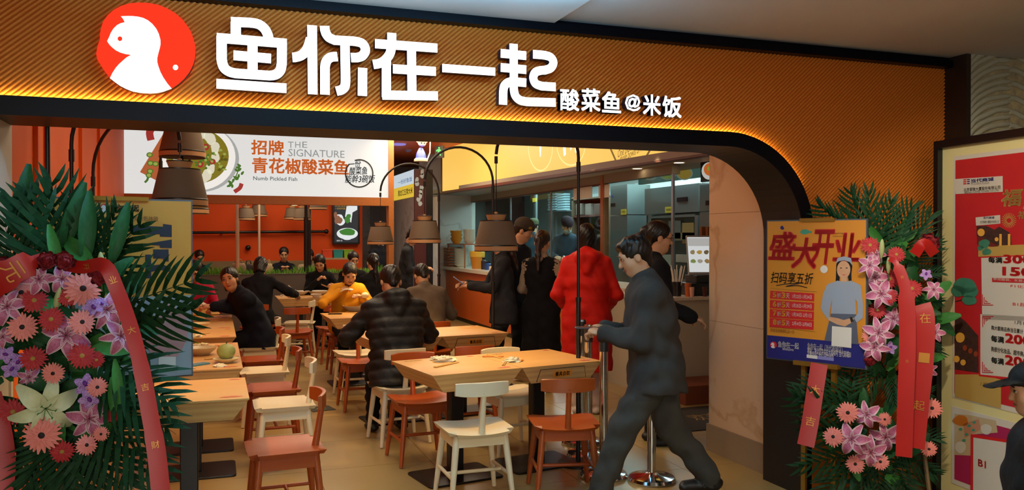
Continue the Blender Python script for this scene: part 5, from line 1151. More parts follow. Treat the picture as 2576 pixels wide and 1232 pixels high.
person((*xy(1306, 9.35), 0), -140, 'server in a patterned brown headscarf bending her head behind the counter queue', (0, 0, .95), H=1.76, top=navy, bottom=trou, hair='short', hat=('scarf', cloth('scarf', '#4b4136', '#3a332b'), cloth('scarf_gold', '#7a6420')), feet=((-.08, 0, .08), (.08, 0, .08)), head=(20, 22, 0), vox=.012)
# --- kitchen staff
blu = cloth('cook_blue', '#24414f', '#1d3743'); blu2 = cloth('cook_grey', '#3a4854', '#2f3c47'); mask = cloth('mask', '#8d9a98')
ZK = .24
struct(MB().box(5.06, 7.3, 8.3, 21.5, 0, ZK).build('floor_kitchen', M_grey))
person((*xy(1342, 15.3), ZK), -35, 'cook in a teal shirt and olive cap seen from behind in the kitchen', (0, 0, .87), H=1.68, top=blu, bottom=trou, hair='short', hat=('chef', cloth('olive', '#57583f'), None), feet=((-.08, 0, .08), (.08, 0, .08)), hands=((-.15, .35, 1.05), (.15, .35, 1.05)), vox=.014)
per, inf = person((*xy(1428, 13.7), ZK), 150, 'masked cook in a slate blue shirt and dark cap bending over the kitchen counter', (0, 0, .87), H=1.70, top=blu2, bottom=trou, hair='short', hat=('chef', cloth('plumcap', '#3a2a30'), None), feet=((-.08, 0, .08), (.08, 0, .08)), hands=((-.12, .35, 1.05), (.15, .35, 1.05)), lean=12, head=(30, 22, 0), vox=.013, bulk=.02)
mk = Field(inf['Hc']-.16, inf['Hc']+.16, .0085); mk.ell(inf['Hc']+inf['Rh'] @ np.array([0, .045, -.065]), inf['Rh'].T, (.066, .064, .052), 0, .02); fmesh('face_mask', [mk.mesh()], [mask], per)
q = inf['Hc']+inf['Rh'] @ np.array([.06, .10, -.34]); MB().box(q[0]-.03, q[0]+.03, q[1]+.05, q[1]+.056, q[2], q[2]+.012).build('name_tag', M_tagy, per)
person((*xy(1322, 16.6), ZK), 160, 'cook in a white hair net and navy top at the back of the kitchen', (0, 0, .87), H=1.68, top=navy, bottom=trou, hair='short', hat=('chef', cloth('net', '#b9c4c6'), None), feet=((-.08, 0, .08), (.08, 0, .08)), hands=((-.15, .3, 1.05), (.15, .3, 1.05)), vox=.014, head=(20, 20, 0))
# --- staff in the passage
person((*xy(1019, 13.0), 0), -110, 'waiter in a dark uniform and boat cap writing in the back passage', (0, 0, .92), H=1.72, top=charcoal, bottom=trou, hair='short', hat=('boat', cloth('boatcap', '#2b2c2f'), None), feet=((-.08, 0, .08), (.08, 0, .08)), hands=((-.08, .32, 1.12), (.08, .32, 1.12)), head=(0, 30, 0), lean=6, vox=.012)
person((*xy(958, 14.6), 0), 0, 'person in dark clothes standing behind the wooden post', (0, 0, .88), H=1.66, top=navy, bottom=trou, hair='short', feet=((-.08, 0, .08), (.08, 0, .08)), vox=.014, face=False)
# --- seated guests
puffm = mat('cloth_puffer', '#0b0c0e', .62, bump=(18, .5, .012))
person((1.36, 6.50, 0), 3, 'man in a glossy black hooded puffer jacket eating with his back to the entrance', SIT, H=1.72, lean=16, top=puffm, bottom=trou, hair='short', bulk=.06, armb=.05, quilt=(.08, .012), hood=True, hem=.10, wrinkle=.005, hands=((-.27, .42, .82), (.22, .44, .82)), head=(0, 22, 0), feet=((-.12, .34, .08), (.12, .30, .08)), vox=.0105)
gj = cloth('grey_jacket', '#6d5e4e', '#5f5244')
person((2.10, 8.44, 0), 3, 'man in a grey-brown jacket with black hair eating at the middle table, seen from behind', SIT, H=1.66, lean=22, top=gj, bottom=trou, hair='short', hands=((-.2, .42, .80), (.2, .42, .80)), head=(0, 25, 0), bulk=.03)
person((2.06, 11.35, 0), 5, 'woman with a black ponytail and black top with her back turned beside the wooden post', SIT, H=1.68, lean=8, top=black, bottom=trou, hair='pony', hands=((-.2, .42, .80), (.2, .42, .80)), vox=.012)
yel = cloth('yellow_vest', '#c98a1f', '#bd7e18'); maroon = cloth('maroon', '#3a1a18', '#2f1513')
per, inf = person((1.46, 9.96, 0), 182, 'woman in a mustard yellow top eating with a spoon over her bowl', SIT, H=1.64, lean=24, top=yel, bottom=trou, sleeve=yel, hair='bun', hands=((-.13, .36, .90), (.12, .27, .98)), head=(0, 12, 0), grip=(.7, .9), bulk=.012, collar=maroon)
sp = wpos(per, inf['hands'][1]); t = empty('soup_spoon', sp, math.radians(182), 'white soup spoon raised by the woman in yellow', 'spoon'); MB().tube([(.0,.05,.0),(-.05,.10,.03),(-.09,.11,.03)], [.006,.008,.008], 8).build('handle', M_bowl, t, smooth=60); MB().ell((-.11,.105,.025), (.03,.022,.012), 12, 6).build('spoon_bowl', M_bowl, t, smooth=60)
sp = wpos(per, inf['hands'][0]); tag(MB().ell((0,0,0), (.045,.04,.035), 10, 7).build('paper_tissue', mat('tissue', '#d8cba8', .8), loc=sp+Vector((.02,-.05,.04))), 'crumpled tissue in the hand of the woman in yellow', 'tissue')
person((1.50, 13.03, 0), 184, 'long haired woman in black picking food with chopsticks at the far table', SIT, H=1.66, lean=14, top=black, bottom=trou, hair='long', hands=((-.16, .38, .88), (.08, .33, .96)), head=(-14, 24, 8), vox=.0118, grip=(.8, .9))
sp = D(808, 716, 12.4); t = empty('chopsticks', sp, 0, 'pair of chopsticks lifted by the long haired woman', 'chopsticks'); MB().tube([(0,0,0),(.12,-.1,-.05)], .004, 6).build('stick', M_band, t); MB().tube([(0,.01,.01),(.12,-.09,-.04)], .004, 6).build('stick', M_band, t)
person((2.02, 13.05, 0), 178, 'woman in a black jacket with hair pulled back looking down at the far table', SIT, H=1.68, lean=4, top=black, bottom=trou, hair='bun', hands=((-.15, .36, .80), (.15, .36, .80)), head=(12, 16, 0), vox=.0118)
person((.53, 11.32, 0), -22, 'woman in black with a dark bob seen from behind, elbow on the far table', SIT, H=1.68, lean=20, side=-4, top=black, bottom=trou, hair='bob', hands=((-.2, .38, .80), (.40, .30, .84)), head=(0, 14, 0), bulk=.02)
per, inf = person((.44, 9.22, 0), 88, 'woman in a navy wrap coat leaning over her phone and turning to look out', SIT, H=1.68, lean=33, side=-4, twist=22, top=navy, bottom=trou, hair='bob', hands=((-.02, .46, .88), (.16, .44, .86)), head=(56, -20, -10), bulk=.032, skin=M_skin2, coat=.10, coatm=navy, vox=.0105, grip=(.7, .7))
sp = wpos(per, (.06, .56, .90)); o = tag(MB().rbox(-.036, .036, -.075, .075, 0, .009, .008).build('smartphone', mat('phone_white', '#c9b79a', .3), loc=sp), 'pale smartphone in the hands of the woman turning to look out', 'phone'); o.rotation_euler = (math.radians(25), 0, math.radians(60))
chair(-.20, 10.42, 180, 'o', 'orange-brown T-back chair under the person in pink')
person((-.20, 10.40, 0), 170, 'person in a bright pink top half hidden by the easel poster', SIT, H=1.62, lean=12, top=cloth('pink', '#b3203f', '#a31a38'), bottom=trou, hair='short', hands=((-.15, .36, .82), (.15, .36, .82)), head=(0, 20, 0), vox=.012)
ZBN = .03
person((-.27, 15.72, ZBN), 182, 'man in black on the booth bench just beside the easel poster edge', SIT, H=1.62, lean=6, top=black, bottom=trou, hair='short', hands=((-.15, .34, .72), (.15, .34, .72)), head=(10, 20, 0), vox=.0135)
person((1.18, 15.72, ZBN), 180, 'guest in dark blue on the booth bench behind the planter', SIT, H=1.70, lean=3, top=navy, bottom=trou, hair='bun', hands=((-.05, .28, .98), (.05, .28, .98)), head=(0, 12, 0), vox=.0135)
person((1.64, 15.74, ZBN), 172, 'guest with reddish dark hair and a pale shawl behind the black pole', SIT, H=1.66, lean=10, top=cloth('shawl', '#b9a98c', '#a8987c'), bottom=trou, hair='bob', hm=mat('hair_maroon', '#2f1214', .5), hands=((-.15, .34, .82), (.15, .34, .82)), head=(0, 15, 0), vox=.0135, face=False)
# --- the figure in front of the poster cabinet
dark = mat('cloth_velour', '#020403', .8, noise=(9, '#060b0a', .3), bump=(30, .6, .01))
person((2.62, 2.02, 0), 42, 'child in a dark green-black coat and peaked cap before the poster cabinet', (0, 0, .60), H=1.16, top=dark, bottom=dark, hair='short', hat=('cap', dark, dark), bulk=.04, coat=.2, coatm=dark, hood=True, feet=((-.07, 0, .07), (.07, 0, .07)), head=(10, 8, 0), hands=((-.22, .05, .62), (.22, .05, .62)))
# ================================================================ flower stands
M_leaf = mat('leaf_green', '#1a4020', .5, noise=(9, '#27592a', .3), spec=.2); M_leaf2 = mat('leaf_bright', '#3f7a35', .5, noise=(9, '#2f6a2c', .3), spec=.2); M_palm = mat('palm_green', '#12301a', .55, noise=(12, '#1f4726', .3), spec=.15)
M_gp = mat('gerbera_pink', '#dd7468', .6, noise=(25, '#e68a7e', .3)); M_gr = mat('gerbera_red', '#a3141c', .6, noise=(25, '#c01c22', .3)); M_gd = mat('gerbera_heart', '#22120e', .8); M_gy = mat('gerbera_heart_gold', '#a8843a', .8); M_gc = mat('gerbera_collar', '#e0a59a', .7)
M_lp = mat('lily_pink', '#a8406e', .5, noise=(9, '#c87a98', .3)); M_lpe = mat('lily_pink_edge', '#e6cfd2', .5); M_lw = mat('lily_white', '#d3d5b0', .5, noise=(10, '#c4cc98', .3)); M_st = mat('stamen', '#6a3a1c', .7); M_bud = mat('lily_bud', '#b9b983', .5, noise=(14, '#9cab6a', .3)); M_car = mat('carnation_red', '#7a0f1b', .7, noise=(60, '#99151f', .3)); M_orc = mat('orchid_purple', '#7a2a96', .5, noise=(14, '#c9a6d6', .16)); M_orcd = mat('orchid_lip', '#6a1f86', .5); M_stem = mat('stem_green', '#3a5a2a', .6)
M_rib2 = mat('ribbon_red', '#b8140a', .42, noise=(3, '#a51009', .3)); M_gold = mat('gold_print', '#c98a3a', .4, .5); M_bam = mat('bamboo', '#6a5230', .6); M_goldm = mat('gold_frame', '#a5762a', .35, .6)
def petal(b, L, W, curl, cup, m=0, M=None, n=4, tip=.0, edge=None):
    rows = []
    for i in range(n+1):
        t = i/n; w = W*(math.sin(PI*min(t*.82+.12, 1)))**.8*(1-tip*t); y = L*t; z = curl(t)
        rows.append([(-w, y, z+cup*w*1.2), (0, y, z), (w, y, z+cup*w*1.2)])
    vs = [p for r in rows for p in r]; fs = []
    for i in range(n):
        for j in range(2): a = i*3+j; fs.append((a, a+1, a+4, a+3))
    b.add(vs, fs, m, M)
    if edge is not None:
        ev = []; ef = []
        for i in range(n+1):
            (x0, y, z0), _, (x1, _, z1) = rows[i]; ev += [(x0*1.15, y+.001, z0+.001), (x0*.78, y, z0*.8+.2*rows[i][1][2]+.004), (x1*.78, y, z1*.8+.2*rows[i][1][2]+.004), (x1*1.15, y+.001, z1+.001)]
        for i in range(n): a = i*4; ef += [(a, a+1, a+5, a+4), (a+2, a+3, a+7, a+6)]
        b.add(ev, ef, edge, M)
RZ = lambda a: Matrix.Rotation(a, 4, 'Z')
PROTO = {}
def flower_proto(kind):
    if kind in PROTO: return PROTO[kind]
    R = random.Random(kind); parts = []
    if kind in ('gp', 'gr'):
        b = MB()
        for ring, (n, L, W, z) in enumerate(((22, 1.0, .135, .0), (20, .82, .12, .05), (18, .52, .09, .09))):
            for i in range(n):
                a = 2*PI*(i+.5*ring)/n+R.uniform(-.06, .06); l = L*R.uniform(.92, 1.05); dr = R.uniform(-.12, .05)
                petal(b, l, W, lambda t, z=z, dr=dr: z+.14*t-.16*t*t+dr*t*t, .25, 0, RZ(a), 3)
        parts.append(('petals', b, [M_gp if kind == 'gp' else M_gr])); c = MB(); c.ell((0, 0, .09), (.20, .20, .09), 14, 6); parts.append(('flower_heart', c, [M_gd if kind == 'gp' else M_gy])); d = MB(); d.ell((0, 0, .075), (.30, .30, .06), 14, 6); parts.append(('collar', d, [M_gc if kind == 'gp' else M_gr]))
    elif kind in ('lp', 'lw'):
        b = MB()
        for i in range(6):
            W = .30 if i % 2 else .24; petal(b, 1.08, W, lambda t: .62*t-.95*t**2.4, .45, 0, RZ(2*PI*i/6+R.uniform(-.08, .08)), 7, .1, 1 if kind == 'lp' else None)
        parts.append(('petals', b, [M_lp, M_lpe] if kind == 'lp' else [M_lw])); c = MB()
        for i in range(6): a = i*PI/3+.3; c.tube([(0, 0, .05), (.15*math.cos(a), .15*math.sin(a), .5), (.24*math.cos(a), .24*math.sin(a), .62)], .012, 5); c.ell((.25*math.cos(a), .25*math.sin(a), .63), (.05, .02, .03), 6, 5)
        parts.append(('stamens', c, [M_st if kind == 'lp' else M_leaf2]))
    elif kind == 'car':
        b = MB()
        for i in range(70):
            a = R.uniform(0, 6.28); e = math.acos(R.uniform(.0, 1)); M = RZ(a) @ Matrix.Rotation(PI/2-e, 4, 'X') @ Matrix.Translation((0, .45, 0)) @ Matrix.Rotation(R.uniform(-.5, .5), 4, 'Y'); petal(b, .5, .24, lambda t: .14*math.sin(7*t+R.random()), .5, 0, M, 3)
        parts.append(('petals', b, [M_car])); c = MB(); c.ell((0, 0, .1), (.5, .5, .4), 12, 6); parts.append(('flower_heart', c, [M_car]))
    elif kind == 'orc':
        b = MB()
        for i in range(5): petal(b, .95, .34, lambda t: .1*t-.2*t*t, .2, 0, RZ(2*PI*i/5), 4)
        parts.append(('petals', b, [M_orc])); c = MB(); c.ell((0, -.1, .12), (.18, .28, .14), 10, 6); parts.append(('lip', c, [M_orcd]))
    elif kind == 'bud':
        b = MB(); b.lathe([(.001, -1), (.13, -.85), (.24, -.3), (.26, .1), (.2, .6), (.1, .92), (.001, 1)], 9); parts.append(('bud', b, [M_bud])); c = MB(); c.tube([(0, 0, -1.8), (0, 0, -.9)], .05, 6); parts.append(('stem', c, [M_stem]))
    out = []
    for nm, b, ms in parts: o = b.build(nm, ms, smooth=70); out.append((nm, o.data)); bpy.data.objects.remove(o)
    PROTO[kind] = out; return out
FN = {'gp': 'gerbera', 'gr': 'gerbera', 'lp': 'lily', 'lw': 'lily', 'car': 'carnation', 'orc': 'orchid', 'bud': 'lily_bud'}
def flower(root, base, kind, px, py, r, d, R, upright=False):
    p = D(px, py, d); rad = r*d/F; ps = flower_proto(kind); v = (Vector((0, 0, CAMZ-.1))-p).normalized(); out = (p-base); out.normalize(); z = (v*1.5+out*.35+Vector((R.uniform(-.3, .3), R.uniform(-.3, .3), R.uniform(-.1, .35)))).normalized()
    if upright: z = (Vector((R.uniform(-.25, .25), -.2, 1))).normalized()
    q = z.to_track_quat('Z', 'Y').to_matrix().to_4x4() @ RZ(R.uniform(0, 6.28)); M = Matrix.Translation(p) @ q @ Matrix.Scale(rad, 4); inv = root.matrix_basis.inverted()
    first = None
    for nm, me in ps:
        if first is None: first = obj(FN[kind], me, root); first.matrix_basis = inv @ M
        else: obj(nm, me, first)
    return first
FRONDS = []
def frond_mesh(var):
    R = random.Random(var); b = MB(); n = 11 if var % 2 else 10; P = lambda t: Vector((0, t, .10*math.sin(t*PI)-.22*t*t))
    b.tube([P(i/8) for i in range(9)], [.010-.001*i for i in range(9)], 5)
    for i in range(n):
        t = .10+.88*i/n; L = (.46*math.sin(PI*(t*.74+.2))+.05)*R.uniform(.85, 1.1); ang = math.radians(56-36*t)
        for s in (-1, 1):
            a = ang+R.uniform(-.08, .08); d = Vector((s*math.sin(a), math.cos(a), .18)); p0 = P(t); w_ = .025; dr = R.uniform(.10, .34); nn = Vector((-d.y*s, d.x*s, 0))*s
            pt = [p0, p0+d*L*.35+Vector((0, 0, .01)), p0+d*L*.7-Vector((0, 0, dr*L*.3)), p0+d*L-Vector((0, 0, dr*L))]; ww = [w_*.5, w_, w_*.8, .001]; vs = []
            for q, k in zip(pt, ww): vs += [q-nn*k, q+nn*k]
            b.add(vs, [(0, 1, 3, 2), (2, 3, 5, 4), (4, 5, 7, 6)])
    o = b.build('palm_frond', M_palm); me = o.data; bpy.data.objects.remove(o); return me
def frond(root, p0, p1, roll=0., wide=1.):
    if not FRONDS: FRONDS.extend(frond_mesh(i) for i in range(4))
    y = (p1-p0); L = y.length; y.normalize(); v = (Vector((0, 0, CAMZ))-p0).normalized(); x = y.cross(v).normalized(); z = x.cross(y); M = Matrix(((x.x, y.x, z.x, p0.x), (x.y, y.y, z.y, p0.y), (x.z, y.z, z.z, p0.z), (0, 0, 0, 1))) @ Matrix.Rotation(roll, 4, 'Y') @ Matrix.Diagonal((L*wide, L, L, 1))
    o = obj('palm_frond', FRONDS[int(abs(p1.x*50+p1.z*90)) % 4], root); o.matrix_basis = root.matrix_basis.inverted() @ M
LEAF = []
def leaf(root, p, z, L, bright, R, lance=False):
    if not LEAF:
        for m in (M_leaf, M_leaf2):
            b = MB(); petal(b, 1., .21, lambda t: .18*t-.32*t*t, .3, 0, None, 5); o = b.build('leaf', m, smooth=70); LEAF.append(o.data); bpy.data.objects.remove(o)
    o = obj('leaf', LEAF[1 if bright else 0], root); q = z.to_track_quat('Z', 'Y').to_matrix().to_4x4() @ RZ(R.uniform(0, 6.28)); o.matrix_basis = root.matrix_basis.inverted() @ Matrix.Translation(p) @ q @ Matrix.Scale(L, 4)
    if lance:
        v = (Vector((0, 0, CAMZ))-p).normalized(); y = Vector((R.uniform(-.35, .35), 0, 1)).normalized(); x = y.cross(v).normalized(); v = x.cross(y); o.matrix_basis = root.matrix_basis.inverted() @ Matrix(((x.x, y.x, v.x, p.x), (x.y, y.y, v.y, p.y), (x.z, y.z, v.z, p.z), (0, 0, 0, 1))) @ Matrix.Diagonal((L*.55, L, L, 1))
def ribbon(root, pts, wd, chars=None, name='ribbon', notch=False, face=None):
    P = smooth_path(pts, 5); b = MB(); vs = []; n = len(P); W = wd if isinstance(wd, list) else [wd]*n
    for i, p in enumerate(P):
        t = (P[min(i+1, n-1)]-P[max(i-1, 0)]).normalized(); v = (Vector((0, 0, CAMZ))-p).normalized(); x = t.cross(v).normalized(); x = (x+(face or Vector((0,0,0)))).normalized(); k = W[min(int(i*len(W)/n), len(W)-1)]/2; off = v*.0015
        vs += [p-x*k+off, p+off*3, p+x*k+off, p-x*k-off, p-off, p+x*k-off]
    fs = []
    for i in range(n-1):
        a = i*6; fs += [(a, a+1, a+7, a+6), (a+1, a+2, a+8, a+7), (a+4, a+3, a+9, a+10), (a+5, a+4, a+10, a+11)]
    inv = root.matrix_basis.inverted(); b.add([inv @ Vector(v) for v in vs], fs); r = b.build(name, M_rib2, root, smooth=60)
    if chars:
        for i, ch in enumerate(chars):
            j = int((i+1)*n/(len(chars)+1)); p = P[j]; t = (P[min(j+1, n-1)]-P[max(j-1, 0)]).normalized(); v = (Vector((0, 0, CAMZ))-p).normalized(); x = -t.cross(v).normalized(); y = -t; z = x.cross(y); k = (W[0])*.28
            if y.z < 0: x, y = -x, -y
            M = inv @ Matrix(((x.x, y.x, v.x, p.x), (x.y, y.y, v.y, p.y), (x.z, y.z, v.z, p.z), (0, 0, 0, 1))); text(r, ch, -k, -k, k, k, M_gold, z=.008, name='gold_character', M=M)
    return r
def stand(root, top):
    for a in (30, 150, 270):
        c, s = math.cos(math.radians(a)), math.sin(math.radians(a)); MB().tube([(c*.26, s*.26, 0), (c*.05, s*.05, top*.75), (0, 0, top)], .012, 6).build('stand_leg', M_bam, root)
    for z in (.35, .75): MB().tube([(.24*math.cos(math.radians(a))*(1-z/top*.75), .24*math.sin(math.radians(a))*(1-z/top*.75), z) for a in (30, 150, 270, 390)], .008, 6).build('stand_brace', M_bam, root)
# ---------------------------------------------------------------- big arrangement by the left jamb
R = random.Random(11); bp = D(165, 900, 3.52); FL = empty('flower_stand', (bp.x, bp.y, 0), 0, 'large congratulatory flower stand with a white lily, in front of the yellow easel poster', 'flower stand', 'opening day flower stands'); FL.matrix_basis = Matrix.Translation((bp.x, bp.y, 0))
stand(FL, 1.5); base = D(165, 830, 3.60)
for k, px, py, r in [('gp',208,726,45),('gp',54,736,36),('gp',55,823,37),('gp',205,810,33),('gp',132,939,28),('gp',103,1095,46),('gp',243,974,26),('gp',215,1120,27),('gp',252,1092,20),('gr',85,756,33),('gr',128,803,32),('gr',82,902,33),('gr',205,895,34),('gr',170,748,24),('gr',31,1036,34),('gr',154,1136,30),('gr',282,1046,18),('gr',240,905,22),('car',120,657,28),('car',164,657,28),('car',252,692,32),('car',5,668,26),('lp',165,845,54),('lp',267,780,46),('lp',302,846,44),('lp',222,1052,50),('lp',18,772,44),('lp',97,702,38),('lp',156,702,34),('lp',6,848,26),('lp',72,948,26),('lw',112,1026,78),('orc',233,770,27),('orc',15,892,24),('orc',46,908,26),('orc',214,968,30),('orc',222,1003,27),('orc',26,930,24),('orc',255,762,18)]:
    flower(FL, base, k, px, py, r, 3.30+R.uniform(-.07, .05)-(.05 if k in ('lw',) else 0), R)
for px, py, r in ((254,668,36),(144,754,34),(282,692,28)): flower(FL, base, 'bud', px, py, r, 3.26, R, True)
for i in range(190):
    a = R.uniform(0, 6.28); q = math.sqrt(R.random()); px, py = 160+185*q*math.cos(a), 890+265*q*math.sin(a); p = D(px, py, 3.42+R.uniform(-.03, .10)); leaf(FL, p, (Vector((0, -.3, CAMZ))-p).normalized()+Vector((R.uniform(-.6, .6), R.uniform(-.3, .3), R.uniform(-.4, .6))), R.uniform(.09, .17), i % 4 == 0, R)
for px, py, L_, br in ((152,640,.20,1),(112,812,.12,1),(300,975,.18,1),(285,1010,.15,1),(145,1110,.16,1),(75,1085,.14,0),(60,985,.18,0),(155,560,.30,0),(45,520,.30,0),(215,590,.30,0),(280,600,.26,0)):
    p = D(px, py+L_*230, 3.32+(.14 if py < 610 else 0)); leaf(FL, p, (Vector((0, 0, CAMZ))-p).normalized(), L_, br, R, lance=True)
fr_list = [(150,760,90,478,3.45),(120,720,150,452,3.5),(180,720,225,540,3.5),(60,760,8,560,3.4),(90,740,45,490,3.4),(215,700,300,530,3.55),(225,720,345,560,3.55),(255,790,490,700,3.42),(260,820,486,790,3.40),(240,900,440,1000,3.38),(230,950,420,1070,3.38),(60,760,-30,640,3.35),(40,800,-60,760,3.3),(200,690,190,500,3.6),
    (150,1050,60,1235,3.38),(170,1060,150,1260,3.36),(190,1060,240,1260,3.36),(210,1040,320,1230,3.38),(230,1010,400,1200,3.40),(120,1040,0,1180,3.40),(100,1000,-40,1110,3.40),(220,980,360,1110,3.45),(170,1080,200,1300,3.42),(110,1060,90,1300,3.44),(60,1000,-60,1250,3.42)]
for i, (x0, y0, x1, y1, d) in enumerate(fr_list):
    frond(FL, D(x0, y0, d+.06), D(x1, y1, d-.02+R.uniform(-.06, .04)), R.uniform(-.5, .5), R.uniform(.9, 1.2))
ribbon(FL, [D(-60,735,3.22), D(-10,705,3.2), D(60,668,3.22), D(118,648,3.28)], [.13, .12, .10, .05], '元'); ribbon(FL, [D(150,662,3.3), D(205,672,3.24), D(262,668,3.2), D(296,735,3.2), D(330,830,3.18), D(355,930,3.16), D(375,1040,3.14), D(392,1140,3.12), D(404,1260,3.1)], [.05, .055, .055, .06, .066], '开业大吉财')
ribbon(FL, [D(-20,990,3.35), D(5,1080,3.34), D(15,1180,3.33), D(0,1280,3.3)], .06)
# ---------------------------------------------------------------- arrangement by the poster cabinet
R = random.Random(23); bx, by = 3.93, 3.97; FR = empty('flower_stand', (bx, by, 0), 0, 'tall palm and pink lily flower stand between the orange poster and the poster cabinet', 'flower stand', 'opening day flower stands'); FR.matrix_basis = Matrix.Translation((bx, by, 0))
stand(FR, 1.55); base = Vector((bx, by+.05, 1.1))
for k, px, py, r in [('lp',2201,698,32),('lp',2217,739,36),('lp',2211,836,36),('lp',2201,873,34),('lp',2248,801,28),('lp',2188,668,28),('lp',2145,1105,40),('lp',2192,1137,38),('lp',2230,1099,36),('lp',2183,1043,32),('lp',2352,836,24),('lp',2349,729,24),('gr',2189,617,24),('gr',2239,701,26),('gr',2295,726,26),('gr',2208,780,22),('gr',2239,745,20),('car',2336,612,28),('gp',2134,1038,28),('gp',2098,1099,26),('gp',2154,1168,24),('gp',2217,1162,22),('gp',2227,1055,18),('gp',2346,1027,26),('gp',2339,1130,20),('gp',2189,845,20),('gr',2255,640,22),('orc',2330,690,16),('gp',2320,1040,20),('lp',2335,930,22),('car',2190,905,18),('orc',2240,875,18),('lp',2205,640,22)]:
    flower(FR, base, k, px, py, r, 4.78+R.uniform(-.05, .06), R)
flower(FR, base, 'bud', 2218, 626, 26, 4.74, R, True); flower(FR, base, 'bud', 2235, 668, 22, 4.76, R, True)
for i in range(110):
    lowp = i % 3 == 0; a = R.uniform(0, 6.28); q = math.sqrt(R.random()); px, py = (2255+100*q*math.cos(a), 770+180*q*math.sin(a)) if not lowp else (2210+130*q*math.cos(a), 1105+95*q*math.sin(a)); p = D(px, py, 4.9+R.uniform(-.03, .08)); leaf(FR, p, (Vector((0, 0, CAMZ))-p).normalized()+Vector((R.uniform(-.6, .6), R.uniform(-.3, .3), R.uniform(-.4, .6))), R.uniform(.10, .18), i % 4 == 0, R)
for i, (x0, y0, x1, y1) in enumerate([(2192,615,2128,478),(2200,612,2052,522),(2190,650,2190,480),(2200,650,2240,500),(2230,660,2290,510),(2250,670,2340,530),(2270,680,2366,600),(2280,700,2372,680),(2290,740,2370,760),(2280,800,2365,900),(2200,900,2080,970),(2220,900,2160,1010),(2240,920,2250,1010),(2260,930,2330,1010),(2190,1100,2030,1080),(2190,1120,2020,1180),(2190,1140,2060,1250),(2200,1150,2130,1290),(2210,1150,2210,1300),(2230,1140,2300,1270),(2240,1120,2360,1200),(2250,1100,2370,1100),(2180,1060,2000,1010),(2180,970,2005,985),(2200,1000,2040,1010),(2230,980,2350,990),(2195,1160,2250,1310),(2220,1160,2340,1300)]):
    dd_ = 5.07 if (x1 < 2185 and y1 < 1000) else 4.92; frond(FR, D(x0, y0, 5.0), D(x1, y1, dd_+R.uniform(-.06, .03)), R.uniform(-.5, .5), R.uniform(.75, 1.0))
ribbon(FR, [D(2238,650,4.72), D(2256,665,4.68), D(2278,730,4.66), D(2284,850,4.66), D(2280,1000,4.66), D(2276,1150,4.66)], [.03, .06, .085, .085, .085], '开业')
ribbon(FR, [D(2318,765,4.74), D(2328,800,4.72), D(2326,900,4.72), D(2314,1020,4.72), D(2304,1128,4.72)], .10, '在一起'); ribbon(FR, [D(2300,640,4.8), D(2325,612,4.76), D(2352,640,4.8)], .06)
# ================================================================ easel posters
M_alu = mat('poster_edge', '#5b6268', .4, .5); M_or = mat('poster_orange', '#c9801c', .5); M_bl = mat('poster_blue', '#1b1a66', .5); M_rd = mat('poster_red', '#c21c1a', .5); M_wh = mat('poster_white', '#cfc9c0', .5); M_yl = mat('poster_yellow', '#e0b02a', .5); M_ht = mat('poster_shirt', '#8b93a0', .6); M_hd = mat('poster_skirt', '#4e5260', .6); M_tl = mat('poster_teal', '#3f8a70', .5); M_brownt = mat('poster_brown', '#6a3e12', .5)
def logo(P, cx, cy, r, z, parent): P.flat([P.f(*p) for p in blob(cx, cy, r, r, 18, .03, 1)][::-1], z, M_rd, 'logo_disc', parent); P.flat([P.f(cx+(x-1060)/350*r, cy+(y-350)/330*r) for x, y in wht[::2]][::-1], z+.001, M_wh, 'logo_figure', parent)
RP = Panel((3.306, 4.414), (3.555, 3.85), 'easel_poster', 'orange opening poster with a smiling waitress on a gold easel', 'poster')
c00, c10, c11, c01 = [RP.f(*p) for p in ((1924.5, 893), (2172, 928), (2178, 560), (1929, 557))]
xa, xb, za, zb2 = 0., c11[0], c10[1]+.004, c01[1]
MB().box(xa-.008, xb+.008, za-.008, zb2+.008, -.02, -.004).build('backing', M_alu, RP.root); sheet = MB().box(xa, xb, za, zb2, -.004, 0).build('sheet', M_or, RP.root)
def rz_(x, y): return (1900+x/3.08, 540+y/3.08)
def rpt(s_, x0, y0, x1, y1, m, z=.003, **k): (a, b_), (c, d) = rz_(x0, y0), rz_(x1, y1); RP.text(s_, a, b_, c, d, m, z, sheet, name='print', **k)
def rpp(pts, m, z=.002, n='print'): RP.flat([RP.f(*rz_(*p)) for p in pts][::-1], z, m, n, sheet)
def rps(pts, wd, m, z=.003): MB().stroke(smooth_path([Vector(RP.f(*rz_(*p))) for p in pts], 5), wd, z-.001, z).build('print', m, sheet)
zbl = RP.f(*rz_(80, 925))[1]; MB().box(xa, xb, za, zbl-.005, 0, .001).build('blue_band', M_bl, sheet)
for ch, a, b_, c, d in (('盛',112,130,318,352),('大',290,175,488,420),('开',442,112,612,385),('业',612,138,822,362)): rpt(ch, a, b_, c, d, M_rd, .004, bold=.035, shear=.12)
rpt('扫码享五折', 125, 445, 450, 535, M_ink, .003, bold=.012, shear=.15); rps([(165,548),(250,535),(350,528),(240,555),(330,548),(405,565)], .005, M_ink)
rpp([(345,135),(365,115),(395,112),(425,128),(440,122),(437,145),(420,140),(395,152),(365,150)], M_tl); rpp(blob(209, 101, 15, 15, 12, .2, 2), M_bl); rpp(blob(534, 422, 29, 30, 18), M_wh); rpt('Opening', 600, 135, 682, 152, M_brownt); rpt('welcoming', 600, 158, 702, 174, M_brownt)
rps([(120,570),(480,597)], .0012, M_brownt); rps([(115,865),(465,905)], .0012, M_brownt)
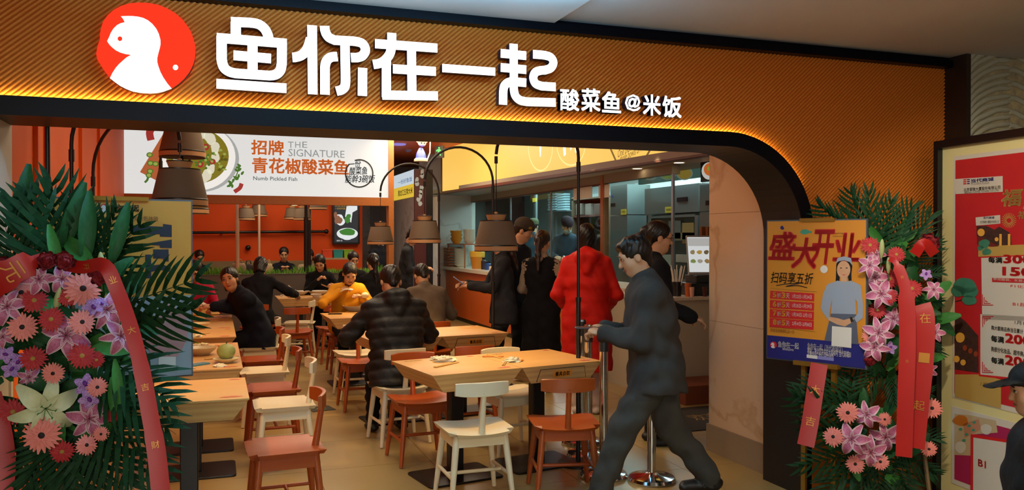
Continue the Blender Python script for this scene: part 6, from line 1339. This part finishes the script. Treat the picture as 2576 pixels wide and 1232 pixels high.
for i, (y0, y1, a, dt) in enumerate(((588,670,'5','1月22日-1月24日'),(660,743,'6','1月25日-1月29日'),(730,817,'7','1月30日-2月1日'),(800,892,'8','2月4日-2月8日'))):
    yy = y0; dy = 22; rpp([(120-2*i, yy), (460-1*i, yy+dy), (458-i, y1), (116-i, y1-dy)], M_rd); n_ = ('3', '5', '5', '5')[i]
    rpt(a, 138+i, yy+10, 166+i, yy+52, M_yl, .004, bold=.03); rpt('折', 172, yy+18, 204, yy+54, M_wh, .004, bold=.015); rpt(n_, 208, yy+13, 236, yy+58, M_yl, .004, bold=.03); rpt('天', 240, yy+22, 270, yy+60, M_wh, .004, bold=.015); rpt(dt, 290, yy+32, 440, yy+62, M_wh, .004)
rpt('转发活动再得礼品一份', 122, 886, 308, 916, M_brownt)
# waitress printed on the poster
rpp([(630,390),(640,350),(690,330),(745,350),(755,400),(748,460),(752,580),(735,540),(720,480),(660,470),(650,560),(620,590),(628,480)], M_hair, .0040)
rpp(blob(688, 425, 52, 68, 22), M_skin, .0045); rpp([(628,378),(640,335),(690,322),(745,335),(758,395),(735,365),(690,352),(650,360)], M_ht, .0050); rpp([(672,458),(690,470),(708,458),(690,464)], M_rd, .0052)
for x in (668, 712): rpp(blob(x, 412, 9, 4, 8), M_ink, .0052)
rpp([(668,480),(712,480),(715,520),(665,520)], M_skin, .0038); rpp([(560,540),(640,510),(690,520),(745,510),(820,545),(840,700),(838,800),(790,835),(770,800),(800,760),(795,680),(780,650),(785,770),(590,765),(600,660),(590,690),(585,720),(575,790),(570,815),(530,760),(510,720),(530,610)], M_ht, .0042)
rpp([(590,765),(785,770),(805,1005),(540,975)], M_hd, .0036); rpp([(575,790),(640,800),(690,815),(745,800),(770,800),(760,830),(700,865),(640,850),(570,815)], M_skin, .0048); rpp([(735,795),(755,790),(768,825),(748,835)], M_ink, .0052)
logo(RP, *rz_(145, 1008), 8.5, .003, sheet); rpt('鱼你在一起', 180, 985, 342, 1035, M_wh, .003, bold=.03); rpt('酸菜鱼@米饭', 215, 1035, 302, 1055, M_wh); rpt('鱼你在一起（当代商城店）', 408, 1005, 680, 1055, M_wh, .003, bold=.01, rot=-.02); rpt('地址：海淀区中关村大街40号 当代商城B1', 408, 1040, 745, 1092, M_wh); rpt('订餐电话：010 1234-5678', 408, 1062, 610, 1098, M_wh)
rpp([(402,1082),(484,1092),(484,1118),(402,1108)], M_wh); rpp([(484,1092),(612,1108),(612,1134),(484,1118)], mat('poster_lilac', '#7a78b0', .5)); rpp([(600,862),(752,875),(750,1032),(596,1015)], M_wh, .0055)
k0 = RP.f(2060, 558); MB().box(k0[0]-.12, k0[0]+.10, zb2-.005, zb2+.016, -.024, .012).build('clip', M_goldm, RP.root); MB().box(k0[0]-.15, k0[0]+.13, za-.022, za+.004, -.024, .03).build('ledge', M_goldm, RP.root)
for dx_ in (-.10, .09): MB().box(k0[0]+dx_-.014, k0[0]+dx_+.014, 0, za-.02, -.03, -.004).build('easel_leg', M_goldm, RP.root)
MB().tube([(k0[0], za+.3, -.03), (k0[0], 0.0, -.30)], .012, 6).build('rear_leg', M_goldm, RP.root); MB().box(k0[0]-.13, k0[0]+.12, .004, .03, -.03, .02).build('foot_bar', M_goldm, RP.root)
rbp = [RP.M @ Vector((*RP.f(x, y), .02)) for x, y in ((2062, 915), (2052, 980), (2040, 1060), (2028, 1122))]; sash = ribbon(FR, [D(2062, 915, 4.90), D(2052, 980, 4.88), D(2040, 1060, 4.86), D(2028, 1122, 4.84)], .095, '大吉')
# ---------------------------------------------------------------- yellow easel poster behind the flowers
LP = Panel((-.735, 4.19), (-.104, 4.345), 'easel_poster', 'yellow easel poster with navy block characters behind the flower stand', 'poster')
xa, xb = 0., LP.f(485, 700)[0]; zb2 = LP.f(485, 507)[1]; za = LP.f(478, 942)[1]
MB().box(xa-.008, xb, za-.008, zb2+.008, -.02, -.004).build('backing', M_alu, LP.root); lsh = MB().box(xa, xb-.008, za, zb2, -.004, 0).build('sheet', mat('lposter_yellow', '#c27e28', .5), LP.root)
def lp_(pts, m, z=.002, nm='print'): LP.flat([LP.f(*p) for p in pts][::-1], z, m, nm, lsh)
zg = LP.f(478, 742)[1]; MB().box(xa, xb-.008, za, zg, 0, .001).build('photo_area', mat('lposter_photo', '#8d9295', .5, noise=(6, '#7d8488', .3)), lsh)
M_ln = mat('lposter_navy', '#141a2a', .5); M_hp = mat('lposter_hand', '#b07f78', .5, noise=(9, '#9a6a66', .3))
for q in ([(326,566),(410,570),(410,563),(432,566),(432,596),(402,595),(402,589),(326,588)], [(372,612),(432,602),(432,624),(402,623),(402,617),(372,616)], [(385,627),(424,627),(424,658),(410,657),(410,650),(385,650)], [(365,640),(380,640),(380,700),(365,700)], [(380,668),(408,664),(430,674),(425,684),(400,678),(380,684)]): lp_(q, M_ln)
lp_(blob(415, 845, 52, 62, 20, .12, 3), M_hp, .003); lp_(blob(445, 800, 22, 16, 14, .15, 4), M_hp, .0035); lp_(blob(428, 770, 14, 20, 12, .15, 5), M_hp, .003); lp_([(398,897),(441,897),(440,932),(397,931)], M_wh, .004)
logo(LP, 263, 523, 11, .003, lsh); LP.text('鱼你在一起', 280, 514, 350, 532, M_ink, .003, lsh, name='print', bold=.03); LP.text('酸菜鱼@米饭', 296, 533, 334, 538, M_ink, .003, lsh, name='print'); LP.text('“鱼你在一起”美食新体验', 258, 543, 398, 556, M_brownt, .003, lsh, name='print'); LP.text('一份酸菜鱼三碗饭', 230, 936, 330, 944, M_ink, .003, lsh, name='print')
kx = LP.f(310, 505)[0]; MB().box(kx-.13, kx+.11, zb2-.004, zb2+.016, -.024, .012).build('clip', M_goldm, LP.root); MB().box(kx-.15, kx+.15, za-.02, za+.004, -.024, .03).build('ledge', M_goldm, LP.root)
for dx_ in (-.10, .12): MB().box(kx+dx_-.014, kx+dx_+.014, 0, za-.02, -.03, -.004).build('easel_leg', M_goldm, LP.root)
MB().tube([(kx, za+.3, -.03), (kx, 0.0, -.30)], .012, 6).build('rear_leg', M_goldm, LP.root)
# ================================================================ poster cabinet on the right, brightened by the added fill spot
DC = Panel((4.20, 3.93), (4.05, 2.55), 'poster_cabinet', 'black framed cream poster cabinet with red sale posters', 'display case')
zt = DC.f(2364, 356)[1]; L_ = DC.len; MB().box(0, L_, .0, zt, -.12, -.02).build('cabinet_body', M_black, DC.root)
for a, c, z0, z1 in ((0, .035, 0, zt), (L_-.035, L_, 0, zt), (.035, L_-.035, zt-.045, zt), (.035, L_-.035, 0, .05)): MB().box(a, c, z0, z1, -.02, .035).build('frame_bar', M_black, DC.root)
cream = MB().box(.035, L_-.035, .05, zt-.045, -.02, 0).build('cream_board', mat('cabinet_cream', '#d2c184', .5), DC.root)
def dz(x, y): return (2380+x/3.24, 380+y/3.24)
def dz2(x, y): return (2380+x/2.316, 700+y/2.316)
def dpp(pts, m, z=.004, nm='print', par=None, f=dz): DC.flat([DC.f(*f(*p)) for p in pts][::-1], z, m, nm, par or post)
def dpt(s_, x0, y0, x1, y1, m, z=.006, f=dz, par=None, **k): (a, b_), (c, d) = f(x0, y0), f(x1, y1); DC.text(s_, a, b_, c, d, m, z, par or post, name='print', **k)
M_pw = mat('cab_white', '#c4b8a6', .5); M_pr = mat('cab_red', '#ad1c20', .5, noise=(5, '#bd2020', .3)); M_gd2 = mat('cab_gold', '#b08a44', .5); M_pine = mat('cab_pine', '#3f7a5c', .6, noise=(16, '#2f6248', .3)); M_roof = mat('cab_roof', '#2a1714', .6, noise=(40, '#4a2a1c', .3)); M_lan = mat('cab_lantern', '#d99a3a', .5)
p0 = DC.f(2399, 402); p1 = DC.f(2400, 1000); xr = L_-.10
MB().box(p0[0], xr, p1[1], p0[1]+.02, 0, .003).build('white_frame', M_pw, cream); post = MB().box(DC.f(2404, 700)[0], xr-.02, p1[1]+.03, p0[1]-.005, .003, .004).build('red_poster', M_pr, cream); zlo, zhi = p1[1]+.03, p0[1]
dpp([(75,228),(466,203),(468,332),(82,350)], M_pw, .006); dpt('当代商城', 210, 220, 395, 250, M_bl, .008, bold=.03); dpt('MODERN PLAZA', 210, 252, 360, 272, mat('cab_grey', '#7a7268', .5), .008); dpt('北京翠微大厦股份有限公司', 150, 290, 450, 320, M_ink, .008, bold=.01); dpt('BEIJING CUIWEI TOWER CO.,LTD.', 158, 322, 442, 340, M_ink, .008)
for i in range(3): dpp([(148,230+16*i),(172,229+16*i),(172,238+16*i),(148,239+16*i)], M_rd, .008); dpp([(178,229+16*i),(200,228+16*i),(200,237+16*i),(178,238+16*i)], mat('cab_violet', '#4a2a5a', .5), .008)
dpt('福', 458, 308, 625, 450, M_gd2, .008, bold=.03, shear=.2); dpt('福', 590, 488, 680, 552, M_gd2, .008, bold=.02, shear=.2); dpt('满新春', 640, 330, 1000, 470, M_gd2, .008, bold=.03, shear=.2)
for i in range(22): a = i*2*PI/22; MB().stroke([Vector(DC.f(*dz(518+20*math.cos(a), 565+20*math.sin(a)))), Vector(DC.f(*dz(518+60*math.cos(a), 565+62*math.sin(a))))], .003, .005, .006).build('firework', M_gd2, post)
dpp([(247,540),(448,520),(450,590),(252,607)], M_pw, .007); dpt('当代商城', 312, 532, 402, 552, M_bl, .008, bold=.02); dpt('北京翠微大厦股份有限公司', 285, 565, 440, 588, M_ink, .008)
dpp([(255,610),(340,610),(400,640),(440,615),(520,660),(535,690),(540,770),(390,775),(300,720),(255,690)], M_roof, .006); dpp([(258,690),(330,720),(440,775),(380,780),(260,760)], mat('cab_hall', '#6a1f16', .5), .0065)
for x, y, r in ((293,662,30),(420,718,16)): dpp(blob(x, y, r, r*1.05, 14), M_lan, .007)
for x in (452, 522): dpp([(x-10,675),(x+10,675),(x+10,770),(x-10,770)], M_lan, .007)
dpp([(270,775),(1200,740),(1200,830),(270,860)], M_gd2, .0062)
for x, y, rx, ry in ((320,755,45,38),(340,820,36,28),(290,790,25,20)): dpp(blob(x, y, rx, ry, 16, .12, x), M_pine, .008)
# coupon cards
dpp([(288,862),(1200,820),(1200,1420),(300,1380)], M_rd, .0066); dpp([(296,870),(1200,830),(1200,1405),(306,1372)], M_pw, .0074)
dpt('每满', 355, 862, 470, 912, M_ink, .009, bold=.04); dpt('300', 476, 845, 720, 918, M_rd, .009, bold=.05); dpt('150', 470, 945, 720, 1020, M_rd, .009, bold=.05); dpp([(386,1032),(1000,1050),(1000,1085),(388,1066)], M_pr, .009); dpt('参加服装、女装、男装、鞋帽', 398, 1044, 860, 1066, M_pw, .0105); dpt('F1化妆品', 538, 1092, 760, 1118, M_rd, .009)
for x, y, rx, ry in ((165,1095,95,62),(205,1150,70,45),(110,1140,60,45),(200,1215,60,40)): dpp(blob(x, y, rx, ry, 20, .1, x), M_pine, .008)
MB().stroke([Vector(DC.f(*dz(*p))) for p in ((85,1225),(130,1215),(160,1180),(150,1150))], .006, .006, .007).build('print', M_roof, post)
def fret(x, y, sx, sy):
    for k in (0, 16, 32): MB().stroke([Vector(DC.f(*dz2(x+sx*k*.6, y+sy*(62-k)))), Vector(DC.f(*dz2(x+sx*k*.6, y+sy*k*.6))), Vector(DC.f(*dz2(x+sx*(62-k), y+sy*k*.6)))], .004, .009, .010).build('fret_corner', M_rd, post)
fret(222, 155, 1, -1); fret(224, 222, 1, 1); fret(224, 548, 1, -1)
dpp([(198,192),(800,225),(800,640),(200,570)], M_rd, .0066, f=dz2); dpp([(208,208),(800,240),(800,620),(210,560)], M_pw, .0074, f=dz2); dpt('B1超市', 398, 142, 520, 165, M_rd, .009, f=dz2)
dpt('1月1日', 410, 250, 500, 272, M_ink, .009, f=dz2); dpt('购大额商品券当日累计', 274, 285, 460, 312, M_ink, .009, f=dz2, bold=.02); dpt('每满', 272, 335, 348, 374, M_ink, .009, f=dz2, bold=.04); dpt('200', 354, 328, 510, 386, M_rd, .009, f=dz2, bold=.05); dpt('购部分化妆品、超市商品', 274, 412, 480, 442, M_ink, .009, f=dz2, bold=.02); dpt('每满', 274, 462, 348, 500, M_ink, .009, f=dz2, bold=.04); dpt('200', 354, 456, 510, 516, M_rd, .009, f=dz2, bold=.05)
dpp([(60,205),(120,250),(195,335),(198,550),(58,530)], M_roof, .006, f=dz2); dpp([(60,560),(215,560),(330,590),(330,760),(60,690)], M_gd2, .0062, f=dz2)
for x, y, r in ((90,345,27),(70,470,18),(108,490,16)): dpp(blob(x, y, r, r*1.1, 14), M_lan, .007, f=dz2)
for x in (118, 150, 182): dpp(blob(x, 405+(x-118)*.55, 13, 17, 10), mat('cab_rust', '#8a3a1c', .5), .007, f=dz2)
dpt('/ 纸', 210, 605, 256, 630, M_brownt, .0085, f=dz2)
q0 = DC.f(*dz2(40, 745)); MB().box(q0[0], xr, .12, q0[1], 0, .003).build('white_frame', M_pw, cream); post2 = MB().box(DC.f(*dz2(58, 800))[0], xr-.02, .15, DC.f(*dz2(58, 790))[1], .003, .004).build('pink_poster', mat('cab_pink', '#9f1f4a', .5), cream)
dpp([(58,790),(160,800),(300,830),(310,900),(170,910),(160,1035),(58,1030)], mat('cab_cream2', '#b59a74', .5), .005, par=post2, f=dz2); dpp(blob(95, 830, 42, 34, 14, .2, 1), mat('cab_orange2', '#b5641c', .5), .006, par=post2, f=dz2); dpp([(110,850),(200,820),(215,880),(180,900),(120,930)], mat('cab_salmon', '#b57a5a', .5), .006, par=post2, f=dz2)
for x, y in ((145,860),(170,885),(130,910),(175,840),(95,880),(115,945)): dpp(blob(x, y, 11, 8, 10), M_tl, .007, par=post2, f=dz2)
for x, y, r in ((245,880,32),(95,985,34)): dpp(blob(x, y, r, r, 14, .1, x), M_pw, .007, par=post2, f=dz2)
dpp([(155,910),(175,910),(800,1010),(800,1300),(155,1300)], M_rd, .008, par=post2, f=dz2); dpp([(172,928),(800,1025),(800,1300),(172,1300)], M_pw, .009, par=post2, f=dz2); dpt('B1', 202, 1060, 248, 1102, M_rd, .011, par=post2, f=dz2, bold=.03)
# ================================================================ things left on the tables
TZ = .7512
M_tis = mat('napkin_white', '#d9cfb4', .85, bump=(30, .5, .01)); M_food = mat('food_orange', '#c9751c', .6); M_greenf = mat('food_green', '#7d8a2c', .6, noise=(30, '#a9a03a', .3)); M_stick = mat('chopstick_wood', '#c29a52', .6); M_soup = mat('soup_yellow', '#b08a30', .3, noise=(30, '#8a7a2a', .3)); M_melon = mat('melon_green', '#7f8f4a', .5, noise=(18, '#a3a862', .3)); M_plate = mat('plate_cream', '#d3c49c', .35); M_paper = mat('kraft_paper', '#c08f3e', .7, bump=(12, .5, .02))
def on_table(px, py): p = H(px, py, TZ); return (p.x, p.y)
def napkin(px, py, s, label, seed):
    x, y = on_table(px, py); R = random.Random(seed); b = MB(); nu, nv = 16, 9; vs = []
    for i in range(nv+1):
        for j in range(nu):
            a = 2*PI*j/nu; t = i/nv; r = s*(math.sin(t*PI*.5+.02))*(1+R.uniform(-.32, .32)); z = s*.62*math.cos(t*PI*.5)*(1+R.uniform(-.35, .3)); vs.append((r*math.cos(a)*1.35, r*math.sin(a), max(z, .0)))
    b.add(vs, [(i*nu+j, (i+1)*nu+j, (i+1)*nu+(j+1) % nu, i*nu+(j+1) % nu) for i in range(nv) for j in range(nu)])
    return tag(b.build('paper_napkin', M_tis, loc=(x, y, TZ)), label, 'napkin', 'used paper napkins')
def sticks(px0, py0, px1, py1, label, n=2, gap=.012):
    a = Vector((*on_table(px0, py0), TZ+.004)); c = Vector((*on_table(px1, py1), TZ+.004)); t = empty('chopsticks', a, 0, label, 'chopsticks', 'used chopsticks'); d = (c-a); nrm = Vector((-d.y, d.x, 0)).normalized()*gap
    for k in range(n): MB().tube([nrm*k, d+nrm*k*.4], [.0042, .0028], 6).build('stick', M_stick, t, smooth=50)
def dish(px, py, r, h, label, fill=None, mt=M_bowl, fr=.86, name='bowl', heap=0.):
    x, y = on_table(px, py); t = empty(name, (x, y, TZ), 0, label, name, 'dishes on the tables'); b = bowl_mesh(r, h, 28); b.build('dish_body', mt, t, smooth=50)
    if fill:
        f = MB(); R = random.Random(px); n = 20
        prof = [(.001, h*.62+heap), (r*fr*.35, h*.62+heap*.85), (r*fr*.65, h*.6+heap*.4), (r*fr*.84, h*.58)]
        f.lathe(prof, n); f.v = [(a, c, z+R.uniform(-.004, .006)) for a, c, z in f.v]; f.build('contents', fill, t, smooth=70)
    return t
def scraps(px, py, n, spread, m, label, seed):
    x, y = on_table(px, py); R = random.Random(seed); t = empty('food_scraps', (x, y, TZ), 0, label, 'food scraps', 'food scraps')
    for i in range(n): a, r = R.uniform(0, 6.28), R.uniform(0, spread); MB().ell((r*math.cos(a), r*math.sin(a), .006), (R.uniform(.012, .03), R.uniform(.008, .018), .007), 8, 5).build('scrap', m if i % 2 else M_tis, t, smooth=60)
napkin(1120, 908, .055, 'crumpled white napkin on the table beside the puffer jacket', 1); napkin(1098, 904, .035, 'small crumpled napkin next to the larger one on the napkin table', 5); napkin(1288, 909, .045, 'crumpled napkin over the seam of the napkin table', 2)
sticks(1095, 925, 1155, 912, 'pair of chopsticks under the larger napkin'); sticks(1225, 893, 1258, 902, 'torn orange chopstick sleeve on the napkin table', 2, .02)
sticks(1268, 920, 1282, 900, 'pair of chopsticks beside the seam napkin'); scraps(1305, 908, 5, .04, M_food, 'orange food scraps beside the seam napkin', 3)
x, y = on_table(1240, 897); tag(MB().rbox(-.02, .02, -.075, .075, 0, .006, .006).build('chopstick_sleeve', M_food, loc=(x, y, TZ), rz=1.2), 'orange paper chopstick sleeve on the napkin table', 'paper')
# wall-side tables
t = dish(568, 912, .085, .03, 'cream plate with the green melon', None, M_plate, name='plate'); x, y = on_table(568, 908); t = empty('green_melon', (x, y, TZ+.016), 0, 'round pale green melon on a cream plate', 'melon'); MB().ell((0, 0, .052), (.062, .062, .052), 18, 12).build('melon_body', M_melon, t, smooth=70); MB().tube([(0, 0, .10), (.006, 0, .118)], .004, 6).build('stem', M_stem, t)
sticks(515, 905, 600, 897, 'pair of chopsticks behind the melon'); dish(506, 892, .11, .055, 'cream bowl with leftovers on the scraps table', M_greenf, M_plate); scraps(505, 868, 12, .07, M_greenf, 'green vegetable scraps beside the leftovers bowl', 8); scraps(535, 872, 6, .05, M_food, 'orange food scraps on the wall-side table', 9)
x, y = on_table(497, 918); tag(MB().rbox(-.035, .035, -.075, .075, 0, .009, .008).build('smartphone', mat('phone_teal', '#3f6a72', .25, emit='#4f8f9a', es=.12), loc=(x, y, TZ), rz=-.9), 'teal lit smartphone lying on the melon table', 'phone')
napkin(552, 922, .03, 'crumpled napkin in front of the melon plate', 12)
dish(500, 826, .10, .05, 'cream bowl with soup next after the melon tables', M_soup, M_plate); sticks(492, 842, 528, 838, 'pair of chopsticks beside the soup bowl'); napkin(492, 848, .04, 'crumpled napkin beside the soup bowl', 14)
dish(492, 812, .09, .04, 'cream plate before the woman turning round', M_greenf, M_plate, name='plate')
x, y = on_table(512, 792); b = MB(); R = random.Random(6); vs = []; n = 22
for i, (r, z) in enumerate(((.0, 0), (1.0, 0), (1.02, .012), (.9, .03), (.6, .045), (.0, .05))):
    for j in range(n): a = 2*PI*j/n; k = 1+(R.uniform(-.08, .08) if i in (2, 3, 4) else 0); vs.append((.16*r*k*math.copysign(abs(math.cos(a))**.6, math.cos(a)), .10*r*k*math.copysign(abs(math.sin(a))**.6, math.sin(a)), z*(1+(R.uniform(-.3, .5) if i > 2 else 0))))
b.add(vs, [(i*n+j, i*n+(j+1) % n, (i+1)*n+(j+1) % n, (i+1)*n+j) for i in range(5) for j in range(n)]); tag(b.build('paper_bag', M_paper, loc=(x, y, TZ), smooth=40), 'flat kraft paper bag on the table of the woman turning round', 'bag')
# yellow woman's table and the far table
dish(890, 781, .13, .06, 'large white soup bowl in front of the woman in yellow', M_soup); dish(932, 786, .05, .03, 'small white saucer right of the large soup bowl', None, name='saucer'); x, y = on_table(843, 790); tag(MB().rbox(-.036, .036, -.075, .075, 0, .009, .008).build('smartphone', M_dsp, loc=(x, y, TZ), rz=1.3), 'black smartphone beside the large soup bowl', 'phone'); sticks(870, 786, 925, 790, 'pair of chopsticks in front of the large soup bowl')
dish(752, 742, .15, .06, 'large white bowl with a ladle on the far table', M_soup); dish(800, 741, .16, .06, 'wide white bowl on the far table before the long haired woman', M_soup); dish(795, 748, .08, .05, 'small white rice bowl on the far table', M_tis); dish(836, 738, .09, .04, 'white bowl on the far table beside the wooden post', M_soup)
x, y = on_table(742, 741); t = empty('soup_ladle', (x, y, TZ+.02), 0, 'white ladle leaning in the large bowl on the far table', 'ladle'); MB().tube(smooth_path([(.06, 0, .02), (-.02, -.01, .06), (-.10, -.02, .12)], 4), .012, 8, flat=.5).build('handle', M_bowl, t, smooth=60); MB().ell((.07, 0, .025), (.04, .03, .018), 12, 6).build('ladle_cup', M_bowl, t, smooth=60)
napkin(722, 744, .06, 'crumpled napkin at the end of the far table', 21); scraps(735, 748, 8, .06, M_food, 'orange food scraps on the far table', 22); sticks(745, 752, 768, 745, 'pair of chopsticks on the far table')
napkin(1010, 836, .04, 'crumpled napkin before the man in the puffer jacket', 30); dish(985, 826, .12, .06, 'white soup bowl of the man in the puffer jacket', M_soup)
x, y = H(806, 1029, 0).xy; t = empty('floor_marker', (x, y, 0), math.radians(12), 'small dark square marker with green arrows on the floor', 'floor marker'); MB().box(-.11, .11, -.11, .11, 0, .004).build('plate', mat('marker_dark', '#2b2a1c', .5), t); MB().flat([(-.06, -.02), (.0, .06), (.06, -.02), (.02, -.02), (.02, -.07), (-.02, -.07), (-.02, -.02)], .005).build('arrow', mat('marker_green', '#6a7a2a', .5), t)
